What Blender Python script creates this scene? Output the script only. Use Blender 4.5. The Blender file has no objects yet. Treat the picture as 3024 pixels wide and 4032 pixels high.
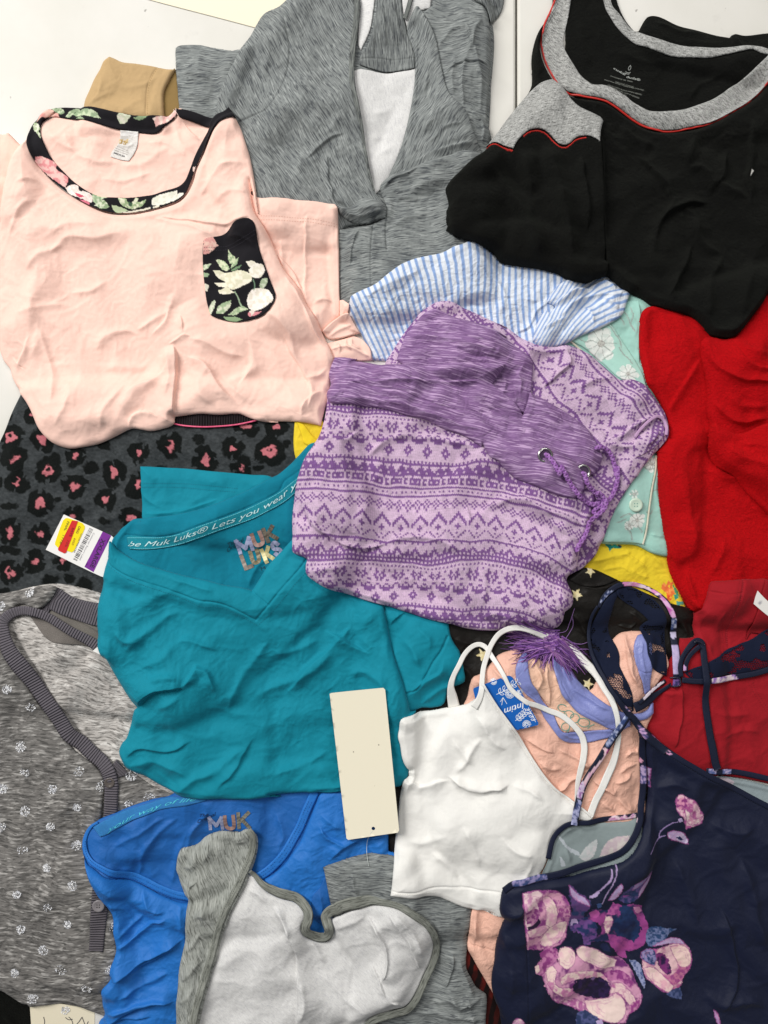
import bpy, math, random
import numpy as np
from mathutils import Vector, Matrix
from mathutils.geometry import tessellate_polygon

# ---------------------------------------------------------------- camera, light, exposure
sc = bpy.context.scene
FRAME_W = 1.1            # metres of table seen across the picture
HC = 1.2                 # camera height above the table
SC = FRAME_W / 3024.0    # metres per photo pixel on the table
cam = bpy.data.objects.new('camera', bpy.data.cameras.new('camera'))
sc.collection.objects.link(cam)
cam.location = (0, 0, HC)
cam.data.sensor_fit = 'HORIZONTAL'
cam.data.sensor_width = 36.0
cam.data.lens = 36.0 * HC / FRAME_W
cam.data.clip_start = 0.02
cam.data.clip_end = 50
sc.camera = cam

world = bpy.data.worlds.new('World'); sc.world = world; world.use_nodes = True
world.node_tree.nodes['Background'].inputs[0].default_value = (0.93, 0.96, 1.0, 1)
world.node_tree.nodes['Background'].inputs[1].default_value = 0.13

def area(name, loc, target, size, size_y, power, col):
    d = bpy.data.lights.new(name, 'AREA'); d.shape = 'RECTANGLE'
    d.size = size; d.size_y = size_y; d.energy = power; d.color = col
    o = bpy.data.objects.new(name, d); sc.collection.objects.link(o)
    o.location = loc
    o.rotation_euler = (Vector(target) - Vector(loc)).to_track_quat('-Z', 'Y').to_euler()
    return o
area('ceiling_light', (-2.6, 1.9, 2.9), (0, 0, 0), 0.5, 2.6, 160, (1.0, 0.985, 0.955))
area('ceiling_light', (0.4, 2.6, 2.9), (0, 0, 0), 2.2, 0.5, 44, (1.0, 0.98, 0.95))
area('ceiling_light', (2.2, -0.8, 2.9), (0, 0, 0), 0.5, 2.0, 12, (1.0, 0.98, 0.95))
sc.view_settings.view_transform = 'Standard'
sc.view_settings.look = 'None'
sc.view_settings.exposure = 0.13
sc.view_settings.gamma = 1.0

# ---------------------------------------------------------------- small tools
CROPS = {'M': (0, 0, 1.8228), 'A': (0, 0, .66305), 'B': (1000, 0, .60277), 'C': (1900, 0, .67752),
         'D': (0, 900, .66305), 'E': (1000, 900, .60277), 'F': (1900, 900, .67752), 'G': (0, 1800, .66305),
         'H': (1000, 1800, .60277), 'I': (1900, 1800, .67752), 'J': (0, 2900, .66305), 'K': (1000, 2900, .60277),
         'L': (1900, 2900, .67752), 'N': (1750, 2300, .51236), 'O': (2300, 2250, .43641), 'P': (650, 3200, .51236),
         'Q': (150, 2200, .42194), 'R': (800, 2000, .24111), 'S': (2300, 220, .24111), 'X': (0, 0, 1.0)}
def pts(s):
    """measurements taken off the photograph's enlargements -> photo pixels"""
    out = []; c = CROPS['X']
    for t in s.split():
        if t in CROPS: c = CROPS[t]
        else:
            x, y = t.split(',')
            out.append((c[0] + float(x) * c[2], c[1] + float(y) * c[2]))
    return np.array(out, dtype=np.float64)

def lin(c):
    if isinstance(c, str):
        c = c.lstrip('#'); c = [int(c[i:i+2], 16) / 255 for i in (0, 2, 4)]
    c = np.array(c, dtype=np.float64)
    return np.where(c <= 0.04045, c / 12.92, ((c + 0.055) / 1.055) ** 2.4)

_rs = np.random.RandomState(7)
_tab = _rs.rand(512, 512).astype(np.float32) * 2 - 1
def vnoise(x, y, seed=0):
    x = np.asarray(x, dtype=np.float64) + seed * 37.17; y = np.asarray(y, dtype=np.float64) + seed * 91.73
    xi = np.floor(x).astype(np.int64); yi = np.floor(y).astype(np.int64)
    fx = x - xi; fy = y - yi
    fx = fx * fx * fx * (fx * (fx * 6 - 15) + 10); fy = fy * fy * fy * (fy * (fy * 6 - 15) + 10)
    a = _tab[yi & 511, xi & 511]; b = _tab[yi & 511, (xi + 1) & 511]
    c = _tab[(yi + 1) & 511, xi & 511]; d = _tab[(yi + 1) & 511, (xi + 1) & 511]
    return (a * (1 - fx) + b * fx) * (1 - fy) + (c * (1 - fx) + d * fx) * fy
def fbm(x, y, seed=0, o=3):
    s = 0; a = 1.0; t = 0
    for k in range(o):
        s = s + a * vnoise(x * 2 ** k, y * 2 ** k, seed + k * 3); t += a; a *= 0.5
    return s / t
def sstep(a, b, x):
    t = np.clip((x - a) / (b - a), 0, 1); return t * t * (3 - 2 * t)

def smooth_poly(p, closed=True, step=9.0, corner=55):
    """Catmull-Rom through the points; sharp turns stay sharp"""
    n = len(p)
    if n < 3:
        q = [p[0] + (p[1] - p[0]) * t for t in np.linspace(0, 1, max(2, int(np.hypot(*(p[1] - p[0])) / step)))]
        return np.array(q)
    cor = []
    for i in range(n):
        a = p[(i - 1) % n]; b = p[i]; c = p[(i + 1) % n]
        u = b - a; v = c - b
        ang = abs(math.degrees(math.atan2(u[0]*v[1]-u[1]*v[0], u[0]*v[0]+u[1]*v[1])))
        cor.append(ang > corner)
    out = []
    rng = range(n if closed else n - 1)
    for i in rng:
        p1 = p[i]; p2 = p[(i + 1) % n]
        p0 = p[(i - 1) % n] if (closed or i > 0) else p1
        p3 = p[(i + 2) % n] if (closed or i < n - 2) else p2
        L = max(1e-6, np.hypot(*(p2 - p1)))
        t1 = (p2 - p0) / max(1e-6, (np.hypot(*(p1 - p0)) + L)) * L; t2 = (p3 - p1) / max(1e-6, (np.hypot(*(p3 - p2)) + L)) * L
        if cor[i]: t1 = (p2 - p1)
        if cor[(i + 1) % n]: t2 = (p2 - p1)
        k = max(1, int(L / step))
        for j in range(k):
            t = j / k
            out.append((2*t**3-3*t**2+1)*p1 + (t**3-2*t**2+t)*t1 + (-2*t**3+3*t**2)*p2 + (t**3-t**2)*t2)
    if not closed: out.append(p[-1])
    return np.array(out)

def inside(px, py, poly):
    r = np.zeros(px.shape, bool); n = len(poly)
    for i in range(n):
        x1, y1 = poly[i]; x2, y2 = poly[(i + 1) % n]
        if y1 == y2: continue
        c = (y1 > py) != (y2 > py)
        if not c.any(): continue
        r ^= c & (px < (x2 - x1) * (py - y1) / (y2 - y1) + x1)
    return r
def nearest(px, py, poly, closed=True):
    """distance, nearest point, arc parameter"""
    n = len(poly); best = np.full(px.shape, 1e18); bx = np.zeros(px.shape); by = np.zeros(px.shape); bt = np.zeros(px.shape); sg = np.zeros(px.shape)
    m = n if closed else n - 1
    q = np.roll(poly, -1, axis=0)[:m]; seg = np.hypot(*(q - poly[:m]).T); cum = np.concatenate([[0], np.cumsum(seg)]); tot = max(cum[-1], 1e-9)
    for i in range(m):
        x1, y1 = poly[i]; x2, y2 = poly[(i + 1) % n]; dx = x2 - x1; dy = y2 - y1; l2 = dx*dx + dy*dy
        if l2 < 1e-12: continue
        t = np.clip(((px - x1) * dx + (py - y1) * dy) / l2, 0, 1)
        cx = x1 + t * dx; cy = y1 + t * dy; d = (px - cx) ** 2 + (py - cy) ** 2
        w = d < best
        best = np.where(w, d, best); bx = np.where(w, cx, bx); by = np.where(w, cy, by)
        bt = np.where(w, (cum[i] + t * seg[i]) / tot, bt)
        sg = np.where(w, np.sign((px - x1) * dy - (py - y1) * dx), sg)
    return np.sqrt(best), bx, by, bt, sg, tot

def inside_grid(gx, gy, poly):
    r = np.zeros((len(gy), len(gx)), bool); n = len(poly)
    for i in range(n):
        x1, y1 = poly[i]; x2, y2 = poly[(i + 1) % n]
        if y1 == y2: continue
        a, b = np.searchsorted(gy, (min(y1, y2), max(y1, y2)), side='left')
        if a >= b: continue
        xc = (x2 - x1) * (gy[a:b] - y1) / (y2 - y1) + x1
        r[a:b] ^= gx[None, :] < xc[:, None]
    return r
def nearest_grid(gx, gy, poly, R=100.0):
    nx, ny = len(gx), len(gy); D = np.full((ny, nx), R * R); BX = np.zeros((ny, nx)); BY = np.zeros((ny, nx)); BX[:] = gx[None, :] - R; BY[:] = gy[:, None]
    n = len(poly)
    for i in range(n):
        x1, y1 = poly[i]; x2, y2 = poly[(i + 1) % n]; dx = x2 - x1; dy = y2 - y1; l2 = dx*dx + dy*dy
        if l2 < 1e-12: continue
        a, b = np.searchsorted(gx, (min(x1, x2) - R, max(x1, x2) + R)); c, d = np.searchsorted(gy, (min(y1, y2) - R, max(y1, y2) + R))
        if a >= b or c >= d: continue
        X = gx[None, a:b]; Y = gy[c:d, None]
        t = np.clip(((X - x1) * dx + (Y - y1) * dy) / l2, 0, 1); cx = x1 + t * dx; cy = y1 + t * dy
        q = (X - cx) ** 2 + (Y - cy) ** 2; s = D[c:d, a:b]; w = q < s
        s[w] = q[w]; BX[c:d, a:b][w] = cx[w]; BY[c:d, a:b][w] = cy[w]
    return np.sqrt(D).ravel(), BX.ravel(), BY.ravel()

# ---------------------------------------------------------------- the pile's height, on one square grid over the table
CELL = 5.0; GX0 = -320.0; GY0 = -320.0; GNX = 733; GNY = 935
HM = np.zeros((GNY, GNX), dtype=np.float64)
CX, CY = 1512.0, 2016.0
def to_table(p, z):      # where on the table a point measured in the photo stands, seen at height z
    return np.array([CX, CY]) + (np.asarray(p) - [CX, CY]) * (1 - z / HC)
def to_photo(x, y, z):
    k = 1 / (1 - z / HC); return CX + (x - CX) * k, CY + (y - CY) * k
def bil(A, x, y, x0=GX0, y0=GY0, c=CELL):
    u = np.clip((x - x0) / c, 0, A.shape[1] - 1.001); v = np.clip((y - y0) / c, 0, A.shape[0] - 1.001)
    i = np.floor(u).astype(int); j = np.floor(v).astype(int); fu = u - i; fv = v - j
    return (A[j, i]*(1-fu) + A[j, i+1]*fu)*(1-fv) + (A[j+1, i]*(1-fu) + A[j+1, i+1]*fu)*fv
def dilate(A, r):
    for ax in (0, 1):
        B = A.copy()
        for k in range(1, r + 1):
            s = [slice(None)] * 2; t = [slice(None)] * 2
            s[ax] = slice(k, None); t[ax] = slice(None, -k)
            B[tuple(t)] = np.maximum(B[tuple(t)], A[tuple(s)]); B[tuple(s)] = np.maximum(B[tuple(s)], A[tuple(t)])
        A = B
    return A
def box(A, r):
    if r < 1: return A
    for ax in (0, 1):
        P = np.pad(A, [(r + 1, r) if a == ax else (0, 0) for a in (0, 1)], mode='edge')
        Cm = np.cumsum(P, axis=ax)
        A = (np.take(Cm, range(2*r+1, Cm.shape[ax]), axis=ax) - np.take(Cm, range(0, Cm.shape[ax]-2*r-1), axis=ax)) / (2*r+1)
    return A
def drape(A, r):
    if r <= 0: return A
    D = dilate(A, r); h = max(1, r // 2)
    return box(box(D, h), r - h if r - h > 0 else 1)

def W(gx, gy, z):
    return np.stack([(gx - CX) * SC, (CY - gy) * SC, z], axis=-1)

# ---------------------------------------------------------------- how cloth buckles: swatches of cloth pushed together by Blender's own solver
def swatch(n, size, shrink, bend, ten, frames, seed):
    r = np.random.RandomState(seed); g = np.linspace(-size / 2, size / 2, n); X, Y = np.meshgrid(g, g)
    f = np.fft.fft2(r.randn(n, n)); k = np.hypot(np.fft.fftfreq(n)[:, None], np.fft.fftfreq(n)[None])
    z = np.real(np.fft.ifft2(f * np.exp(-(k * n / 6) ** 2))); Z = np.maximum(.004 + .003 * z / z.std(), .001)
    i = np.arange(n * n).reshape(n, n); F = np.stack([i[:-1, :-1], i[:-1, 1:], i[1:, 1:], i[1:, :-1]], -1).reshape(-1, 4)
    me = bpy.data.meshes.new('swatch'); me.from_pydata(np.stack([X.ravel(), Y.ravel(), Z.ravel()], -1).tolist(), [], F.tolist())
    o = bpy.data.objects.new('swatch', me); sc.collection.objects.link(o)
    vg = o.vertex_groups.new(name='pin'); vg.add([int(q) for q in np.concatenate([i[0], i[-1], i[:, 0], i[:, -1]])], 1.0, 'ADD')
    m = o.modifiers.new('Cloth', 'CLOTH'); t = m.settings
    t.quality = 4; t.mass = .1; t.vertex_group_mass = 'pin'; t.shrink_min = shrink; t.tension_stiffness = t.compression_stiffness = ten; t.shear_stiffness = ten * .3
    t.bending_stiffness = bend; t.air_damping = 2; t.bending_damping = .5
    m.collision_settings.distance_min = .002; m.collision_settings.use_self_collision = False
    fm = bpy.data.meshes.new('floor'); fm.from_pydata([(-1, -1, 0), (1, -1, 0), (1, 1, 0), (-1, 1, 0)], [], [(0, 1, 2, 3)]); fo = bpy.data.objects.new('floor', fm); sc.collection.objects.link(fo)
    fo.modifiers.new('Collision', 'COLLISION'); fo.collision.thickness_outer = .002; fo.collision.cloth_friction = 20
    sc.frame_start = 1; sc.frame_end = frames + 2; m.point_cache.frame_start = 1; m.point_cache.frame_end = frames + 2
    for f_ in range(1, frames + 1): sc.frame_set(f_)
    ev = o.evaluated_get(bpy.context.evaluated_depsgraph_get()); mm = ev.to_mesh(); co = np.zeros(len(mm.vertices) * 3, np.float32); mm.vertices.foreach_get('co', co); ev.to_mesh_clear()
    bpy.data.objects.remove(o); bpy.data.objects.remove(fo); bpy.data.meshes.remove(me); bpy.data.meshes.remove(fm)
    c = max(4, n // 14); z = co.reshape(n, n, 3)[c:-c, c:-c, 2].astype(float); z = np.clip(z, 0, np.quantile(z, .995))
    z = box(z, 1) * .25 + z * .75
    return z - np.median(z), size / (n - 1)
SWATCH = [swatch(96, .55, -.085, 220, 40, 36, 5), swatch(80, .5, -.075, 60, 60, 36, 2), swatch(90, .5, -.06, 90, 60, 36, 8), swatch(90, .42, -.05, 12, 40, 30, 1)]
sc.frame_set(1)
def cubic(A, u, v):
    i = np.floor(u).astype(int); j = np.floor(v).astype(int); fu = u - i; fv = v - j
    def wts(t): return (-.5*t+t*t-.5*t**3, 1-2.5*t*t+1.5*t**3, .5*t+2*t*t-1.5*t**3, -.5*t*t+.5*t**3)
    def rf(k, n): k = np.abs(k); p = 2 * (n - 1); k = k % p; return np.where(k >= n, p - k, k)
    wu = wts(fu); wv = wts(fv); s = 0
    for a in range(4):
        ja = rf(j + a - 1, A.shape[0]); r = 0
        for b in range(4): r = r + wu[b] * A[ja, rf(i + b - 1, A.shape[1])]
        s = s + wv[a] * r
    return s
def buckle(x, y, seed, scale=.8, which=None, rot=None):
    A, cs = SWATCH[(seed if which is None else which) % len(SWATCH)] if which is not None else SWATCH[seed % 3]
    r = np.random.RandomState(seed * 7 + 1); th = r.rand() * 6.28 if rot is None else math.radians(rot); ox, oy = r.rand(2) * 200
    X = (x - 1500) * SC; Y = (y - 2000) * SC; u = (X * math.cos(th) + Y * math.sin(th)) / cs / scale + ox; v = (-X * math.sin(th) + Y * math.cos(th)) / cs / scale + oy
    return cubic(A, u, v) * scale

# ---------------------------------------------------------------- things and parts
CUR = None
def thing(name, label, cat, at, group=None, mesh=None):
    global CUR
    e = bpy.data.objects.new(name, None); sc.collection.objects.link(e)
    x, y = at; e.location = ((x - CX) * SC, (CY - y) * SC, 0.0)
    e.empty_display_size = 0.03
    e['label'] = label; e['category'] = cat
    if group: e['group'] = group
    CUR = e; return e
def link(name, me, mat, parent=None, smooth=True):
    o = bpy.data.objects.new(name, me); sc.collection.objects.link(o)
    if mat: me.materials.append(mat)
    parent = parent or CUR
    if parent is not None:
        o.parent = parent
        off = Vector(parent.location) if parent.parent is None else Vector(parent.parent.location)
        me.transform(Matrix.Translation(-off))
    if smooth: me.polygons.foreach_set('use_smooth', np.ones(len(me.polygons), bool))
    me.update()
    return o
def mesh_from(V, faces4, faces3, uv=None, col=None, name='m'):
    me = bpy.data.meshes.new(name)
    nv = len(V); n4 = len(faces4); n3 = len(faces3)
    me.vertices.add(nv); me.vertices.foreach_set('co', np.ascontiguousarray(V, dtype=np.float32).ravel())
    li = np.concatenate([np.asarray(faces4, dtype=np.int32).ravel(), np.asarray(faces3, dtype=np.int32).ravel()])
    me.loops.add(len(li)); me.loops.foreach_set('vertex_index', li.astype(np.int32))
    st = np.concatenate([np.arange(n4) * 4, n4 * 4 + np.arange(n3) * 3]).astype(np.int32)
    me.polygons.add(n4 + n3); me.polygons.foreach_set('loop_start', st)
    me.update(calc_edges=True)
    if uv is not None:
        l = me.uv_layers.new(name='UVMap'); l.data.foreach_set('uv', np.ascontiguousarray(uv[li], dtype=np.float32).ravel())
    if col is not None:
        a = me.color_attributes.new('Col', 'FLOAT_COLOR', 'POINT')
        c = np.ones((nv, 4), dtype=np.float32); c[:, :3] = col; a.data.foreach_set('color', c.ravel())
    return me

# ---------------------------------------------------------------- painting flat prints (colour only)
def shapes_paint(base, shapes, seed=0):
    base = lin(base)
    prep = []
    for k, s in enumerate(shapes):
        kw = {'b': None, 'ns': 18.0, 'j': 2.5, 'thr': 0.0, 'w': 0, 'amt': 1.0}; kw.update(s[2] if len(s) > 2 else {})
        p = pts(s[0]) if isinstance(s[0], str) else np.asarray(s[0])
        sp = smooth_poly(p, closed=not kw['w'], step=6, corner=kw.get('corner', 70))
        prep.append((sp, lin(s[1]), kw, k))
    def f(x, y, c=None):
        if c is None: c = np.tile(base, (len(x), 1))
        for sp, ca, kw, k in prep:
            m = 12 + kw['w']
            lo = sp.min(0) - m; hi = sp.max(0) + m
            ix = np.nonzero((x > lo[0]) & (x < hi[0]) & (y > lo[1]) & (y < hi[1]))[0]
            if not len(ix): continue
            X = x[ix]; Y = y[ix]
            jx = X + kw['j'] * fbm(X / 9, Y / 9, seed + k + 5); jy = Y + kw['j'] * fbm(X / 9, Y / 9, seed + k + 55)
            if kw['w']:
                d = nearest(jx, jy, sp, closed=False)[0]; a = 1 - sstep(kw['w'] / 2 - 1, kw['w'] / 2 + 1, d)
            else:
                a = inside(jx, jy, sp).astype(float)
            if not a.any(): continue
            cc = np.tile(ca, (len(ix), 1))
            if kw['b'] is not None:
                n = fbm(X / kw['ns'], Y / kw['ns'], seed + k * 7 + 1, 4) + kw['thr']
                t = sstep(-.26, .26, n)[:, None]
                cc = cc * (1 - t) + lin(kw['b']) * t
            a = (a * kw['amt'])[:, None]
            c[ix] = c[ix] * (1 - a) + cc * a
        return c
    return f
def solid(c, mottle=0.0, ns=120, seed=0):
    c = lin(c)
    def f(x, y):
        r = np.tile(c, (len(x), 1))
        if mottle: r = r * (1 + mottle * fbm(x / ns, y / ns, seed))[:, None]
        return r
    return f

# ---------------------------------------------------------------- a sheet of cloth lying on whatever is below it
def rnd_folds(poly, n, amp, width, length, ang, spread, seed):
    r = np.random.RandomState(seed); lo = poly.min(0); hi = poly.max(0); out = []
    k = 0
    while len(out) < n and k < n * 20:
        k += 1
        c = lo + r.rand(2) * (hi - lo)
        if not inside(np.array([c[0]]), np.array([c[1]]), poly)[0]: continue
        a = math.radians(ang + (r.rand() * 2 - 1) * spread); L = length * (0.8 + 1.3 * r.rand())
        d = np.array([math.cos(a), math.sin(a)]); nn = np.array([-d[1], d[0]]); b = (r.rand() * 2 - 1) * 0.22 * L
        p = np.array([c - d*L/2, c + nn*b*.8 - d*L*.15, c + nn*b + d*L*.15, c + d*L/2 - nn*b*.3])
        out.append((p, amp * (0.35 + .75 * r.rand()) * (1 if r.rand() < .85 else -0.5), width * (0.6 + 0.7 * r.rand()), 'slr'[r.randint(3)]))
    return out
LAST = {}
FOLD = 1.2
WRK = .34
def layer(name, outline, mat, color='#ffffff', T=6.0, w=30, wr=None, ws=.75, wi=None, wrot=None, r=5, f=1, folds='', auto=None, und=(2.0, 260), fine=(0.0, 60, 0, 1),
          uv=0.0, warp=(0, 200), paint=None, cut=None, t0=0.9, hug=25, seed=1, zn=None, parent=None, corner=55, skirt=None,
          holes=None, upd=True, label=None, stretch=None, gap=0.0, inset=4.0, follow=0.0):
    """T: thickness in mm reached w photo px in from the edge. folds: 'amp,width[,kind] pts | ...'"""
    global HM, LAST
    if T >= 5: T = T * 1.35
    raw = pts(outline) if isinstance(outline, str) else np.asarray(outline)
    sp0 = smooth_poly(raw, True, 9.0, corner)
    if zn is None:
        g0 = to_table(sp0, 0.02); lo = g0.min(0); hi = g0.max(0)
        xs = np.arange(lo[0], hi[0], 20); ys = np.arange(lo[1], hi[1], 20)
        X, Y = np.meshgrid(xs, ys); X = X.ravel(); Y = Y.ravel(); ins = inside(X, Y, g0)
        zn = (bil(HM, X[ins], Y[ins]).mean() if ins.any() else 0.0) + T * 0.0008
    poly = to_table(sp0, zn)
    cell = CELL / f
    i0 = max(0, int((poly[:, 0].min() - GX0) / CELL) - 3); i1 = min(GNX - 1, int((poly[:, 0].max() - GX0) / CELL) + 4)
    j0 = max(0, int((poly[:, 1].min() - GY0) / CELL) - 3); j1 = min(GNY - 1, int((poly[:, 1].max() - GY0) / CELL) + 4)
    pad = 24
    I0 = max(0, i0 - pad); I1 = min(GNX - 1, i1 + pad); J0 = max(0, j0 - pad); J1 = min(GNY - 1, j1 + pad)
    sub = HM[J0:J1+1, I0:I1+1]
    big = drape(sub, r); small = drape(sub, min(r, 1))
    sx0 = GX0 + I0 * CELL; sy0 = GY0 + J0 * CELL
    nx = (i1 - i0) * f + 1; ny = (j1 - j0) * f + 1
    gx = GX0 + i0 * CELL + np.arange(nx) * cell; gy = GY0 + j0 * CELL + np.arange(ny) * cell
    X, Y = np.meshgrid(gx, gy); Xf = X.ravel(); Yf = Y.ravel()
    ins = inside_grid(gx, gy, poly).ravel()
    # exact distances only where they matter
    d, bx, by = nearest_grid(gx, gy, poly)
    sd = np.where(ins, d, -d)
    use = sd > -0.72 * cell
    if holes:
        for h in holes:
            hp = to_table(smooth_poly(pts(h) if isinstance(h, str) else h, True, 5, 70), zn); hi_ = inside(Xf, Yf, hp)
            hd, hx, hy, _, _, _ = nearest(Xf, Yf, hp); hs = np.where(hi_, -hd, hd)
            m = hs < sd
            sd = np.where(m, hs, sd); bx = np.where(m, hx, bx); by = np.where(m, hy, by); use &= hs > -0.72 * cell
        d = np.abs(sd)
    px, py = to_photo(Xf, Yf, zn)
    dd = np.clip(sd, 0, None)
    ed = np.sqrt(np.clip(1 - (1 - np.clip(dd / (w * .32), 0, 1)) ** 2, 0, 1))
    prof = (t0 + max(0, T - t0) * (.42 * ed + .58 * sstep(-w * .6, w * 2.4, dd))) / 1000 if T > 4 else (t0 + max(0, T - t0) * np.sqrt(np.clip(1 - (1 - np.clip(dd / w, 0, 1)) ** 2, 0, 1))) / 1000
    fade = sstep(0, max(12, w * 0.6), dd)
    Z = np.zeros_like(Xf)
    if und[0]: Z += und[0] / 1000 * fbm(px / und[1], py / und[1], seed * 11 + 2, 2) * sstep(0, 90, dd)
    if wr is None: wr = WRK if T >= 5 else (WRK * .35 if T > 2.6 and w > 9 else 0)
    if wr:
        B = buckle(px, py, seed, ws, wi, wrot); B2 = buckle(px, py, seed + 50, ws * .5, 3)
        B3 = buckle(px, py, seed + 90, ws * .24, 3)
        Z += (wr * B + wr * .6 * B2 + wr * .14 * B3) * sstep(-10, 60, dd)
    if fine[0]:
        a = math.radians(fine[2]); u = (px * math.cos(a) + py * math.sin(a)); v = (-px * math.sin(a) + py * math.cos(a)) * fine[3]
        wx = fbm(px / 130, py / 130, seed + 40) * 60; wy = fbm(px / 130, py / 130, seed + 44) * 60
        n = fbm((u + wx) / fine[1], (v + wy) / fine[1], seed * 5 + 9, 3)
        msk = sstep(-.5, .6, fbm(px / 300, py / 300, seed + 71, 2))
        Z += fine[0] / 1000 * ((1 - np.abs(n) * 2.2)) * fade * (0.35 + 0.9 * msk)
    fl = []
    for s in [q for q in folds.split('|') if q.strip()]:
        hd_, body = s.strip().split(' ', 1); hd_ = hd_.split(',')
        fl.append((pts(body), float(hd_[0]), float(hd_[1]), hd_[2] if len(hd_) > 2 else 's'))
    if auto:
        autos = []
        for k, q in enumerate(autos): fl += rnd_folds(sp0, *q, seed=seed * 13 + 5 + k)
    wob_x = fbm(px / 70, py / 70, seed + 90, 2) * 7; wob_y = fbm(px / 70, py / 70, seed + 95, 2) * 7
    for P, amp, wd, kind in fl:
        P = smooth_poly(P, False, 14, 80)
        mg = wd * 5; lo = P.min(0) - mg; hi = P.max(0) + mg
        ix = np.nonzero((px > lo[0]) & (px < hi[0]) & (py > lo[1]) & (py < hi[1]) & (sd > -cell))[0]
        if not len(ix): continue
        wob = 1.0 if wd > 9 else 0.0
        q = nearest(px[ix] + wob * wob_x[ix], py[ix] + wob * wob_y[ix], P, False); dist, t, sg, tot = q[0], q[3], q[4], q[5]
        wl = np.full(len(ix), wd)
        if kind == 'l': wl = np.where(sg > 0, wd * 0.30, wd * 1.25)
        if kind == 'r': wl = np.where(sg < 0, wd * 0.30, wd * 1.25)
        tl = min(0.45, max(0.12, wd * 2.0 / max(tot, 1)))
        if kind == 'g': tp = np.ones(len(ix))
        else:
            tp = sstep(-0.02, tl, t) * (1 - sstep(1 - tl, 1.02, t))
        if kind == 'e':   # a step: cloth higher on the left of the stroke, dropping sharply
            g = np.where(sg < 0, np.exp(-(dist / (wd * 2.2)) ** 2), np.exp(-(dist / max(4, wd * 0.16)) ** 2))
        elif kind == 'g': g = np.exp(-(dist / wl) ** 2)
        else:      # a crest with a fairly sharp top and long soft flanks, narrowing to its ends
            wl = wl * (0.45 + 0.55 * tp)
            g = 0.35 * np.exp(-(dist / (wl * .8)) ** 2) + 0.65 / (1 + (dist / (wl * .62)) ** 2) ** 1.6
        Z[ix] += (amp * FOLD if kind != 'g' else amp) / 1000 * g * tp * (fade[ix] if kind != 'g' else 1)
    fs = sstep(0, hug, dd)
    base = bil(small, Xf, Yf, sx0, sy0) * (1 - fs) + bil(big, Xf, Yf, sx0, sy0) * fs
    under = bil(HM, Xf, Yf)
    S = np.maximum(base + prof + Z, under + (0.7 + gap) / 1000)
    # faces
    idx = np.arange(nx * ny).reshape(ny, nx)
    if cut is not None: use &= ~(cut(px, py) & (sd > 6))
    U = use.reshape(ny, nx)
    a, b, c_, d_ = U[:-1, :-1], U[:-1, 1:], U[1:, 1:], U[1:, :-1]
    ia, ib, ic, id_ = idx[:-1, :-1], idx[:-1, 1:], idx[1:, 1:], idx[1:, :-1]
    q4 = a & b & c_ & d_
    F4 = np.stack([ia[q4], id_[q4], ic[q4], ib[q4]], -1)
    tris = []
    for m, (p, q, s) in ((~a & b & c_ & d_, (ib, id_, ic)), (a & ~b & c_ & d_, (ia, id_, ic)), (a & b & ~c_ & d_, (ia, id_, ib)), (a & b & c_ & ~d_, (ia, ic, ib))):
        tris.append(np.stack([p[m], q[m], s[m]], -1))
    F3 = np.concatenate(tris)
    used = np.unique(np.concatenate([F4.ravel(), F3.ravel()]))
    # boundary edges
    E = np.concatenate([F4[:, [0, 1]], F4[:, [1, 2]], F4[:, [2, 3]], F4[:, [3, 0]], F3[:, [0, 1]], F3[:, [1, 2]], F3[:, [2, 0]]])
    key = np.minimum(E[:, 0], E[:, 1]).astype(np.int64) * (nx * ny) + np.maximum(E[:, 0], E[:, 1])
    uq, inv, cnt = np.unique(key, return_inverse=True, return_counts=True)
    BE = E[cnt[inv] == 1]
    bv = np.unique(BE)
    sn = bv[np.abs(sd[bv]) < 1.6 * cell]
    # inward direction for the rim
    nrm = np.stack([Xf[bv] - bx[bv], Yf[bv] - by[bv]], -1); ln = np.hypot(nrm[:, 0], nrm[:, 1]) + 1e-9
    nrm = nrm / ln[:, None] * np.sign(sd[bv])[:, None]; nrm[ln < 0.15] = 0
    Xf = Xf.copy(); Yf = Yf.copy(); Xf[sn] = bx[sn]; Yf[sn] = by[sn]
    onb = np.zeros(len(Xf), bool); onb[sn] = True
    remap = np.full(nx * ny, -1); remap[used] = np.arange(len(used))
    V = W(Xf[used], Yf[used], S[used])
    F4 = remap[F4]; F3 = remap[F3]
    # rim: the edge turns under
    nb = len(bv); rid = np.full(nx * ny, -1); rid[bv] = len(used) + np.arange(nb)
    sk = (skirt if skirt is not None else max(T * 0.8, 2.2)) / 1000
    isb = onb[bv]
    dz = np.where(isb, sk, 0.0004); ins_px = np.where(isb, inset, 0.3)
    rx = Xf[bv] + nrm[:, 0] * ins_px; ry = Yf[bv] + nrm[:, 1] * ins_px
    rz = np.maximum(S[bv] - dz, np.minimum(bil(HM, rx, ry) + 0.0001, S[bv] - 0.0002))
    V = np.concatenate([V, W(rx, ry, rz)])
    R4 = np.stack([remap[BE[:, 1]], remap[BE[:, 0]], rid[BE[:, 0]], rid[BE[:, 1]]], -1)
    allx = np.concatenate([px[used], px[bv]]); ally = np.concatenate([py[used], py[bv]]); allz = np.concatenate([S[used], S[bv]])
    if follow:   # the print travels over the folds with the cloth
        fz = np.clip(Z, -.01, .02) / SC * follow; fz = np.concatenate([fz[used], fz[bv]]); allx = allx + fz * .6; ally = ally + fz
    th = math.radians(uv); wx = wy = 0
    if warp[0]:
        wx = warp[0] * fbm(allx / warp[1], ally / warp[1], seed + 21, 2); wy = warp[0] * fbm(allx / warp[1], ally / warp[1], seed + 27, 2)
    ax_ = allx + wx; ay_ = ally + wy
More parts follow.
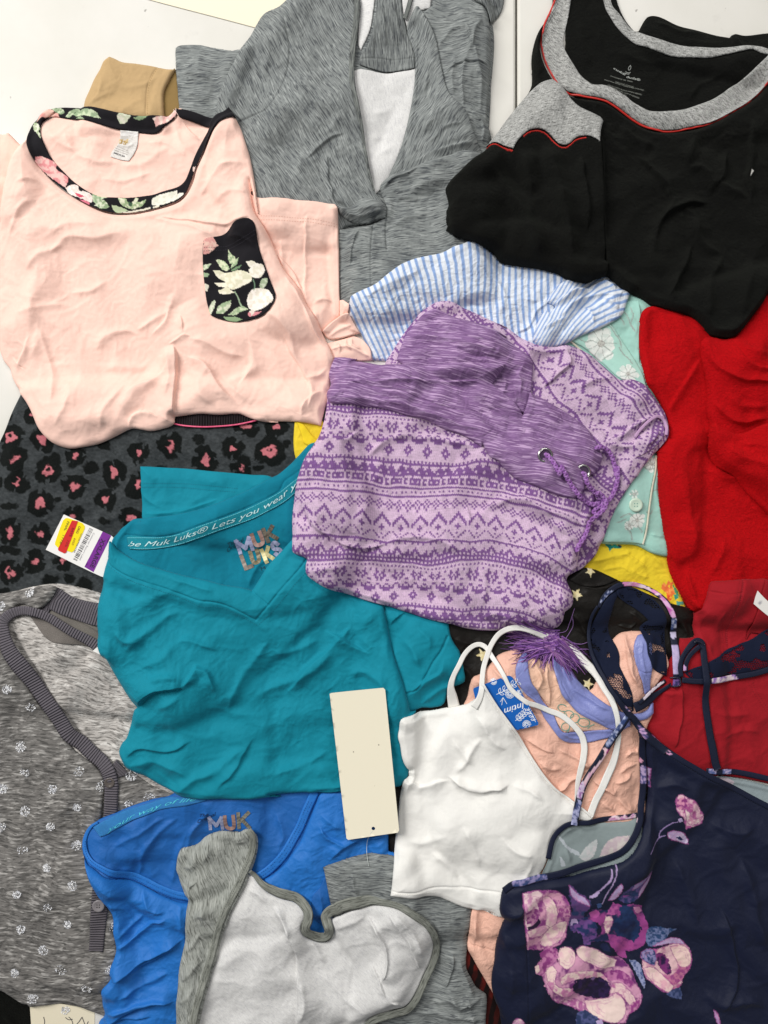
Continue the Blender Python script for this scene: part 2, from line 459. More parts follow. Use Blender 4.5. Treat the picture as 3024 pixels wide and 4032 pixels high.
    zz = (allz - allz.mean()) / SC * 0.2
    ax_ = ax_ + zz; ay_ = ay_ + zz
    if stretch is not None: UV = np.stack(stretch(ax_, ay_), -1) * SC * 100
    else: UV = np.stack([ax_ * math.cos(th) + ay_ * math.sin(th), -ax_ * math.sin(th) + ay_ * math.cos(th)], -1) * SC * 100
    pf = paint if paint is not None else solid(color)
    me = mesh_from(V, np.concatenate([F4, R4]), F3, UV, pf(allx, ally), name)
    o = link(name, me, mat, parent)
    if label: o['label'] = label
    if upd:
        m = ins.reshape(ny, nx)[::f, ::f] & (sd.reshape(ny, nx)[::f, ::f] > 0); Sc = S.reshape(ny, nx)[::f, ::f]
        blk = HM[j0:j0 + Sc.shape[0], i0:i0 + Sc.shape[1]]
        blk[m] = np.maximum(blk[m], Sc[m])
    LAST = {'zn': zn, 'T': T}
    return o

def path_frame(P, z, step=5.0, closed=False):
    q = smooth_poly(P, closed, step, 75); q = to_table(q, z)
    d = np.gradient(q, axis=0); d /= (np.hypot(d[:, 0], d[:, 1])[:, None] + 1e-9)
    return q, d, np.stack([d[:, 1], -d[:, 0]], -1)
def smooth1(a, k):
    if k < 1: return a
    p = np.pad(a, (k, k), mode='edge'); return np.convolve(p, np.ones(2*k+1) / (2*k+1), mode='valid')
def max1(a, k):
    b = a.copy()
    for i in range(1, k + 1):
        b[:-i] = np.maximum(b[:-i], a[i:]); b[i:] = np.maximum(b[i:], a[:-i])
    return b
def stamp(gx, gy, z):
    i = np.clip(np.round((gx - GX0) / CELL).astype(int), 0, GNX - 1); j = np.clip(np.round((gy - GY0) / CELL).astype(int), 0, GNY - 1)
    np.maximum.at(HM, (j, i), z)
def ribbon(name, path, width, mat, color='#ffffff', thick=1.2, lift=0.4, sm=8, paint=None, parent=None, crown=0.3, tilt=0, zoff=None, uvw=False, upd=True, label=None):
    """a flat strap or binding swept along a measured line; width in photo px (number or list along it)"""
    P = pts(path) if isinstance(path, str) else np.asarray(path)
    z0 = bil(HM, *to_table(P, 0.03).T).mean()
    q, d, n = path_frame(P, z0)
    m = len(q); t = np.linspace(0, 1, m)
    wd = np.interp(t, np.linspace(0, 1, len(width)), width) if isinstance(width, (list, tuple)) else np.full(m, float(width))
    base = np.max([bil(HM, q[:, 0] + n[:, 0]*wd*k, q[:, 1] + n[:, 1]*wd*k) for k in (-.5, -.25, 0, .25, .5)], axis=0)
    z = np.maximum(smooth1(max1(base, sm // 2), sm), base) + lift / 1000
    z = smooth1(z, 2)
    if zoff is not None: z = z + np.interp(t, np.linspace(0, 1, len(zoff)), zoff) / 1000
    K = 7; ks = np.linspace(-.5, .5, K)
    rows = []
    for k in ks:
        e = (1 - (abs(k) * 2) ** 6)
        rows.append((q + n * (wd * k)[:, None], z + thick / 1000 * (0.55 + crown * e) + tilt / 1000 * k))
    for k in (.44, -.44):
        rows.append((q + n * (wd * k)[:, None], z - 0.0002 + tilt / 1000 * k))
    V = np.concatenate([W(a[:, 0], a[:, 1], b) for a, b in rows])
    R = len(rows); F = []
    ii = np.arange(m - 1)
    for r_ in range(R):
        s = (r_ + 1) % R
        F.append(np.stack([r_*m + ii, r_*m + ii + 1, s*m + ii + 1, s*m + ii], -1))
    F = np.concatenate(F)
    caps = []
    for e in (0, m - 1):
        for r_ in range(1, R - 1): caps.append([e, r_*m + e, (r_+1)*m + e])
    arc = np.cumsum(np.concatenate([[0], np.hypot(*np.diff(q, axis=0).T)]))
    UV = np.concatenate([np.stack([arc, np.full(m, 0.0) + wd * (ks[min(r_, K-1)] if r_ < K else 0)], -1) for r_ in range(R)]) * SC * 100
    g = np.concatenate([a for a, b in rows]); px, py = to_photo(g[:, 0], g[:, 1], z0)
    pf = paint if paint is not None else solid(color)
    me = mesh_from(V, F, np.array(caps), UV, pf(px, py), name)
    o = link(name, me, mat, parent)
    if label: o['label'] = label
    if upd:
        for k in np.linspace(-.5, .5, 9): stamp(q[:, 0] + n[:, 0]*wd*k, q[:, 1] + n[:, 1]*wd*k, z + thick / 1000)
    return o
def tube_mesh(C3, rad, seg=8, col='#ffffff', px=None, name='tube'):
    C3 = np.asarray(C3); m = len(C3)
    T_ = np.gradient(C3, axis=0); T_ /= np.linalg.norm(T_, axis=1)[:, None] + 1e-12
    up = np.array([0, 0, 1.0]); N1 = np.cross(T_, up); nl = np.linalg.norm(N1, axis=1); N1[nl < 1e-4] = [1, 0, 0]; N1 /= np.linalg.norm(N1, axis=1)[:, None]
    N2 = np.cross(N1, T_)
    rad = np.broadcast_to(rad, (m,))
    V = []
    for s in range(seg):
        a = 2 * math.pi * s / seg; V.append(C3 + (N1 * math.cos(a) + N2 * math.sin(a)) * rad[:, None])
    V = np.concatenate(V); ii = np.arange(m - 1); F = []
    for s in range(seg):
        t = (s + 1) % seg; F.append(np.stack([s*m+ii, s*m+ii+1, t*m+ii+1, t*m+ii], -1))
    caps = []
    for e in (0, m - 1):
        for s in range(1, seg - 1): caps.append([e, s*m+e, (s+1)*m+e])
    return V, np.concatenate(F), np.array(caps)
def join(parts):
    Vs, F4, F3, o = [], [], [], 0
    for V, a, b in parts:
        Vs.append(V); F4.append(np.asarray(a).reshape(-1, 4) + o); F3.append(np.asarray(b).reshape(-1, 3) + o); o += len(V)
    return np.concatenate(Vs), np.concatenate(F4), np.concatenate(F3)
def tube(name, path, rad, mat, color='#ffffff', lift=0.0, sm=4, parent=None, seg=8, zoff=None, step=4.0, upd=True, closed=False):
    """rad in mm; lies on the surface below"""
    P = pts(path) if isinstance(path, str) else np.asarray(path)
    z0 = bil(HM, *to_table(P, 0.03).T).mean(); q, d, n = path_frame(P, z0, step, closed)
    b = bil(HM, q[:, 0], q[:, 1]); z = np.maximum(smooth1(max1(b, sm // 2), sm), b) + (rad * 0.8 + lift) / 1000
    if zoff is not None: z = z + np.interp(np.linspace(0, 1, len(z)), np.linspace(0, 1, len(zoff)), zoff) / 1000
    V, F, c = tube_mesh(W(q[:, 0], q[:, 1], z), rad / 1000, seg)
    me = mesh_from(V, F, c, np.zeros((len(V), 2)), np.tile(lin(color), (len(V), 1)), name)
    o = link(name, me, mat, parent)
    if upd: stamp(q[:, 0], q[:, 1], z + rad / 1000)
    return o
def cord(name, path, rad, mat, color, color2, parent=None, zoff=None, twist=16):
    """a braided cord: four strands twisted round one line"""
    P = pts(path); z0 = bil(HM, *to_table(P, 0.03).T).mean(); q, d, n = path_frame(P, z0, 2.5)
    b = bil(HM, q[:, 0], q[:, 1]); z = smooth1(np.maximum(smooth1(max1(b, 6), 8), b), 3) + rad * 1.3 / 1000
    if zoff is not None: z = z + np.interp(np.linspace(0, 1, len(z)), np.linspace(0, 1, len(zoff)), zoff) / 1000
    C3 = W(q[:, 0], q[:, 1], z); arc = np.cumsum(np.concatenate([[0], np.hypot(*np.diff(q, axis=0).T)]))
    N3 = np.stack([n[:, 0], -n[:, 1], np.zeros(len(n))], -1); parts = []; cols = []
    for k in range(4):
        s = 1 if k % 2 == 0 else -1
        a = s * arc / twist * math.pi + (k // 2) * math.pi + s * .7
        Q = C3 + (N3 * np.cos(a)[:, None] + np.array([0, 0, 1.0]) * np.sin(a)[:, None] * .7) * rad * 0.62 / 1000
        t = tube_mesh(Q, rad * 0.6 / 1000, 6); parts.append(t)
        cols.append(np.tile(lin(color if k < 2 else color2), (len(t[0]), 1)))
    V, F, c = join(parts)
    me = mesh_from(V, F, c, np.zeros((len(V), 2)), np.concatenate(cols), name); o = link(name, me, mat, parent)
    stamp(q[:, 0], q[:, 1], z + rad / 1000); return o
def stitches(name, path, mat, color, ln=7, gap=6, wd=2.0, off=0.0, parent=None, hgt=0.45, jit=0.0, seed=3):
    P = pts(path) if isinstance(path, str) else path
    z0 = bil(HM, *to_table(P, 0.03).T).mean(); q, d, n = path_frame(P, z0, 2.0)
    q = q + n * off; arc = np.cumsum(np.concatenate([[0], np.hypot(*np.diff(q, axis=0).T)]))
    parts = []; r = random.Random(seed)
    s = 0.0
    while s + ln < arc[-1]:
        ss = np.array([s, s + ln*.25, s + ln*.75, s + ln]); x = np.interp(ss, arc, q[:, 0]); y = np.interp(ss, arc, q[:, 1])
        dx = np.interp(s, arc, n[:, 0]); dy = np.interp(s, arc, n[:, 1])
        if jit: k = (r.random() - .5) * jit; x = x + dx * k; y = y + dy * k
        z = bil(HM, x, y) + np.array([0.05, hgt, hgt, 0.05]) / 1000
        L = W(x + dx*wd/2, y + dy*wd/2, z - .0001); R_ = W(x - dx*wd/2, y - dy*wd/2, z - .0001); Cn = W(x, y, z + .0002)
        V = np.concatenate([L, Cn, R_]); F = []
        for a in (0, 4):
            for i in range(3): F.append([a+i, a+i+1, a+4+i+1, a+4+i])
        parts.append((V, np.array(F), np.zeros((0, 3), int)))
        s += ln + gap
    if not parts: return
    V, F, c = join(parts)
    me = mesh_from(V, F, c, np.zeros((len(V), 2)), np.tile(lin(color), (len(V), 1)), name); o = link(name, me, mat, parent)
    o['kind'] = 'stuff'; return o

# flat stiff sheets: cards and tags
def plane_over(poly, extra=0.0004, q=1.0):
    lo = poly.min(0); hi = poly.max(0); X, Y = np.meshgrid(np.linspace(lo[0], hi[0], 40), np.linspace(lo[1], hi[1], 40)); X = X.ravel(); Y = Y.ravel()
    m = inside(X, Y, poly); X = X[m]; Y = Y[m]; z = bil(HM, X, Y)
    A = np.stack([X, Y, np.ones(len(X))], -1); s, *_ = np.linalg.lstsq(A, z, rcond=None)
    res = z - A @ s; s[2] += np.quantile(res, q) + extra
    return s
def card(name, outline, mat, color='#ffffff', thick=0.5, paint=None, parent=None, extra=0.4, f=1, curl=0.0, q=1.0, corner=40, cellpx=None, hole=None, bend=None):
    raw = pts(outline); z0 = bil(HM, *to_table(raw, 0.04).T).mean(); sp = smooth_poly(raw, True, 12, corner)
    g = to_table(sp, z0); s = plane_over(g, extra / 1000, q)
    zc = g.mean(0) @ s[:2] + s[2]; g = to_table(sp, zc)
    from mathutils.geometry import delaunay_2d_cdt
    st = cellpx or 12.0; lo = g.min(0); hi = g.max(0); X, Y = np.meshgrid(np.arange(lo[0], hi[0], st), np.arange(lo[1], hi[1], st)); X = X.ravel(); Y = Y.ravel()
    dd = nearest(X, Y, g)[0]; m = inside(X, Y, g) & (dd > st * .45)
    loops = [g]
    if hole is not None:
        hc = to_table(pts(hole[0]), zc)[0]; a = np.linspace(0, 2*math.pi, 14, endpoint=False); hl = np.stack([hc[0] + hole[1]*np.cos(a), hc[1] + hole[1]*np.sin(a)], -1)
        m &= np.hypot(X - hc[0], Y - hc[1]) > hole[1] * 1.5; loops.append(hl)
    vs = []; fs = []
    edges = []
    for L in loops:
        b = len(vs); vs += [Vector(v) for v in L]; edges += [(b+i, b + (i+1) % len(L)) for i in range(len(L))]
    vs += [Vector((x, y)) for x, y in zip(X[m], Y[m])]
    ov, oe, of, *_ = delaunay_2d_cdt(vs, edges, [], 0, 1e-6)
    ov = np.array([[v.x, v.y] for v in ov]); of = np.array([t for t in of if len(t) == 3])
    cen = ov[of].mean(1); k = inside(cen[:, 0], cen[:, 1], g)
    if hole is not None: k &= ~inside(cen[:, 0], cen[:, 1], hl)
    of = of[k]
    z = ov @ s[:2] + s[2]
    if curl: c0 = g.mean(0); rr = np.hypot(*(ov - c0).T); z = z + curl / 1000 * (rr / rr.max()) ** 2
    if bend is not None: z = z + bend(ov[:, 0], ov[:, 1])
    z = np.maximum(z, bil(HM, ov[:, 0], ov[:, 1]) * (1 if q >= 1 else 0) + 0.0002)
    n = len(ov); top = W(ov[:, 0], ov[:, 1], z + thick / 1000); bot = W(ov[:, 0], ov[:, 1], z)
    # orient: y flips, so check
    a, b, c_ = top[of[:, 0]], top[of[:, 1]], top[of[:, 2]]; nz = np.cross(b - a, c_ - a)[:, 2]; of[nz < 0] = of[nz < 0][:, ::-1]
    E = np.concatenate([of[:, [0, 1]], of[:, [1, 2]], of[:, [2, 0]]]); key = np.minimum(E[:, 0], E[:, 1]) * n + np.maximum(E[:, 0], E[:, 1])
    uq, inv, cnt = np.unique(key, return_inverse=True, return_counts=True); BE = E[cnt[inv] == 1]
    # separate side vertices keep the faces crisp
    V = np.concatenate([top, bot, top, bot]); F3 = np.concatenate([of, of[:, ::-1] + n])
    F4 = np.stack([BE[:, 1] + 2*n, BE[:, 0] + 2*n, BE[:, 0] + 3*n, BE[:, 1] + 3*n], -1)
    px, py = to_photo(ov[:, 0], ov[:, 1], zc); pf = paint if paint is not None else solid(color)
    col = pf(px, py); UV = np.stack([px, py], -1) * SC * 100
    me = mesh_from(V, F4, F3, np.tile(UV, (4, 1)), np.tile(col, (4, 1)), name); o = link(name, me, mat, parent)
    lo = g.min(0); X, Y = np.meshgrid(np.arange(lo[0], g[:, 0].max(), 4), np.arange(lo[1], g[:, 1].max(), 4)); X = X.ravel(); Y = Y.ravel(); m = inside(X, Y, g)
    stamp(X[m], Y[m], s[0]*X[m] + s[1]*Y[m] + s[2] + thick / 1000)
    return o

def text(name, body, at, to, size, mat, color='#ffffff', parent=None, bold=0.0, shear=0.0, squeeze=1.0, lift=0.35, path=None, paint=None, spacing=1.0, fit=None):
    """lettering laid on the surface. at: start of the baseline, to: where the baseline points, size: letter height in photo px"""
    cu = bpy.data.curves.new('lettering', 'FONT'); cu.body = body; cu.size = 1.0; cu.offset = bold; cu.shear = shear; cu.resolution_u = 3; cu.space_character = spacing
    ob = bpy.data.objects.new('lettering_source', cu); sc.collection.objects.link(ob)
    dg = bpy.context.evaluated_depsgraph_get(); dg.update()
    me0 = bpy.data.meshes.new_from_object(ob.evaluated_get(dg)); bpy.data.objects.remove(ob); bpy.data.curves.remove(cu)
    n = len(me0.vertices)
    if n == 0: return None
    co = np.zeros(n * 3, dtype=np.float32); me0.vertices.foreach_get('co', co); co = co.reshape(-1, 3)[:, :2].astype(float)
    import bmesh
    bm = bmesh.new(); bm.from_mesh(me0); bmesh.ops.triangulate(bm, faces=bm.faces[:])
    tr = np.array([[v.index for v in f.verts] for f in bm.faces]); bm.free()
    bpy.data.meshes.remove(me0)
    co[:, 0] -= co[:, 0].min()
    s = size / 0.70
    if path is not None:
        P = smooth_poly(pts(path), False, 3, 80); d = np.gradient(P, axis=0); d /= np.hypot(*d.T)[:, None]; up = np.stack([d[:, 1], -d[:, 0]], -1)
        arc = np.cumsum(np.concatenate([[0], np.hypot(*np.diff(P, axis=0).T)])); sx = arc[-1] / co[:, 0].max() if fit else s * squeeze
        a = co[:, 0] * sx
        x = np.interp(a, arc, P[:, 0]) + np.interp(a, arc, up[:, 0]) * co[:, 1] * s; y = np.interp(a, arc, P[:, 1]) + np.interp(a, arc, up[:, 1]) * co[:, 1] * s
    else:
        A = pts(at)[0]; B = pts(to)[0]; L = np.hypot(*(B - A)); d = (B - A) / L; up = np.array([d[1], -d[0]])
        sx = L / co[:, 0].max() if fit else s * squeeze
        x = A[0] + d[0]*co[:, 0]*sx + up[0]*co[:, 1]*s; y = A[1] + d[1]*co[:, 0]*sx + up[1]*co[:, 1]*s
    p = np.stack([x, y], -1); z0 = bil(HM, *to_table(p, 0.03).T).mean(); g = to_table(p, z0)
    z = bil(HM, g[:, 0], g[:, 1]) + lift / 1000
    V = W(g[:, 0], g[:, 1], z)
    a, b, c_ = V[tr[:, 0]], V[tr[:, 1]], V[tr[:, 2]]; nz = np.cross(b - a, c_ - a)[:, 2]; tr[nz < 0] = tr[nz < 0][:, ::-1]
    pf = paint if paint is not None else solid(color)
    me = mesh_from(V, np.zeros((0, 4), int), tr, p * SC * 100, pf(x, y), name)
    return link(name, me, mat, parent, smooth=False)
GLYPH = {'M': ['0,0 0,1', '0,1 .5,.25', '.5,.25 1,1', '1,1 1,0'], 'U': ['0,1 0,.35 .12,.08 .5,0 .88,.08 1,.35 1,1'], 'K': ['0,0 0,1', '.1,.45 1,1', '.35,.6 1,0'], 'L': ['0,1 0,0', '0,0 1,0'],
         'S': ['.95,.8 .75,.98 .4,1.0 .1,.86 .08,.64 .3,.52 .65,.47 .92,.34 .92,.12 .65,0 .3,0 .05,.2']}
def foil(ch, a, b, hgt, wd, c1, c2, seed=0):
    A = pts(a)[0]; B = pts(b)[0]; d = B - A; n = np.array([d[1], -d[0]]); n = n / np.hypot(*n) * hgt; parts = []; cols = []
    for j, g in enumerate(GLYPH[ch]):
        q = np.array([[float(v) for v in t.split(',')] for t in g.split()]); P = A + q[:, :1] * d + q[:, 1:] * n
        P = smooth_poly(P, False, 3.0, 200) if len(P) > 2 else P[0] + (P[1] - P[0]) * np.linspace(0, 1, 14)[:, None]
        e = P[1] - P[0]; e = e / np.hypot(*e); P[0] -= e * wd * .4; e = P[-1] - P[-2]; e = e / np.hypot(*e); P[-1] += e * wd * .4
        z0 = bil(HM, *to_table(P, 0.03).T).mean(); G = to_table(P, z0); t = np.gradient(G, axis=0); t /= np.hypot(*t.T)[:, None]; nn = np.stack([t[:, 1], -t[:, 0]], -1)
        L = G + nn * wd / 2; R = G - nn * wd / 2; z = np.max([bil(HM, *v.T) for v in (L, G, R)], axis=0) + .0006 + j * .00004; m = len(G)
        V = np.concatenate([W(L[:, 0], L[:, 1], z), W(R[:, 0], R[:, 1], z)]); i = np.arange(m - 1); parts.append((V, np.stack([i, i+m, i+m+1, i+1], -1), np.zeros((0, 3), int)))
        px_ = np.concatenate([L, R]); k = sstep(-.2, .2, fbm(px_[:, 0] / 7, px_[:, 1] / 4, seed + 3))[:, None]; cols.append(lin(c1) * (1 - k) + lin(c2) * k)
    V, F, c = join(parts); me = mesh_from(V, F, c, np.zeros((len(V), 2)), np.concatenate(cols), 'foil_letter'); return link('foil_letter', me, M_FOIL, smooth=False)
def line_decal(name, strokes, width, mat, color, parent=None, lift=0.35):
    """pen-thin printed strokes joined into one print"""
    parts = []
    for s in strokes:
        P = pts(s) if isinstance(s, str) else np.asarray(s); P = smooth_poly(P, False, 3.0, 80)
        z0 = bil(HM, *to_table(P, 0.03).T).mean(); g = to_table(P, z0); d = np.gradient(g, axis=0); d /= np.hypot(*d.T)[:, None] + 1e-9; n = np.stack([d[:, 1], -d[:, 0]], -1)
        a = g + n * width / 2; b = g - n * width / 2; m = len(g); z = bil(HM, g[:, 0], g[:, 1]) + lift / 1000
        V = np.concatenate([W(a[:, 0], a[:, 1], z), W(b[:, 0], b[:, 1], z)]); i = np.arange(m - 1)
        parts.append((V, np.stack([i, i+m, i+m+1, i+1], -1), np.zeros((0, 3), int)))
    V, F, c = join(parts)
    me = mesh_from(V, F, c, np.zeros((len(V), 2)), np.tile(lin(color), (len(V), 1)), name); return link(name, me, mat, parent, smooth=False)
# ---------------------------------------------------------------- materials (all node based)
class NT:
    def __init__(s, name):
        s.m = bpy.data.materials.new(name); s.m.use_nodes = True; s.t = s.m.node_tree; s.t.nodes.clear()
        s.out = s.n('ShaderNodeOutputMaterial'); s.b = s.n('ShaderNodeBsdfPrincipled'); s.l(s.b.outputs[0], s.out.inputs[0])
    def n(s, t, **k):
        o = s.t.nodes.new(t)
        for a, v in k.items(): setattr(o, a, v)
        return o
    def l(s, a, b): s.t.links.new(a, b)
    def sock(s, node, key, v):
        i = node.inputs[key]
        if hasattr(v, 'links'): s.l(v, i)
        else: i.default_value = v
    def math(s, op, a, b=0.0, c=None):
        o = s.n('ShaderNodeMath', operation=op); s.sock(o, 0, a); s.sock(o, 1, b)
        if c is not None: s.sock(o, 2, c)
        return o.outputs[0]
    def uv(s, su=1.0, sv=1.0):
        u = s.n('ShaderNodeUVMap'); m = s.n('ShaderNodeVectorMath', operation='MULTIPLY'); s.l(u.outputs[0], m.inputs[0]); m.inputs[1].default_value = (su, sv, 1); return m.outputs[0]
    def noise(s, vec, scale=1.0, detail=2.0, rough=0.5, dist=0.0):
        o = s.n('ShaderNodeTexNoise', noise_dimensions='2D'); s.l(vec, o.inputs['Vector']); o.inputs['Scale'].default_value = scale
        o.inputs['Detail'].default_value = detail; o.inputs['Roughness'].default_value = rough; o.inputs['Distortion'].default_value = dist
        return o.outputs['Fac'] if 'Fac' in o.outputs else o.outputs[0]
    def ramp(s, v, stops, interp='LINEAR'):
        o = s.n('ShaderNodeValToRGB'); o.color_ramp.interpolation = interp; e = o.color_ramp.elements
        while len(e) < len(stops): e.new(0.5)
        for q, (p, c) in zip(e, stops):
            q.position = p; cc = lin(c) if not isinstance(c, (int, float)) else (c, c, c); q.color = (*cc, 1)
        s.l(v, o.inputs[0]); return o.outputs[0]
    def mix(s, f, a, b, mode='MIX'):
        o = s.n('ShaderNodeMix', data_type='RGBA', blend_type=mode); s.sock(o, 0, f)
        for k, v in ((6, a), (7, b)):
            if hasattr(v, 'links'): s.l(v, o.inputs[k])
            else: o.inputs[k].default_value = (*v, 1)
        return o.outputs[2]
    def attr(s):
        o = s.n('ShaderNodeAttribute'); o.attribute_name = 'Col'; return o.outputs[0]
    def wave(s, vec, axis='X', scale=1.0, dist=0.0):
        o = s.n('ShaderNodeTexWave', wave_type='BANDS', bands_direction=axis); s.l(vec, o.inputs['Vector']); o.inputs['Scale'].default_value = scale
        o.inputs['Distortion'].default_value = dist; o.inputs['Detail'].default_value = 1; return o.outputs['Fac'] if 'Fac' in o.outputs else o.outputs[1]
    def bump(s, h, strength, dist=0.001, prev=None):
        o = s.n('ShaderNodeBump'); o.inputs['Strength'].default_value = strength; o.inputs['Distance'].default_value = dist; s.l(h, o.inputs['Height'])
        if prev is not None: s.l(prev, o.inputs['Normal'])
        return o.outputs[0]
    def done(s, col, rough=0.85, bump=None, sheen=0.0, spec=0.25, metal=0.0, sheen_tint=None, sheen_rough=0.4, trans=0.0):
        s.sock(s.b, 'Base Color', col) if hasattr(col, 'links') else s.b.inputs['Base Color'].__setattr__('default_value', (*col, 1))
        s.sock(s.b, 'Roughness', rough)
        s.b.inputs['Specular IOR Level'].default_value = spec; s.b.inputs['Metallic'].default_value = metal
        s.b.inputs['Sheen Weight'].default_value = sheen; s.b.inputs['Sheen Roughness'].default_value = sheen_rough
        if sheen_tint: s.b.inputs['Sheen Tint'].default_value = (*lin(sheen_tint), 1)
        if bump is not None: s.l(bump, s.b.inputs['Normal'])
        return s.m

def cloth(name, grain=0.10, weave=26, bstr=0.35, rough=0.86, sheen=0.08, spec=0.2, soft=0.05, rib=None, ribstr=0.5, tint=None, wrinkle=0.0):
    """plain knit or woven cloth: colour from the garment's own print, thread grain, faint pilling, fine crumple"""
    k = NT(name); u = k.uv()
    n1 = k.noise(k.uv(weave, weave * .6), 1, 2); n2 = k.noise(u, 1.3, 3); n3 = k.noise(k.uv(9, 9), 1, 3, .6)
    v = k.math('ADD', k.math('MULTIPLY', k.math('SUBTRACT', n1, .5), grain * 2), k.math('ADD', k.math('MULTIPLY', k.math('SUBTRACT', n2, .5), soft * 2), 1.0))
    v = k.math('ADD', v, k.math('MULTIPLY', k.math('SUBTRACT', n3, .5), grain * 1.2))
    c = k.n('ShaderNodeVectorMath', operation='SCALE'); k.l(k.attr(), c.inputs[0]); k.l(v, c.inputs['Scale'])
    h = k.math('ADD', n1, k.math('MULTIPLY', n3, .8))
    b = k.bump(h, bstr, 0.0008)
    if wrinkle:
        wn = k.noise(u, 0.9, 4, .55, 1.2); b = k.bump(wn, wrinkle, 0.008, b)
    if rib:
        w = k.wave(u, rib[0], 3.14 / rib[1], 0.3); b = k.bump(w, ribstr, 0.0018, b)
        wv = k.math('ADD', .78, k.math('MULTIPLY', w, .3)); c2 = k.n('ShaderNodeVectorMath', operation='SCALE'); k.l(c.outputs[0], c2.inputs[0]); k.l(wv, c2.inputs['Scale']); c = c2
    return k.done(c.outputs[0], rough, b, sheen, spec, sheen_tint=tint)

def spacedye(name, dark, mid, light, dash=None, su=0.45, sv=5.6, bstr=0.15, sheen=0.05, dsu=.55, dsv=6.4, thr=0.60, ribu=9.0):
    k = NT(name)
    w = k.noise(k.uv(.35, .35), 1, 2)
    n1 = k.noise(k.uv(su, sv), 1, 2.5, .55, .1); n2 = k.noise(k.uv(dsu, dsv), 1, 1.5, .5, .05); n3 = k.noise(k.uv(su * 3, sv * 2.2), 1, 2)
    n1b = k.math('ADD', k.math('MULTIPLY', n1, .75), k.math('ADD', k.math('ADD', .10, k.math('MULTIPLY', n3, .1)), k.math('MULTIPLY', k.math('SUBTRACT', w, .5), .2)))
    c = k.ramp(n1b, [(.38, dark), (.47, mid), (.56, mid), (.66, light)])
    st = k.wave(k.uv(1, 0), 'X', 3.0, 0)
    d = k.math('MULTIPLY', k.ramp(n2, [(thr, 0.0), (thr + .05, 1.0)]), k.math('ADD', .55, k.math('MULTIPLY', st, .45)))
    c = k.mix(d, c, lin(dash or dark))
    g = k.noise(k.uv(22, 22), 1, 2); v = k.math('ADD', .88, k.math('MULTIPLY', g, .24))
    s = k.n('ShaderNodeVectorMath', operation='SCALE'); k.l(c, s.inputs[0]); k.l(v, s.inputs['Scale'])
    mc = k.mix(1.0, s.outputs[0], k.attr(), 'MULTIPLY')
    b = k.bump(k.math('ADD', g, k.math('MULTIPLY', n2, .5)), bstr, 0.001)
    wn = k.noise(k.uv(1, 1), 0.8, 4, .5, 1.0); b = k.bump(wn, .22, 0.008, b)
    return k.done(mc, .88, b, sheen, .18)

def heather(name, base, fleck, lightc, amount=.5, rib=None, ribstr=.6):
    k = NT(name); n = k.noise(k.uv(1.3, 4.5), 1, 3, .6); n2 = k.noise(k.uv(5, 7), 1, 2)
    c = k.ramp(k.math('ADD', k.math('MULTIPLY', n, .6), k.math('MULTIPLY', n2, .4)), [(.38, fleck), (.46, base), (.53, base), (.62, lightc)])
    mc = k.mix(1.0, c, k.attr(), 'MULTIPLY'); b = k.bump(n2, .3, 0.001)
    if rib:
        w = k.wave(k.uv(), rib[0], 3.14 / rib[1], .4); b = k.bump(w, ribstr, 0.0015, b); mc = k.mix(k.math('MULTIPLY', k.math('SUBTRACT', 1.0, w), .22), mc, lin(fleck))
    return k.done(mc, .9, b, .1, .15)

def plush(name, sheen=.35, tint='#8a8a80', str_=.9, sc_=11, sr=.45, wr=.35):
    k = NT(name); n = k.noise(k.uv(sc_, sc_ * 1.6), 1, 4, .65); n2 = k.noise(k.uv(2.2, 3.0), 1, 3, .6, .6); n3 = k.noise(k.uv(40, 40), 1, 2)
    v = k.math('ADD', .72, k.math('ADD', k.math('MULTIPLY', n, .34), k.math('MULTIPLY', n2, .24)))
    s = k.n('ShaderNodeVectorMath', operation='SCALE'); k.l(k.attr(), s.inputs[0]); k.l(v, s.inputs['Scale'])
    b = k.bump(k.math('ADD', k.math('MULTIPLY', n, .7), k.math('MULTIPLY', n3, .5)), str_, 0.0016); b = k.bump(n2, wr, 0.006, b)
    return k.done(s.outputs[0], .95, b, sheen, .1, sheen_tint=tint, sheen_rough=sr)

M_JERSEY = cloth('cotton_jersey', .05, 26, .25, .84, .06, wrinkle=.10)
M_PEACH = cloth('brushed_jersey', .02, 30, .10, .8, .05, wrinkle=.08)
M_TEAL = cloth('slub_jersey', .04, 24, .15, .8, .05, wrinkle=.10)
M_BLUE = cloth('stretch_jersey', .04, 30, .15, .62, .03, .35, wrinkle=.16)
M_BACK = cloth('loopback_jersey', .10, 15, .7, .9, .05)
M_RIBW = cloth('ribbed_jersey', .015, 26, .15, .85, .05, rib=('X', 1.2), ribstr=.03, wrinkle=.10, soft=.01)
M_RIB = cloth('rib_knit', .06, 20, .3, .88, .05, rib=('X', 3.6), ribstr=1.0)
M_TAPE = cloth('grosgrain_tape', .05, 20, .3, .7, .05, rib=('X', 1.3), ribstr=.6)
M_SATIN = cloth('soft_satin', .03, 40, .08, .42, .1, .5, wrinkle=.2)
M_SALMON = cloth('silky_knit', .02, 30, .12, .55, .08, .4, wrinkle=.3)
M_NAVY = cloth('brushed_poly', .06, 34, .2, .62, .05, .3, wrinkle=.08)
M_CRINKLE = cloth('seersucker', .03, 20, .25, .85, .03, rib=None, wrinkle=.35)
M_BLACKSAT = cloth('black_satin', .03, 40, .06, .55, .02, .22, wrinkle=.15)
M_KNIT = cloth('jacquard_knit', .12, 14, .8, .9, .08)
M_FLEECE = plush('fleece', .10, '#8a9090', .9, 9)
M_VELVET = plush('black_plush', .08, '#9aa090', 1.0, 9, .5, .5)
M_RED = plush('red_fleece', .06, '#ff5040', 1.0, 10, .5, .5)
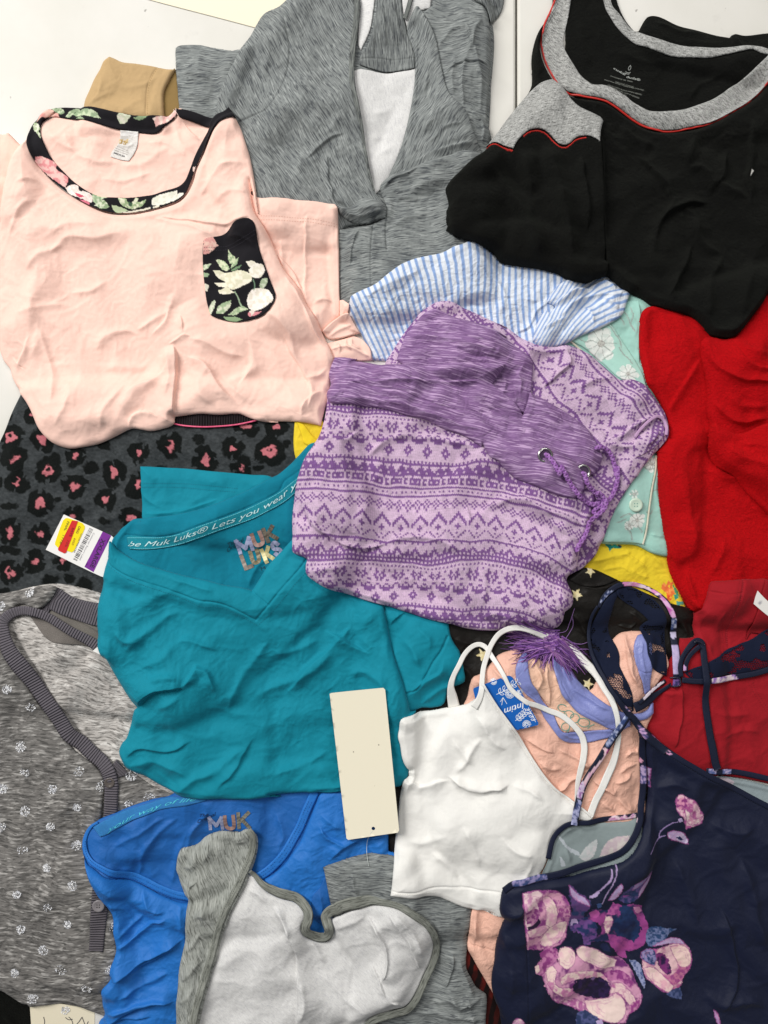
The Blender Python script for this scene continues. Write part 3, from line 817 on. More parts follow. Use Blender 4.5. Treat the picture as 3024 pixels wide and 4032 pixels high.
M_GREY = spacedye('space_dyed_grey', '#5f6365', '#808483', '#9b9f9d', '#44474b', thr=.595)
M_GREYL = spacedye('space_dyed_light_grey', '#83857f', '#9b9e98', '#b1b3ad', '#62645f', thr=.60, dsu=.7)
M_PURPLE = spacedye('space_dyed_purple', '#745280', '#876692', '#ab8cb4', '#c9a9cf', su=.28, sv=5.2, thr=.60, dsu=.3, dsv=4.6)
M_CARD = spacedye('heather_grey', '#575553', '#787572', '#aba8a4', '#4b4a48', su=.55, sv=2.6, thr=.585, dsu=.9, dsv=4.5)
M_CARDL = spacedye('heather_pale', '#86827e', '#b9b4af', '#d8d4cf', '#6c6966', su=.6, sv=3.2, thr=.575, dsu=.9, dsv=5)
M_HEATH = heather('heather_rib', '#a4a4a1', '#6f6f6d', '#c6c6c3', rib=('X', 2.2), ribstr=.35)
M_WHITE = heather('pale_heather', '#d6d5d3', '#c9c8c9', '#dfdedd')
def plain(name, rough=.6, metal=0, spec=.4, bstr=0.0, grain=.02, sheen=0):
    k = NT(name); n = k.noise(k.uv(6, 6), 1, 4, .6); v = k.math('ADD', 1 - grain, k.math('MULTIPLY', n, grain * 2))
    s = k.n('ShaderNodeVectorMath', operation='SCALE'); k.l(k.attr(), s.inputs[0]); k.l(v, s.inputs['Scale'])
    return k.done(s.outputs[0], rough, k.bump(n, bstr, .0005) if bstr else None, sheen, spec, metal)
M_PAPER = plain('card_stock', .75, 0, .3, .1, .02)
M_INK = plain('print_ink', .6)
M_THREAD = plain('thread', .8)
M_METAL = plain('steel_ring', .22, 1.0)
M_SILVER = plain('silver_foil', .35, 0.6)
M_GLIT = plain('silver_glitter', .5, 0.0)
M_FOIL = plain('foil_print', .4, 0.15)
M_BUTTON = plain('button_resin', .3, 0, .5)
M_CLEAR = plain('clear_nylon', .25, 0, .6)
M_CORD = plain('cord', .8, 0, .2, .5, .1, .1)
# ================================================================ the table
def slab(name, outline, label):
    g = to_table(smooth_poly(pts(outline), True, 60, 40), 0.0)
    th = thing(name, label, 'table', tuple(g.mean(0)))
    x0, y0 = g.min(0); x1, y1 = g.max(0)
    import bmesh
    bm = bmesh.new(); r = .004
    X0, X1, Y0, Y1 = (x0-CX)*SC, (x1-CX)*SC, (CY-y1)*SC, (CY-y0)*SC
    vs = [bm.verts.new((x, y, z)) for z in (-.045, 0.0) for x, y in ((X0, Y0), (X1, Y0), (X1, Y1), (X0, Y1))]
    for f in ((3, 2, 1, 0), (4, 5, 6, 7), (0, 1, 5, 4), (1, 2, 6, 5), (2, 3, 7, 6), (3, 0, 4, 7)): bm.faces.new([vs[i] for i in f])
    bmesh.ops.bevel(bm, geom=[e for e in bm.edges], offset=r, segments=3, profile=.5, affect='EDGES')
    me = bpy.data.meshes.new('tabletop'); bm.to_mesh(me); bm.free()
    return link('tabletop', me, M_TABLE, th, smooth=False)
k = NT('white_plastic_tabletop'); tc = k.n('ShaderNodeTexCoord'); vv = tc.outputs['Object']
mp = k.n('ShaderNodeMapping'); mp.inputs['Scale'].default_value = (1, 1, 1); k.l(vv, mp.inputs[0]); ov = mp.outputs[0]
n1 = k.noise(ov, 4, 5, .6); n2 = k.noise(ov, 55, 2); n3 = k.noise(ov, 21, 4, .7); n4 = k.noise(ov, 700, 2)
c = k.ramp(n1, [(.3, '#d4d1c8'), (.7, '#dfdcd5')])
c = k.mix(k.ramp(n2, [(.765, 0.0), (.80, .75)]), c, lin('#77726a'))
c = k.mix(k.ramp(n3, [(.66, 0.0), (.80, .16)]), c, lin('#a8a49a'))
M_TABLE = k.done(c, .42, k.bump(n4, .12, .0006), 0, .4)
slab('folding_table', '-420,-420 2031,-420 2031,4450 -420,4450', 'white plastic folding tabletop left of the dark joint, under the pile')
slab('folding_table', '2038,-420 3440,-420 3440,4450 2038,4450', 'white plastic folding tabletop right of the dark joint near the black top')

# specks of lint on the table
CUR = None
# cream board at the top edge
thing('cream_board', 'cream sheet of card lying on the bare table at the top edge', 'card', (900, 0))
card('sheet', 'X 470,-290 1230,-250 1175,160 985,104 590,0 540,-16', M_PAPER, '#f2ead2', .8, extra=.6)

# ================================================================ tan sleeve
thing('tan_shirt', 'tan cotton shirt sleeve with a stitched hem, behind the peach top', 'shirt', (520, 400))
layer('lining', 'A 1035,402 1050,440 1072,640 1060,760 900,760 940,540', M_JERSEY, '#8d7346', T=2, w=10, r=2, f=1, und=(0, 1))
layer('sleeve', 'A 480,760 490,600 522,520 550,455 582,400 606,348 640,320 672,332 715,352 800,362 900,378 965,392 1035,402 1000,465 968,540 966,610 975,760', M_JERSEY, '#bd9f74', T=9, w=40, r=2, f=2, und=(1.5, 150), seed=3,
      folds='1.2,18 A 560,600 640,560 700,540 | 1.6,24,l A 520,640 590,540 600,440 | -1.0,4,g A 936,386 905,430 882,480 868,540 870,620 876,760 | 1.2,20 A 700,700 780,620 860,590', uv=20)
stitches('hem_stitching', 'A 940,392 911,432 889,482 876,540 878,620 884,700', M_THREAD, '#9a7d4d', 5, 5, 1.6)

# ================================================================ leopard fleece
thing('leopard_top', 'charcoal fleece top printed with black and pink leopard spots', 'fleece top', (500, 2000))
SPOT = [('D', 65, 1240, 44, 44, 1), ('D', 260, 1250, 28, 40, 0), ('D', 192, 1108, 12, 14, 0), ('D', 455, 1350, 20, 24, 0), ('D', 825, 1330, 20, 25, 0),
        ('D', 1018, 1290, 30, 42, 2), ('D', 1220, 1375, 34, 44, 0), ('D', 1385, 1305, 26, 24, 0), ('D', 1610, 1325, 46, 42, 1), ('D', 1470, 1178, 36, 20, 0),
        ('D', 290, 1440, 38, 38, 1), ('D', 680, 1455, 30, 40, 0), ('D', 85, 1372, 36, 30, 2), ('G', 108, 150, 24, 32, 2), ('G', 250, 270, 34, 36, 0),
        ('G', 450, 172, 38, 30, 0), ('G', 632, 252, 22, 26, 0), ('G', 818, 172, 22, 42, 0), ('G', 780, 360, 34, 26, 0), ('G', 62, 440, 28, 48, 0), ('G', 240, 460, 28, 24, 0),
        ('G', 210, 622, 24, 28, 0), ('G', 65, 680, 36, 34, 1), ('G', 438, 348, 22, 18, 0), ('E', 110, 1455, 52, 46, 1), ('E', 148, 1295, 28, 20, 0), ('G', 85, 0, 40, 26, 2), ('G', 1440, 60, 20, 30, 2),
        ('M', -30, 980, 20, 20, 0), ('D', 980, 1560, 30, 30, 0), ('G', 380, 610, 20, 22, 0)]
BLOB = [('D', 1185, 1255, 38, 30), ('D', 550, 1425, 42, 28), ('D', 330, 1370, 40, 36), ('D', 40, 1120, 30, 30), ('G', 60, 288, 56, 22), ('G', 40, 548, 40, 22), ('G', 545, 60, 40, 32),
        ('G', 302, 728, 42, 40), ('G', 410, 722, 34, 28), ('G', 500, 770, 50, 62), ('G', 200, 800, 30, 20), ('G', 560, 500, 30, 30), ('G', 345, 250, 24, 18), ('D', 960, 1440, 40, 36), ('D', 620, 1290, 36, 26),
        ('G', 620, 380, 36, 26), ('G', 90, 560, 40, 24), ('G', 0, 150, 24, 30), ('E', 220, 1410, 20, 24), ('G', 700, 30, 30, 18), ('G', 20, 800, 40, 24), ('D', 1540, 1420, 30, 20)]
def leopard(x, y):
    wx = x + 10 * fbm(x / 16, y / 16, 3, 3) + 5 * fbm(x / 45, y / 45, 31, 2); wy = y + 10 * fbm(x / 16, y / 16, 9, 3) + 5 * fbm(x / 45, y / 45, 37, 2)
    dp = np.full(len(x), 99.0); dr = np.full(len(x), 99.0)
    for k, (cr, cx, cy, rx, ry, ty) in enumerate(SPOT):
        ox, oy, s = CROPS[cr]; X = ox + cx * s; Y = oy + cy * s; rx = rx * .60; ry = ry * .60
        a = np.arctan2(wy - Y, wx - X); q = np.hypot((wx - X) / rx, (wy - Y) / ry)
        w = .88 + .13 * np.cos(a * 3 + k * 1.7) + .07 * np.cos(a * 5 + k)
        p = (q - w) * min(rx, ry)
        if ty == 1: p = np.maximum(p, 8 - np.hypot(wx - X - 1, wy - Y + ry * .35))
        if ty == 2: p = np.maximum(p, rx * .8 - np.hypot(wx - X + rx * .5, wy - Y + ry * .3))
        dp = np.minimum(dp, p)
        ww = 1 + .10 * np.cos(a * 3 + k * 1.7 + 1.2); ring = np.hypot((wx - X) / (rx + 30), (wy - Y) / (ry + 30)) - ww
        gapf = np.cos(a * 2.5 + k * 2.1) > .93
        ring = ring * (rx + 30) + gapf * 16
        dr = np.minimum(dr, ring)
    for k, (cr, cx, cy, rx, ry) in enumerate(BLOB):
        ox, oy, s = CROPS[cr]; X = ox + cx * s; Y = oy + cy * s
        dr = np.minimum(dr, (np.hypot((wx - X) / rx / .663, (wy - Y) / ry / .663) - 1) * 20)
    n = fbm(x / 30, y / 12, 66, 3)[:, None]; base = lin('#45494b') * (1 + .25 * n)
    base = base * (1 + .35 * fbm(x / 9, y / 7, 61, 2))[:, None]
    bk = (1 - sstep(-3, 4, dr))[:, None]; pk = (1 - sstep(-3, 2.5, dp))[:, None]
    c = base * (1 - bk) + lin('#171a19') * bk
    return c * (1 - pk) + lin('#d97f88') * pk
layer('body', 'M 42,845 20,890 0,940 -40,1010 -110,1060 -120,1480 120,1520 420,1520 760,1200 760,880 700,850 520,840 300,830 140,840', M_FLEECE, T=11, w=45, r=4, f=2, und=(3, 300), paint=leopard, fine=(0.8, 90, 30, 1), seed=4,
      folds='2.0,30 D 60,1350 200,1420 420,1480 | 2,26 G 400,500 600,420 760,300 | 1.6,26 G 100,350 180,560 160,700')
layer('neck_inside', 'D 1020,1080 1150,1090 1300,1085 1500,1100 1545,1140 1500,1152 1400,1168 1280,1180 1180,1182 1040,1166', M_RIB, '#241d20', T=1.5, w=8, r=1, und=(0, 1), f=2)
ribbon('neck_piping', 'D 1025,1158 1100,1172 1200,1180 1300,1176 1400,1166 1500,1146 1560,1128', 6, M_SATIN, '#e0557c', 1.6, .8, 4)

# ================================================================ black fabric and a written card, bottom left
thing('black_garment', 'black cloth showing under the grey dotted cardigan at the bottom left corner', 'garment', (60, 4030))
layer('cloth', 'M -120,2050 0,2100 60,2130 120,2180 150,2330 -120,2330', M_VELVET, '#0b0b0a', T=8, w=40, r=3, seed=8, folds='3,20 J 20,1640 90,1700 150,1800')
thing('written_card', 'cream card with handwriting half hidden under the grey dotted cardigan', 'card', (250, 4040))
card('card', 'J 188,1560 240,1560 550,1640 548,1900 212,1900', M_PAPER, '#efe5cb', .5, extra=.4)
line_decal('handwriting', ['J 262,1660 268,1690 262,1728 270,1745 285,1732 280,1715 266,1722', 'J 290,1716 296,1742 308,1736 312,1712 316,1760 300,1790 286,1776 320,1748',
    'J 415,1652 430,1668 438,1700 420,1720 440,1716 470,1690 490,1660 500,1690 512,1720 525,1690', 'J 400,1650 418,1665 440,1664', 'J 340,1730 350,1750 362,1738 372,1756 385,1742 396,1760 410,1748'], 2.4, M_INK, '#3c3a44')

# ================================================================ yellow print garment and its far corner
YSH = [('I 735,500 760,515 775,480 785,512 820,520 790,535 765,530 740,550 738,530 715,512', '#2f9b86', {'b': '#1f7f78', 'ns': 8}), ('I 790,505 818,515 812,528 795,520', '#143c58'), ('I 770,480 775,470 782,495 774,500', '#b56a4a'),
       ('I 1045,760 1060,730 1075,745 1085,712 1098,735 1120,722 1112,760 1140,790 1100,800 1070,790', '#e8743f', {'b': '#f09a52', 'ns': 9}), ('I 1075,790 1110,800 1100,835 1070,830', '#e5552f', {'b': '#f0843f', 'ns': 7}),
       ('I 1110,740 1135,770 1150,810 1130,800', '#4fa070'), ('I 1115,800 1140,800 1145,822 1120,830', '#3f9f88'), ('I 1130,838 1175,842 1180,862 1130,862', '#8aa84c', {'b': '#55a097'}),
       ('I 1085,745 1095,745 1095,760 1085,758', '#f6d33a'), ('I 1085,815 1098,812 1100,825', '#f3c33c')]
thing('yellow_shirt', 'yellow printed shirt with small flower sprigs between the purple trousers and red fleece', 'shirt', (2450, 2260))
layer('body', 'M 640,880 690,900 800,1100 1200,1140 1300,1160 1440,1180 1458,1240 1478,1290 1492,1330 1440,1340 1330,1330 1200,1330 900,1250 700,1100 640,990', M_JERSEY, T=8, w=35, r=4, f=2, seed=9,
      paint=shapes_paint('#e8cb32', YSH, 5), folds='2.4,18 I 620,600 720,590 830,560 880,540 | 2,16,l I 830,560 900,600 960,650 | 2.4,16 I 960,520 1010,580 1060,640 | 1.5,12 I 700,660 800,640 880,690 | 1.4,12 I 860,640 900,680 980,700', fine=(.7, 45, 20, 1))
layer('placket', 'E 280,1262 320,1275 380,1350 430,1400 430,1440 330,1405 315,1360', M_JERSEY, '#efd12a', T=2.4, w=8, r=1, und=(0, 1), f=2)

# ================================================================ mint pyjama top with grey flowers
def flower(cr, cx, cy, R, n, rot=0, sx=1.0, petal='#d3ddd6', line='#8c918c', seed=0):
    ox, oy, s = CROPS[cr]; X = ox + cx * s; Y = oy + cy * s; rr = random.Random(seed); out = []
    for k in range(n):
        a = rot + 2 * math.pi * k / n; L = R * (0.8 + .35 * rr.random()); w = R * .26
        d = np.array([math.cos(a) * sx, math.sin(a)]); nn = np.array([-math.sin(a), math.cos(a)]); c = np.array([X, Y])
        P = np.array([c, c + d*L*.4 + nn*w*.8, c + d*L*.85 + nn*w, c + d*L, c + d*L*.85 - nn*w, c + d*L*.4 - nn*w*.8])
        out.append((P + 0, petal, {'j': 2, 'b': '#e6eae4', 'ns': 14}))
    for k in range(n):
        a = rot + 2 * math.pi * (k + .5) / n; L = R * (0.7 + .3 * rr.random()); d = np.array([math.cos(a) * sx, math.sin(a)]); c = np.array([X, Y])
        out.append((np.array([c, c + d * L * .5, c + d * L]), line, {'w': 2.2, 'j': 3, 'amt': .8}))
    out.append((np.array([[X + R*.22*math.cos(t), Y + R*.22*math.sin(t)] for t in np.linspace(0, 6.28, 9)[:-1]]), '#9a9894', {'j': 4, 'b': '#c4c4bc', 'ns': 6}))
    return out
MINT = []
MINT += flower('F', 690, 670, 66, 9, .3, seed=1) + flower('F', 840, 850, 40, 8, .1, seed=2) + flower('I', 900, 365, 34, 8, .2, seed=3) + flower('I', 850, 395, 24, 7, .5, seed=4) + flower('I', 880, 215, 18, 6, 0, seed=5) + flower('F', 980, 1370, 34, 8, 0, seed=7)
for s in ('F 800,470 830,500 850,540 870,580', 'F 770,500 800,520 820,560', 'F 740,560 770,600 800,640 810,690', 'F 800,690 820,730 850,760 870,790', 'F 700,760 730,740 760,720', 'F 860,460 870,500 860,560 880,600', 'F 900,700 915,740 905,780',
          'I 780,380 810,370 830,360', 'I 830,410 860,440 870,480', 'I 900,400 930,430 925,440', 'I 860,210 880,230 900,200', 'I 980,200 1010,190 1020,170', 'I 960,320 975,330 985,310', 'F 930,1380 960,1400 1010,1390', 'F 560,640 590,660 640,650', 'I 800,350 840,330 870,335'):
    MINT.append((s, '#8d9a94', {'w': 3.2, 'j': 4})); MINT.append((s, '#a9b3ac', {'w': 7, 'j': 6, 'amt': .4}))
thing('mint_pyjama_top', 'mint green pyjama top printed with grey flowers, with cream piping and one button', 'pyjama top', (2480, 1750))
layer('body', 'M 1150,720 1300,660 1370,620 1420,640 1470,760 1500,1000 1480,1180 1455,1202 1410,1196 1372,1178 1300,1174 1200,1140 1120,1000', M_JERSEY, T=9, w=35, r=4, f=2, seed=12,
      paint=shapes_paint('#9fccc0', MINT, 3), folds='2.6,20,l F 905,420 915,560 900,700 905,800 | 2,16 F 850,480 880,560 870,640 | 2.4,14 I 1000,60 1010,200 1030,330 1060,420 | 2,12 I 960,440 1010,450 1060,470')
layer('collar', 'F 480,640 520,600 640,590 740,545 780,590 812,640 850,700 905,800 935,870 960,960 880,900 790,868 700,780 600,700', M_JERSEY, T=2.2, w=7, r=1, f=2, und=(1, 200), seed=13, paint=shapes_paint('#a9d3c6', MINT, 3))
layer('placket', 'I 1005,-20 1000,60 985,160 972,270 958,380 935,508 880,500 700,495 700,300 800,100 900,-20', M_JERSEY, T=2.0, w=7, r=1, f=2, und=(1, 200), seed=14, paint=shapes_paint('#a6d2c7', MINT, 3))
ribbon('collar_piping', 'F 478,640 520,668 562,700 620,745', 7, M_SATIN, '#d9d3bd', 1.6, .4, 3)
ribbon('placket_piping', 'I 1008,-10 1003,60 990,150 975,260 963,350 950,440 930,506', 7, M_SATIN, '#d6d2bd', 1.6, .4, 3)
def button(at, rad, col, holes=4, th=2.0, parent=None, hcol='#55504a'):
    P = to_table(pts(at)[0], bil(HM, *pts(at)[0][None].T)[0]); zb = bil(HM, P[:1], P[1:])[0] + .0006
    prof = [(0, .55), (.35, .55), (.52, .62), (.66, .95), (.82, 1.0), (.95, .8), (1.0, .4), (.96, 0)]
    V = []; F = []; n = 28
    for r_, h in prof:
        for k_ in range(n): a = 2 * math.pi * k_ / n; V.append((P[0] + rad*r_*math.cos(a), P[1] + rad*r_*math.sin(a), zb + th / 1000 * h))
    V = np.array(V); Wv = W(V[:, 0], V[:, 1], V[:, 2])
    for r_ in range(len(prof) - 1):
        for k_ in range(n): F.append([r_*n + k_, (r_+1)*n + k_, (r_+1)*n + (k_+1) % n, r_*n + (k_+1) % n])
    me = mesh_from(Wv, np.array(F), np.zeros((0, 3), int), np.zeros((len(Wv), 2)), np.tile(lin(col), (len(Wv), 1)), 'button'); b = link('button', me, M_BUTTON, parent)
    for k_ in range(holes):
        a = math.pi / 4 + k_ * 2 * math.pi / holes; cx = P[0] + rad * .27 * math.cos(a); cy = P[1] + rad * .27 * math.sin(a)
        q = np.array([[cx + rad*.10*math.cos(t), cy + rad*.10*math.sin(t)] for t in np.linspace(0, 6.28, 9)[:-1]])
        V2 = W(q[:, 0], q[:, 1], np.full(8, zb + th * .00062)); me = mesh_from(V2, np.zeros((0, 4), int), np.array([[0, i+1, i] for i in range(1, 7)]), None, np.tile(lin(hcol), (8, 1)), 'thread_hole')
        o = link('thread_hole', me, M_INK, b.parent, smooth=False); 
        o.parent = b; 
    return b
button('I 888,278', 27, '#c6d9c6', 4, hcol='#7fa598')

# ================================================================ black satin with gold stars
def star(cr, cx, cy, R, rot=0):
    ox, oy, s = CROPS[cr]; X = ox + cx * s; Y = oy + cy * s
    return np.array([[X + (R if k % 2 == 0 else R*.42) * math.cos(rot + k * math.pi / 5), Y + (R if k % 2 == 0 else R*.42) * math.sin(rot + k * math.pi / 5)] for k in range(10)])
STARS = [(star(*a), '#e8ddb4', {'j': .5, 'corner': 20, 'b': '#d8c894', 'ns': 10}) for a in (('I', 625, 662, 24, .3), ('I', 535, 795, 26, .2), ('H', 1492, 1290, 28, .5), ('I', 605, 1312, 24, .1), ('N', 1000, 70, 20, 0))]
thing('star_satin_garment', 'black satin garment printed with pale gold stars, under the white camisole strap', 'garment', (2100, 2500))
layer('body', 'M 820,1560 900,1350 1050,1300 1215,1250 1258,1226 1300,1238 1345,1258 1440,1300 1500,1322 1540,1400 1540,1700 1300,1900 1100,2000 900,2020 830,1900', M_BLACKSAT, T=9, w=40, r=4, f=2, und=(3, 200), seed=15, paint=shapes_paint('#15120f', STARS, 2),
      folds='3,16,l I 560,740 640,760 760,740 | 4,22 I 500,900 560,960 620,1060 | 3,14 I 840,900 900,940 960,1000 | 3,12,r I 780,980 860,1000 900,960 | 4,18 I 1130,950 1180,1000 1210,1040 | 3,16 H 1300,1180 1400,1220 1520,1210 | 2.5,16 H 1330,1330 1420,1440 1400,1560', auto=(7, 2.5, 18, 200, 40, 60))
layer('waistband', 'I 500,712 545,680 590,645 660,655 740,690 790,715 700,745 600,752 540,735', M_BLACKSAT, T=2, w=8, r=1, f=2, und=(0, 1), paint=shapes_paint('#14110f', STARS, 2))
# ================================================================ dark red ribbed garment showing at the bottom edge
thing('dark_red_garment', 'dark red and black ribbed cloth peeking out beneath the pink gown at the bottom', 'garment', (1900, 3950))
def plaid(x, y):
    a = sstep(-.2, .3, np.sin((x + y * .25) / 7.0) + .6 * fbm(x / 20, y / 20, 4)); b = sstep(0, .4, fbm(x / 45, y / 60, 8, 2)); t = (a * (.35 + .65 * b))[:, None]
    return lin('#140807') * (1 - t) + lin('#5c150e') * t
layer('body', 'K 1300,1300 1450,1400 1560,1600 1700,1850 1720,2200 1250,2250 1250,1500', M_JERSEY, T=7, w=30, r=3, f=2, seed=18, paint=plaid)

# ================================================================ grey twist front top
thing('grey_twist_top', 'grey space dyed long sleeve top with knotted front and pale liner, top centre', 'top', (1400, 600))
layer('back', 'B 0,180 60,80 160,30 300,-80 700,-110 1400,-110 1560,140 1550,600 1540,800 1520,1000 1480,1500 1480,1900 1100,2000 600,2050 540,1600 -200,1400 -200,500', M_GREY, T=7, w=45, r=4, f=1, uv=12, warp=(25, 260), seed=21)
layer('sleeve', 'A 1040,430 1031,290 1036,262 1052,252 1120,245 1180,247 1250,262 1400,287 1480,300 1420,480 1330,720 1060,690', M_GREY, T=9, w=35, r=3, f=1, uv=4, warp=(12, 160), seed=22, folds='2.5,18 A 1060,420 1160,440 1260,480 | 2,16 A 1080,550 1160,560 1260,600 | 2,20 A 1180,280 1190,360 1170,430', label='left sleeve, streaks running across')
CLR = '#ffffff'
layer('pale_liner', 'B 640,580 650,470 700,455 860,468 1060,440 1070,540 1030,800 970,950 880,1170 790,1260 720,1060 670,760', M_WHITE, T=3, w=30, r=2, f=1, color=CLR, und=(2.5, 140), seed=23, uv=80,
      folds='1.8,22 B 760,760 840,740 900,700 | 2.2,24 B 800,980 860,1000 930,960 | 1.5,18 B 740,860 790,900 860,900')
layer('pale_liner', 'B 690,-120 800,-120 782,60 760,200 700,340 680,300 686,100', M_WHITE, T=2, w=15, r=1, f=1, color=CLR, und=(1, 100), seed=24)
layer('pale_liner', 'B 960,-120 1180,-120 1150,60 1080,80 1000,170 975,85', M_WHITE, T=2, w=15, r=1, f=1, color=CLR, und=(1, 100), seed=25)
layer('back_neckline', 'B 805,-120 960,-120 965,60 1000,200 1052,350 1050,448 1000,458 870,466 770,452 690,432 688,388 740,300 782,170 800,60', M_GREY, color='#e8e8e8', T=3, w=14, r=1, f=2, uv=85, seed=26, und=(1.5, 90),
      folds='-1.6,5,g B 800,-100 800,100 796,240 790,375 | 2,9 B 905,-100 915,60 950,200 1010,330 | 1.5,8 B 880,100 890,200 950,300 | -1.2,4,g B 690,395 800,382 900,384 1050,380 | 1.6,8 B 830,20 850,160 860,300')
layer('right_sleeve', 'B 1085,95 1130,60 1200,10 1300,-60 1400,-100 1500,-40 1545,150 1552,350 1537,600 1530,780 1548,820 1562,880 1540,960 1482,1080 1380,1100 1200,800 1150,300', M_GREY, T=9, w=34, r=3, f=2, uv=-3, warp=(22, 150), seed=27,
      folds='3.5,20,r B 1240,500 1300,440 1400,420 1540,420 | 3,16,l B 1360,700 1350,560 1370,420 1400,300 1380,160 | 2.8,16 B 1300,640 1290,500 1310,350 | 2.5,14 B 1200,300 1300,200 1400,180 | 3,16,l B 1500,930 1500,800 1420,720 | 2,14 B 1440,300 1480,500 1490,700 | 2.5,14 B 1500,120 1440,220 1420,330', label='right sleeve folded back over the shoulder')
layer('cuff', 'B 1402,-120 1410,0 1450,40 1500,62 1525,90 1545,152 1580,110 1606,80 1628,38 1640,-20 1645,-120', M_GREY, T=6, w=22, r=2, f=2, uv=70, seed=28, und=(1, 80), folds='1.5,8 B 1480,0 1540,40 1600,30')
layer('front_right', 'B 1000,160 1058,38 1075,40 1120,110 1180,220 1205,330 1232,480 1272,620 1372,720 1440,880 1500,1000 1400,1150 1000,1250 850,1250 872,1160 945,1000 1004,800 1046,560 1054,450 1052,350', M_GREY, T=5, w=26, r=2, f=2, uv=-58, warp=(18, 150), seed=29,
      folds='-1.2,4,g B 1090,80 1080,200 1075,400 1070,600 1030,850 985,1000 975,1100 | 3.5,22,l B 1040,1060 1180,1000 1300,960 1420,930 | 3,16,r B 900,1160 1040,1130 1150,1060 1240,1040 | 2.5,18 B 1100,880 1200,760 1280,700 | 2,14 B 1150,940 1260,850 1360,830 | 2,18 B 1100,600 1140,450 1130,300')
layer('front_left', 'B 0,160 60,80 160,30 240,-60 300,-110 625,-110 660,0 700,-5 694,100 668,220 655,320 655,420 662,560 690,700 712,830 735,980 762,1130 790,1240 830,1290 868,1345 862,1410 800,1440 720,1455 600,1475 560,1520 540,1600 300,1600 -60,1500 -120,1350 -262,1190 -250,700 -130,420', M_GREY, T=7, w=30, r=3, f=2, uv=58, warp=(30, 260), seed=30,
      folds='-1.8,4.5,g B 172,40 200,130 222,230 236,330 225,430 195,540 150,640 105,715 70,742 0,762 -80,790 -150,820 -190,950 -180,1200 | 3.2,30 B 420,900 500,860 560,760 | 3.5,26,r B 330,1060 430,960 520,900 600,880 | 3,18,l B 480,1000 480,1150 520,1260 600,1340 | 4,16,l B 510,1230 540,1350 640,1390 780,1370 860,1345 | -3,10 B 550,1330 650,1390 800,1400 | 2,16 B 560,1100 640,1180 740,1260 | 3,28 B 60,700 260,760 400,900 | 2.5,24 B 230,480 330,640 480,740 | 2.5,24 B 80,200 100,330 60,500 | 3,28 B 350,1000 300,1080 330,1160 | 2,20 B 300,100 420,260 600,380',
      auto=(10, 1.6, 22, 260, 60, 35))
ribbon('neck_binding', 'B 668,-100 672,20 664,160 648,300 640,420 642,540 668,680 700,820 722,960 750,1110 784,1235', [22, 22, 22, 20, 16, 12, 8, 6], M_GREY, '#dcdcd8', 1.6, .8, 4)
ribbon('neck_binding', 'B 1050,-100 1010,60 985,130', 18, M_GREY, '#dcdcd8', 1.6, 1.2, 4)
layer('lower_front', 'B 862,1335 835,1260 822,1210 840,1180 900,1145 1000,1118 1100,1085 1200,1050 1330,1012 1420,1002 1500,1016 1560,1100 1560,1900 1200,1990 900,2060 560,2080 520,1600 560,1500 700,1468 800,1445 862,1412', M_GREY, T=8, w=36, r=3, f=2, uv=-3, warp=(26, 220), seed=31,
      folds='-2,6 B 868,1340 862,1500 870,1660 | 4,18,r B 840,1230 900,1180 1000,1160 1100,1110 | 3,20 B 600,1600 700,1500 800,1440 | 2.6,16,l B 690,1480 640,1600 620,1750 | 2.5,18 B 900,1480 1000,1420 1150,1400 | 3,24 B 1000,1260 1200,1200 1380,1200 | -1.4,4,g B 780,1470 768,1600 764,1750 768,1900 | 2.5,20 B 1250,1460 1300,1560 1320,1680 | 2,16 B 900,1300 1000,1290 1100,1300', auto=(6, 1.8, 22, 240, -5, 25))
layer('knot', 'B 700,1290 790,1290 840,1310 866,1345 860,1410 800,1425 740,1448 640,1440 570,1400 540,1340 620,1350', M_GREY, T=6, w=20, r=2, f=2, uv=-18, warp=(8, 90), seed=32, folds='2,9 B 600,1400 700,1410 850,1370 | 2,9 B 560,1370 700,1370 860,1345')

# ================================================================ seersucker
def seer(lean, period=25.5, ph=0, dirx=1, curv=None):
    def f(x, y):
        s = x + lean(x, y) + 2.5 * fbm(x / 40, y / 40, 5) + ph
        u = (s / period) % 1.0
        a = sstep(.0, .10, u) * (1 - sstep(.40, .52, u))
        return lin('#dfe4ec') * (1 - a[:, None]) + lin('#8ba6d4') * a[:, None]
    return f
thing('seersucker_garment', 'blue and white striped seersucker cloth, between the grey top and purple trousers', 'garment', (1950, 1200))
def ln1(x, y): k = np.interp(x, [1380, 1600, 1900, 2300], [.50, .34, .08, .02]); return -(y - 1200) * k + 35 * np.sin((y - 1000) / 130.0) * .35
def puck(x, y): return 0
layer('body', 'E 620,545 632,460 660,440 720,410 800,375 880,310 960,250 1040,215 1140,190 1230,170 1300,140 1350,125 1500,60 1800,60 2150,200 2140,420 2080,560 1950,700 1900,800 1600,900 1300,900 1000,900 860,855 790,850 765,842 745,770 700,690 660,650 622,590', M_CRINKLE, follow=.5, T=9, w=40, r=4, f=2, und=(3, 200), seed=33,
      paint=seer(ln1), fine=(1.0, 26, 80, .35), folds='3,22 E 640,600 700,700 760,800 | 2.5,20 E 700,480 900,380 1100,300 | 2.5,20 F 60,280 120,380 100,500 | 3,16,r F 200,600 280,560 320,470 380,420 | -3,14 F 240,600 320,560 370,480')
def ln2(x, y): return (y - 1200) * .95 + 60 * np.sin((x - 2150) / 90.0)
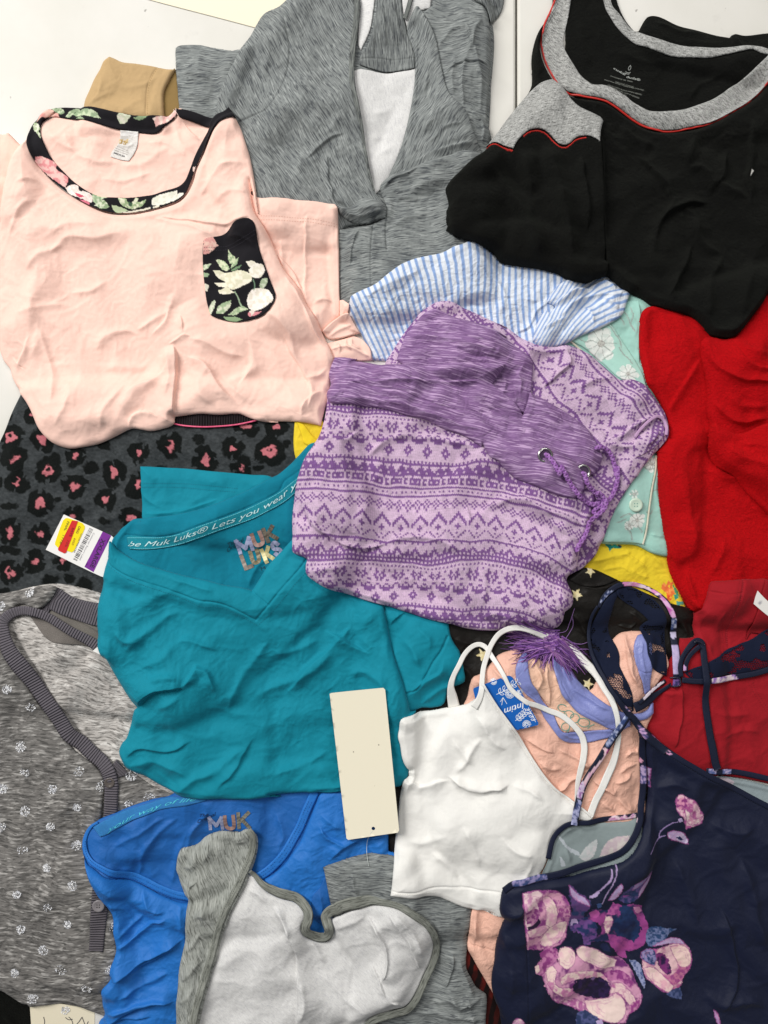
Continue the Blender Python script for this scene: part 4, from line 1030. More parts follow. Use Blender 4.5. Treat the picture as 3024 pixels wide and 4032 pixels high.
layer('gathered_fold', 'F 375,425 400,380 440,330 500,295 600,300 720,255 800,300 868,370 845,430 815,500 740,550 660,590 560,630 480,672 400,690 330,690 290,650 310,570 345,500 372,470 395,486 430,450', M_CRINKLE, follow=.5, T=9, w=28, r=2, f=2, und=(2, 90), seed=34,
      paint=seer(ln2, 25), fine=(1.2, 26, 40, .4), folds='4,18,l F 400,480 470,400 560,350 640,330 | 3.5,16 F 440,520 540,420 680,370 800,380 | 3,14,r F 580,440 620,470 640,560 | 3,14 F 700,380 760,430 800,480 | 3,16,l F 330,600 400,560 480,520 | 2.5,12 F 620,330 720,300 800,340')

# ================================================================ red fleece
thing('red_fleece_garment', 'bright red fleece garment lying in deep soft folds at the right edge', 'garment', (2800, 1700))
layer('body', 'F 912,560 920,500 960,455 1040,440 1200,400 1500,300 1850,200 1950,600 1950,1900 1800,1980 I 1700,950 1400,960 1225,895 1180,830 1140,760 1105,680 1085,600 1068,480 1050,380 1030,260 1012,80 1015,-20 F 1010,1300 1078,1160 1060,1060 1000,960 950,900 925,800 912,700', M_RED, color='#d20f17', wr=.5, ws=1.0, wi=0, T=16, w=60, r=5, f=2, und=(4, 330), seed=36,
      folds='4,34 F 1180,560 1240,640 1260,720 | 4,30,r F 1250,760 1160,900 1060,1100 | 5,40 I 1100,100 1180,300 1200,600 | 4,30 I 1400,450 1350,600 1300,700 | 5,26,r I 1180,640 1200,760 1240,860 | 3.5,28 I 1300,60 1450,120 1600,60')
layer('folded_flap', 'F 1264,690 1272,655 1300,632 1345,628 1420,640 1500,580 1560,520 1659,380 1850,250 1950,800 1950,1700 1700,1560 1560,1440 1476,1400 1420,1360 1370,1290 1342,1200 1330,1130 1312,1060 1312,960 1300,860 1275,760', M_RED, color='#d10e17', T=13, w=46, r=3, f=2, und=(3, 200), seed=37,
      folds='6,26,r F 1290,650 1300,760 1400,860 1560,900 1740,920 | 5,30 F 1440,640 1520,720 1659,740 | 5,24,l F 1450,680 1480,780 1600,820 1740,800 | 6,26,r F 1330,1000 1400,1100 1500,1130 1659,1110 | 4,28 F 1400,960 1500,1030 1659,1040')
layer('folded_flap', 'F 1335,1150 1350,1125 1400,1160 1476,1190 1540,1180 1659,1130 1900,1100 1950,1500 1950,1850 1750,1700 1600,1560 1500,1440 1400,1380 1350,1300 1335,1220', M_RED, color='#d30f17', T=11, w=40, r=3, f=2, und=(3, 200), seed=38,
      folds='5,28 F 1400,1240 1500,1330 1700,1400 | 4,24 F 1480,1240 1600,1260 1750,1230')

# ================================================================ crimson tee
thing('crimson_tee', 'dark crimson cotton top with flat seams and a white neck label, right edge', 'top', (2850, 2700))
layer('body', 'O 985,460 990,400 1020,340 1060,250 1080,180 1100,110 1115,85 1200,78 1400,62 1500,65 1610,62 1700,100 1950,100 1950,2000 1500,1900 1100,1830 700,1600 570,1450 500,1400 560,1300 600,1080 640,940 760,800 850,640 860,600 930,600 1000,590', M_JERSEY, color='#9c1722', T=9, w=34, r=4, f=2, seed=40,
      folds='-1.6,5,g O 1395,62 1360,150 1330,250 1312,360 1305,460 1300,560 1310,680 | -1.4,4,g O 1095,172 1150,180 1250,188 1340,178 | -1.4,4,g O 1600,70 1560,200 1530,350 1500,500 1480,620 | 2.5,22 O 1000,520 1080,640 1130,760 | 3,18,l O 850,1000 870,1200 820,1450 800,1600 | 2.4,20 O 1000,640 940,700 880,760 | 2.2,24 O 1150,1250 1300,1300 1500,1280 | 1.8,18 O 1250,1500 1400,1440 1600,1460 | 2.2,20 O 640,1080 760,1100 840,1080 | 2,14 O 1200,330 1180,450 1220,560', auto=(6, 1.6, 24, 240, 80, 50))
stitches('shoulder_stitching', 'O 1430,70 1395,150 1365,250 1345,360 1335,460 1330,560 1330,680', M_THREAD, '#a81f2c', 3, 4, 8)
stitches('shoulder_stitching', 'O 1395,70 1358,150 1325,250 1305,360 1298,460 1292,560 1300,680', M_THREAD, '#8c1019', 3, 5, 3)
stitches('side_stitching', 'O 1520,1000 1560,1090 1600,1150 1640,1210 1700,1300', M_THREAD, '#85101a', 4, 6, 2)
stitches('side_stitching', 'O 1480,1000 1530,1090 1575,1160 1620,1230 1680,1320', M_THREAD, '#85101a', 4, 6, 2)
layer('neck_inside', 'O 1604,75 1720,60 1950,60 1950,900 1700,600 1520,560 1480,620 1500,470 1540,300 1570,180', M_JERSEY, color='#8d141e', T=1.5, w=8, r=1, f=1, und=(1.5, 120), seed=41)
card('label', 'O 1560,172 1620,235 1720,330 1760,420 1700,430 1620,370 1526,292 1540,230', M_PAPER, '#ece9e4', .4, extra=.4,
     paint=shapes_paint('#ece9e4', [('O 1545,238 1560,246 1572,262 1556,258', '#9a98a2'), ('O 1580,280 1592,288 1605,300 1590,300', '#9a98a2'), ('O 1618,318 1632,326 1650,345 1630,338', '#9a98a2')]))

# ================================================================ black plush sweater
thing('black_plush_sweater', 'black plush sweater with heather grey neckband, cuff band and red piping, top right', 'sweater', (2450, 700))
BK = '#121211'
layer('far_sleeve', 'C 905,185 950,100 965,80 992,71 1025,74 1060,86 1150,130 1250,155 1370,187 1450,200 1462,184 1480,177 1540,187 1659,174 1900,165 1900,500 1500,450 1000,330', M_VELVET, color=BK, T=12, w=40, r=3, f=2, seed=44, folds='3,20 C 1000,120 1150,180 1300,200 | 3,16 C 1460,190 1500,260 1500,300')
layer('back', 'C 500,-150 760,-150 800,20 860,130 960,220 1100,270 1300,300 1500,290 1620,300 1850,300 1850,700 1500,800 1100,800 700,650 480,500', M_VELVET, color=BK, T=8, w=30, r=3, f=2, und=(4, 240), seed=45, folds='3,24 C 640,0 680,160 700,300 | 3,26 C 760,300 900,360 1100,380 | 3,22 C 1180,600 1260,500 1400,440 | 3,22 C 560,100 580,250 640,380')
layer('neckband', 'C 690,-150 755,-150 762,0 810,62 860,125 912,180 1000,226 1080,252 1160,268 1260,282 1350,285 1440,278 1500,270 1550,264 1590,275 1625,292 1665,312 1650,340 1600,325 1560,302 1500,312 1400,332 1310,348 1230,348 1150,342 1070,325 990,300 930,270 870,228 800,160 750,80 722,20', M_HEATH, color='#ffffff', T=3, w=11, r=1, f=2, und=(0, 1), uv=15, seed=46, folds='-.8,3,g C 735,20 770,95 820,160 880,215 950,255 1040,285')
layer('body', 'C 425,-150 422,0 395,60 355,110 330,160 312,220 300,300 303,440 285,490 250,540 200,600 160,650 120,700 100,740 60,800 20,860 -10,900 -80,960 -148,1020 -215,1100 -212,1140 -200,1200 -215,1290 -200,1340 -170,1375 -60,1410 70,1460 120,1500 F 170,190 330,220 450,250 520,285 600,298 680,278 740,265 800,320 860,360 920,385 1000,440 1100,480 1200,510 1260,560 1310,620 1360,640 1420,645 1470,610 1530,540 1600,450 1659,370 1900,300 C 1900,300 1680,330 1659,480 1560,580 1450,650 1300,725 1150,746 1050,745 960,722 850,660 720,580 600,548 500,508 430,430 370,320 350,210 380,80 420,0 470,-150', M_VELVET, color=BK, wr=.42, ws=1.0, T=20, w=75, r=5, f=2, und=(6, 330), seed=47, corner=75,
      folds='8,36 C 360,860 420,1050 480,1300 520,1500 | 9,34,l C 680,760 700,950 690,1150 720,1400 | 7,40 C 60,1000 160,1150 260,1300 330,1500 | 7,34 C 220,900 260,1000 300,1150 | 7,34,r C 900,900 1000,1000 1100,1160 1040,1300 | 8,30,r C 1550,700 1560,850 1540,1050 1560,1180 | 8,30 C 1180,980 1260,980 1320,1060 1330,1150 | 7,34,l C 1440,860 1400,980 1340,1100 | 7,28,r C 1000,1400 1060,1260 1180,1190 1320,1180 | 6,28 C 1340,1050 1430,1100 1540,1160 | 7,32 C 1250,1230 1270,1400 1400,1480 | 6,30 F 1000,0 980,150 1040,300 | 7,34,l F 1230,80 1150,250 1060,420 | 6,30 F 1400,150 1300,350 1280,550 | 7,34,r F 700,0 720,150 760,280 | 6,30 F 1560,160 1500,330 1440,560 | 6,30 F 1130,260 1100,360 1080,460 | 6,34 C 760,700 900,800 1050,860 | 4,22 C 500,560 560,640 680,700 | 6,30 C 1250,780 1200,860 1180,980 | 5,24 C 1600,900 1640,1050 1700,1160', fine=(1.6, 80, 60, 1.3))
layer('sleeve', 'C 455,452 500,510 560,605 640,640 690,668 706,700 690,760 694,860 700,960 704,1080 704,1200 712,1340 722,1500 F 738,190 734,258 690,270 600,296 520,283 450,248 330,218 170,188 C 110,1495 70,1455 -60,1405 -168,1370 -212,1335 -196,1290 -212,1230 -196,1200 -208,1140 -210,1100 -145,1025 -75,963 -5,905 22,868 62,800 105,735 200,640 330,560', M_VELVET, color=BK, T=8, w=30, r=3, f=2, und=(4, 200), seed=47, wr=.4,
      folds='8,30 C 360,860 420,1050 480,1300 520,1500 | 7,36 C 60,1000 160,1150 260,1300 330,1500 | 7,30 C 220,900 260,1000 300,1150 | 6,26,l C 560,900 600,1100 610,1350')
layer('front_neckband', 'C 470,-150 425,0 395,60 372,110 358,160 352,212 360,270 378,330 402,380 432,432 468,480 502,512 550,532 600,548 660,562 722,582 790,622 850,662 905,696 960,722 1005,738 1050,746 1100,749 1150,746 1225,738 1300,727 1380,695 1450,655 1510,620 1562,580 1615,530 1659,480 1800,400 1800,300 1700,330 1659,335 1600,385 1540,440 1490,480 1440,510 1380,555 1320,590 1240,620 1150,645 1060,652 975,648 920,625 860,590 825,560 780,530 740,508 700,495 640,490 600,455 570,420 538,365 510,320 490,280 480,230 482,190 490,150 505,80 518,0 540,-150', M_HEATH, color='#ffffff', T=4, w=14, r=1, f=2, und=(0, 1), uv=30, seed=48, t0=1.6, corner=80)
tube('red_piping', 'C 440,-60 420,0 395,62 372,108 358,160 351,212 360,272 377,330 402,382 430,432 466,480 500,512 550,533 600,549 660,564 722,584 790,624 850,664 905,698 960,724 1050,748 1100,751 1150,748 1225,740 1300,729 1380,697 1450,657 1510,622 1562,582 1615,532 1659,482 1760,410', 1.5, M_SATIN, '#c4281f', lift=-.5, sm=2)
SHL = 'C 430,432 395,438 340,462 290,500 250,540 200,600 160,650 125,700 100,740 60,795 25,845 55,843 90,852 130,868 172,886 182,862 205,828 232,800 260,778 290,766 320,762 350,766 375,778 400,800 420,822 442,843 480,850 510,836 540,812 570,806 600,803 640,815 672,838 678,800 690,745 700,710 708,695 702,680 690,668 660,655 630,642 595,625 560,602 535,585 518,568 505,540 492,505 475,475 452,440'
layer('cuff_band', SHL, M_HEATH, color='#ffffff', T=3, w=12, r=1, f=2, und=(0, 1), uv=-10, seed=49, t0=1.2)
for i, pth in enumerate(('C 28,850 60,850 100,862 140,878 172,888', 'C 235,800 262,778 290,765 322,761 352,766 378,780 402,802 422,825 445,846 480,853 512,838 542,813 572,806 602,803')):
    stitches('red_overlock', pth, M_THREAD, '#b8231c', 3, 2.2, 9 if i == 0 else 6, jit=2)
    tube('red_overlock_edge', pth, .5, M_THREAD, '#c22a20', lift=.1, sm=1)
SIL = '#9c9f9a'
text('brand_print', 'cuddl', 'S 478,205', 'S 660,325', 8, M_INK, SIL, bold=.01, fit=True, lift=1.2)
text('brand_print', 'duds\u00ae', 'S 690,350', 'S 905,425', 9, M_INK, SIL, bold=.01, fit=True, lift=1.2)
ring = lambda cr, cx, cy, rx, ry, rot=0, n=18, a0=0, a1=6.283: np.array([[CROPS[cr][0] + CROPS[cr][2]*(cx + rx*math.cos(t)*math.cos(rot) - ry*math.sin(t)*math.sin(rot)), CROPS[cr][1] + CROPS[cr][2]*(cy + rx*math.cos(t)*math.sin(rot) + ry*math.sin(t)*math.cos(rot))] for t in np.linspace(a0, a1, n)])
line_decal('bud_emblem', [ring('S', 735, 215, 18, 32, .3), ring('S', 715, 262, 40, 22, .25, a0=.2, a1=2.9), ring('S', 708, 280, 34, 22, .25, a0=.3, a1=2.8), 'S 742,190 748,172'], 1.8, M_INK, SIL, lift=1.2)
for k, (a, b, s) in enumerate((('S 435,330', 'S 780,440', 'EXCLUSIVE OF TRIM'), ('S 335,390', 'S 965,580', 'MACHINE WASH COLD LIKE COLORS'), ('S 510,425', 'S 800,520', 'GENTLE CYCLE'), ('S 390,470', 'S 940,640', 'NO CHLORINE BLEACH WHEN NEEDED'), ('S 450,505', 'S 900,690', 'TUMBLE DRY LOW IF NEEDED'), ('S 500,555', 'S 700,635', 'MADE IN CHINA'))):
    text('care_print', s, a, b, 4.6, M_INK, '#84877f', fit=True, lift=1.2)
card('paper_corner', 'C 1562,985 1580,990 1555,1025', M_PAPER, '#f2efe8', .4, extra=1.0, cellpx=8)

# ================================================================ peach tee with floral neckband and pocket
PC = '#f7cfc0'
thing('peach_tee', 'peach tee with black floral neckband and black floral chest pocket', 't-shirt', (650, 1050))
layer('far_sleeve', 'A -300,760 -60,770 10,790 36,777 60,800 108,848 200,900 200,1100 100,1250 0,1300 -100,1300 -300,1200', M_PEACH, color='#f8cdbc', T=7, w=26, r=3, seed=50, und=(2, 90))
layer('sleeve', 'B -60,1250 42,1312 130,1318 220,1322 300,1332 420,1340 500,1352 535,1362 550,1385 552,1420 554,1550 557,1659 E 557,200 557,400 557,570 520,600 470,650 440,670 300,700 -50,500 -100,0', M_PEACH, color=PC, T=8, w=28, r=3, f=2, seed=51,
      folds='2.5,16,l E 335,480 330,300 340,100 350,-60 | 2.5,16 E 380,500 440,460 520,480 | 3,18,r E 330,420 260,300 160,180 80,60 | 2,14 E 360,540 420,600 | 2,14 E 200,330 180,200 170,80', auto=(4, 1.2, 14, 120, 80, 30), uv=0)
stitches('hem_stitching', 'B 45,1412 200,1422 360,1432 440,1444 548,1462', M_THREAD, '#dba58f', 5, 5, 1.5)
stitches('hem_stitching', 'B 45,1436 200,1446 360,1453 440,1466 548,1476', M_THREAD, '#dba58f', 5, 5, 1.5)
layer('gathered_hem', 'E 560,468 585,468 604,485 622,505 622,540 612,562 590,578 560,580', M_PEACH, color=PC, T=6, w=14, r=2, f=2, seed=52, und=(1, 40))
layer('gathered_hem', 'E 440,690 470,745 520,735 600,710 640,695 700,720 760,790 770,860 520,870 480,800', M_PEACH, color=PC, T=6, w=16, r=2, f=2, seed=53, und=(1.5, 50), folds='2.5,9,l E 520,740 560,760 560,820 | 2.5,9,r E 600,710 600,760 640,800 | 2.5,8 E 640,710 640,760 700,790 | 2,9 E 500,790 600,770 760,840')
layer('gathered_hem', 'E 445,668 480,635 520,600 560,578 600,566 620,566 640,600 665,640 692,682 660,690 610,704 560,715 490,718 465,700', M_PEACH, color=PC, T=7, w=22, r=2, f=2, seed=54, und=(1, 60), folds='1.8,10 E 480,700 560,660 640,640')
layer('back', 'A 225,730 270,690 330,680 420,690 500,700 700,760 900,780 960,760 1040,660 1070,650 1150,680 1260,730 1400,735 1420,760 1300,900 1240,1000 1200,1080 1100,1200 860,1260 600,1250 400,1140 230,980 170,850', M_PEACH, color=PC, T=5, w=22, r=3, f=2, und=(2.5, 200), seed=55,
      folds='2.2,22 A 380,780 440,900 560,960 700,960 | 2.0,26 A 700,980 860,960 1020,880 | 2,20 A 600,1060 760,1060 900,1020 | 2.2,14,l A 1090,720 1140,790 1200,840 | 1.8,18 A 880,850 1000,860 1120,950 | 1.8,22 A 280,760 360,860 480,900 | 1.6,18 A 1050,760 1080,860 1180,920')
BAND = [('A 285,640 330,650 345,690 300,690 240,700 205,720 250,660', '#dd9a92', {'b': '#f0c4b4'}), ('A 290,628 350,630 375,650 360,672 320,655', '#7f9673', {'b': '#c9d3b4', 'ns': 9}), ('A 385,690 400,650 455,632 470,645 430,660 410,690', '#8fa381', {'b': '#c8d2b2', 'ns': 9}),
        ('A 425,665 470,645 520,650 570,670 605,712 560,705 500,690 450,685', '#94a886', {'b': '#c3d0ae', 'ns': 12}), ('A 700,700 715,686 750,690 790,700 770,715 750,735 715,740 705,720', '#cdd3b8', {'b': '#e8e4d2', 'ns': 9}), ('A 800,712 840,700 888,700 850,718 815,720', '#8fa57f'),
        ('A 915,715 950,698 1000,680 1035,652 1055,690 1010,712 985,735 930,755', '#e9b9b2', {'b': '#f3dccf', 'ns': 12}), ('A 450,700 480,695 510,715 500,720', '#9db08e'), ('A 820,300 821,301 822,300', '#ffffff'),
        ('A 196,720 215,725 240,760 228,775 240,800 245,830 225,800 195,760', '#a9b992', {'b': '#dfe0cc', 'ns': 9}), ('A 215,935 240,925 330,965 330,1000 400,1050 385,1110 340,1080 260,1020 220,980', '#dc8e90', {'b': '#efc3bb', 'ns': 14}),
        ('A 385,1110 420,1095 460,1100 470,1130 520,1140 550,1160 540,1200 500,1185 450,1165 410,1150', '#efd8d0', {'b': '#fbf0e8', 'ns': 9}), ('A 440,1140 470,1150 500,1165 480,1170 455,1160', '#d3576c'), ('A 470,1180 520,1195 535,1215 500,1205', '#d8788a'),
        ('A 545,1145 600,1150 635,1170 600,1180 640,1230 590,1225 550,1190', '#91a884', {'b': '#c6d3b2', 'ns': 9}), ('A 580,1180 620,1190 650,1225 600,1235 560,1215', '#8aa079', {'b': '#d7dcc3', 'ns': 8}),
        ('A 660,1215 700,1225 760,1245 700,1262 670,1240', '#b9c6a2'), ('A 700,1170 740,1175 760,1200 790,1195 800,1170 820,1175 810,1200 850,1190 870,1180 845,1215 800,1235 760,1232 720,1215', '#97ab80', {'b': '#dfe0c4', 'ns': 9}), ('A 760,1195 785,1200 775,1225 760,1215', '#3f5a44'),
        ('A 900,1180 940,1155 1000,1140 1050,1130 1050,1150 1085,1140 1090,1150 1060,1175 1000,1200 940,1215 900,1215', '#e4e3d2', {'b': '#f6efe2', 'ns': 10}), ('A 700,1255 800,1245 900,1225 950,1212 940,1225 860,1245 760,1262', '#e5dcc9'), ('A 1150,1000 1170,1000 1160,1030 1150,1030', '#e8c9bd'), ('A 890,1210 905,1215 905,1240 890,1235', '#2a2a30')]
NBK = '#17151a'
layer('back_neckband', 'A 232,735 245,690 285,634 330,624 385,622 450,625 530,637 600,652 680,672 760,690 830,698 900,699 960,690 1000,676 1030,655 1045,640 1060,655 1060,690 1040,704 1010,725 985,752 962,772 935,787 900,792 830,785 760,775 700,770 640,757 570,738 500,718 440,705 380,695 330,686 300,688 268,705', M_JERSEY, paint=shapes_paint(NBK, BAND, 4), T=2.6, w=9, r=1, f=2, und=(0, 1), seed=56)
layer('shoulder_neckband', 'A 1045,645 1080,640 1150,652 1220,675 1290,690 1330,682 1370,666 1395,690 1418,738 1395,765 1340,772 1300,752 1250,748 1200,732 1150,716 1100,702 1062,690', M_JERSEY, color=NBK, T=2.8, w=9, r=1, f=2, und=(0, 1), seed=57)
layer('care_label', 'A 720,784 770,786 826,790 824,820 818,862 806,895 785,930 766,958 710,948 655,930 662,905 680,880 702,850 716,815', M_SATIN, T=1, w=6, r=1, f=2, und=(0, 1), seed=58, t0=.5, fine=(0, 1, 0, 1),
      paint=shapes_paint('#d3cec8', [('A 722,786 824,790 820,812 722,808', '#f3f1ee'), ('A 705,830 768,828 760,850 740,860 700,850', '#c4a35a', {'b': '#d3cec8', 'ns': 4})]), folds='.8,8 A 710,860 760,870 800,850')
text('label_print', 'MEDIUM', 'A 676,912', 'A 738,934', 6, M_INK, '#4f4c50', bold=.015, fit=True)
for a, b, s in (('A 690,868', 'A 760,900', '60% COTTON 40% POLY'), ('A 682,880', 'A 764,912', 'MACHINE WASH COLD'), ('A 676,892', 'A 758,921', 'MADE IN CHINA')): text('label_print', s, a, b, 3.4, M_INK, '#8a7f76', fit=True)
text('label_print', 'JS', 'A 712,848', 'A 748,862', 12, M_INK, '#b08a3c', fit=True)
layer('body', 'A 285,640 262,650 200,708 175,740 150,790 110,850 80,920 40,1040 5,1180 -30,1350 -60,1508 D -60,150 -60,400 -40,640 0,775 40,830 50,870 75,925 110,975 150,1030 185,1090 230,1180 290,1250 340,1285 420,1308 500,1300 600,1275 700,1230 790,1192 850,1198 900,1206 960,1195 1038,1162 1040,1120 1100,1112 1200,1103 1300,1108 1420,1102 1480,1125 1530,1142 1600,1152 1660,1155 E 100,1260 300,1270 400,1285 440,1295 460,1200 490,1090 492,1000 520,860 500,790 470,730 450,690 400,580 330,470 300,400 240,320 180,240 130,120 80,20 B 10,1400 -20,1200 A 1545,1300 1520,1100 1490,950 1460,850 1440,790 1415,738 1395,700 1300,760 1250,830 1215,890 1190,950 1165,1010 1140,1080 1100,1150 1050,1192 950,1226 800,1256 680,1260 600,1246 500,1202 400,1142 300,1062 215,962 175,882 162,792 200,712', M_PEACH, color=PC, T=10, w=46, r=5, f=2, und=(3.5, 360), seed=60, corner=70, fine=(.5, 70, 20, 1),
      folds='8,26,e D 1035,690 1052,760 1052,850 1050,1000 1042,1165 | 4,24 D 1000,1000 1010,850 1000,720 | 3,14,l D 1010,690 1050,665 1110,630 1150,640 | 3,16,r D 1100,620 1090,560 1060,500 | 3.5,24 D 1130,650 1250,690 1350,740 1450,760 | 5,46 D 700,1150 800,1000 900,900 980,760 | 5,44,l D 1100,760 1220,800 1280,900 1420,1060 | 4.5,46 D 240,200 200,420 180,640 | 4.5,44,r D 1480,640 1500,800 1420,960 | 3.5,30 D 1100,830 1170,880 1200,980 1300,1070 | 3,30 D 1330,900 1450,880 1540,800 | 3.2,34 D 600,850 700,820 800,830 880,800 | 3.4,26,l D 760,1000 850,920 940,880 1010,790 | 3,24 D 560,720 620,640 720,600 800,620 | 3,22 D 800,600 900,560 1000,480 1040,380 | 3.2,28 D 180,780 220,680 230,560 | 3,22,l D 60,760 100,800 140,740 180,640 | 3,22 D 240,600 280,760 330,900 330,1040 | 3,24 D 620,1200 640,1080 700,1000 760,930 | 2.5,22 D 360,1180 440,1000 420,900 | 2.4,24 D 100,500 250,470 400,440 | 3.2,22,l D 780,1190 800,1120 880,1100 960,1130 | 2.5,24 D 300,150 400,60 560,60 700,20 | 2.6,24 D 140,240 240,160 380,100 | 2.2,20 D 420,380 560,360 640,300 | 3,20,r D 1000,470 980,560 900,640 | 3,24,r E 200,700 300,900 380,1050 360,1180 | 3,20 E 330,980 420,960 480,900 | 3.4,20,l E 320,1240 330,1150 390,1090 460,1060 | 3,24 E 60,560 160,600 240,700 280,850 | 3.2,20,r E 200,300 300,450 380,620 470,780 | 2.2,18 A 1250,1400 1100,1330 900,1290 | 3,20,l A 1500,1320 1350,1340 1100,1300 950,1280 | 2.6,20 A 1480,1000 1350,1000 1250,1080 1180,1180 | 2.4,22 A 1500,1180 1350,1160 1250,1230 | 2.6,20 A 60,1400 120,1250 230,1180 | 2.4,20 A 100,1100 180,1060 240,1080 | 2.5,26 A 300,1400 420,1320 600,1330 | 2.2,22 D 1180,900 1240,840 1400,960 1500,1050', auto=[(12, 1.0, 18, 150, 40, 70), (10, .8, 13, 90, -40, 60)])
layer('front_neckband', 'A 320,650 285,636 240,660 200,705 175,745 160,792 162,840 175,885 192,925 215,965 255,1015 300,1062 350,1105 400,1142 450,1174 500,1202 550,1226 600,1246 640,1256 680,1261 740,1262 800,1257 870,1246 950,1227 1010,1208 1060,1188 1095,1155 1115,1120 1140,1066 1170,1002 1200,930 1232,868 1275,812 1322,770 1365,750 1416,740 1395,695 1368,664 1335,690 1300,702 1265,735 1240,782 1212,820 1190,860 1168,910 1150,962 1128,1018 1100,1070 1072,1095 1040,1110 975,1128 900,1150 810,1164 720,1170 660,1170 600,1165 560,1152 520,1135 470,1102 420,1062 370,1012 320,960 290,915 266,860 246,810 236,765 240,735 252,708 285,690', M_JERSEY, paint=shapes_paint(NBK, BAND, 4), T=3, w=10, r=1, f=2, und=(0, 1), seed=61, t0=1.4, corner=75)
POCK = [('D 1205,150 1205,60 1262,45 1290,95 1240,140', '#eec7b8', {'b': '#dc9f98', 'ns': 16}), ('D 1350,108 1372,150 1392,165 1400,190 1380,215 1362,200 1352,160', '#8fa37f', {'b': '#c9d0ad', 'ns': 8}), ('D 1278,178 1310,180 1345,205 1362,240 1340,250 1305,225', '#a5b68f', {'b': '#dadcbc', 'ns': 8}), ('D 1370,240 1385,200 1418,175 1408,215', '#93a984', {'b': '#cdd4b0', 'ns': 8}),
        ('D 1368,250 1400,232 1440,224 1420,240 1390,255', '#6f8a68'), ('D 1265,246 1300,245 1335,260 1380,258 1420,250 1470,265 1500,290 1495,320 1450,340 1400,360 1360,362 1400,380 1340,388 1295,378 1292,362 1330,350 1360,348 1290,338 1270,318 1310,318 1340,312 1290,288', '#ddd8bd', {'b': '#f2ead6', 'ns': 14}),
        ('D 1462,205 1500,198 1530,215 1560,215 1575,255 1560,290 1530,305 1495,290 1480,260 1495,240', '#e3dcc9', {'b': '#f4ece0', 'ns': 12}), ('D 1475,395 1505,365 1545,358 1590,368 1622,405 1625,440 1590,470 1540,490 1500,490 1475,470 1468,430', '#e6dccd', {'b': '#f8efe6', 'ns': 14}),
        ('D 1395,378 1410,400 1425,440 1436,462', '#9fb394', {'w': 5}), ('D 1510,310 1515,345 1510,370', '#6f8a70', {'w': 4}), ('D 1545,345 1560,310 1590,300 1588,335 1560,365', '#aab998', {'b': '#d3dac0', 'ns': 8}), ('D 1200,210 1250,202 1235,225 1205,245', '#9bb08d', {'b': '#d5dac0', 'ns': 7}), ('D 1203,255 1240,262 1230,280 1205,280', '#9bb08d'), ('D 1205,320 1235,330 1225,370 1210,360', '#dcd6c4'),
        ('D 1280,500 1290,460 1330,435 1370,420 1365,455 1320,500', '#a5b893', {'b': '#dfe0c6', 'ns': 9}), ('D 1235,490 1250,440 1275,420 1272,460 1250,510', '#c3cdb0', {'b': '#e8e6d2', 'ns': 8}), ('D 1350,510 1400,470 1450,462 1475,480 1430,492 1390,510', '#97ab86', {'b': '#cdd4b4', 'ns': 8}), ('D 1320,520 1390,520 1440,535 1400,550 1340,540', '#8ba27b'), ('D 1470,500 1530,498 1560,500 1510,520 1480,525', '#dc8f95'), ('D 1480,490 1500,485 1515,500 1495,520', '#e7d8cc')]
layer('pocket', 'D 1208,62 1235,52 1265,45 1300,36 1340,22 1372,0 1400,-15 1445,-28 1490,-32 1512,-20 1527,5 1532,40 1535,80 1545,130 1560,180 1580,235 1600,290 1622,350 1641,402 1638,435 1625,462 1595,500 1560,524 1500,541 1450,549 1400,552 1350,546 1300,532 1270,522 1250,512 1235,470 1222,420 1212,350 1205,280 1200,200 1202,120', M_JERSEY, paint=shapes_paint(NBK, POCK, 6), T=2.0, w=6, r=2, f=2, und=(0, 1), seed=62, t0=1.0, folds='1.2,10 D 1340,40 1440,60 1520,120')
stitches('pocket_stitching', 'D 1206,128 1290,120 1380,108 1460,80 1530,46', M_THREAD, '#3b3742', 5, 4, 1.4)
stitches('pocket_stitching', 'D 1206,106 1290,98 1380,86 1460,60 1530,24', M_THREAD, '#3b3742', 5, 4, 1.4)
line_decal('loose_thread', ['A 1020,632 1035,655 1062,690', 'A 1045,640 1048,670 1040,700'], 2.2, M_THREAD, '#e8c9c0', lift=1.5)
# ================================================================ grey cardigan with silver dots
thing('dotted_cardigan', 'heather grey cardigan with ribbed placket and silver glitter dots, lower left', 'cardigan', (250, 3100))
layer('back', 'M -150,1290 0,1282 40,1275 75,1266 125,1260 190,1272 240,1290 420,1400 560,1500 560,1790 330,1790 M 260,1900 250,2050 235,2130 150,2125 60,2090 -20,2040 -150,1980', M_CARDL, color='#ffffff', T=7, w=36, r=4, f=1, seed=70, uv=10, warp=(30, 200), und=(3, 260), folds='3,26 G 300,1150 450,1200 600,1300 | 3,24 G 500,1180 600,1260 700,1400')
layer('inside_band', 'G 300,850 340,835 420,880 500,930 600,970 700,1000 700,1200 600,1140 470,1090 380,1030 300,960 285,900', M_BACK, color='#75706a', T=2, w=10, r=1, f=2, und=(0, 1), seed=71, folds='1.6,8 G 420,940 500,985 600,1040')
layer('back_neck_rib', 'G 182,850 200,812 250,790 330,778 370,800 420,832 500,856 590,870 720,880 720,1030 590,1008 500,985 430,960 370,935 310,905 296,925 290,935 230,925 185,905', M_RIB, color='#68636a', T=3, w=12, r=1, f=2, und=(0, 1), seed=72, uv=15, folds='-2.2,6 G 305,835 295,880 292,930')
layer('twill_tape', 'G 150,905 240,915 330,960 430,1020 540,1080 640,1150 600,1150 480,1120 400,1110 300,1090 240,1030 180,950', M_BACK, color='#77716c', T=1.5, w=8, r=1, f=2, und=(0, 1), seed=73)
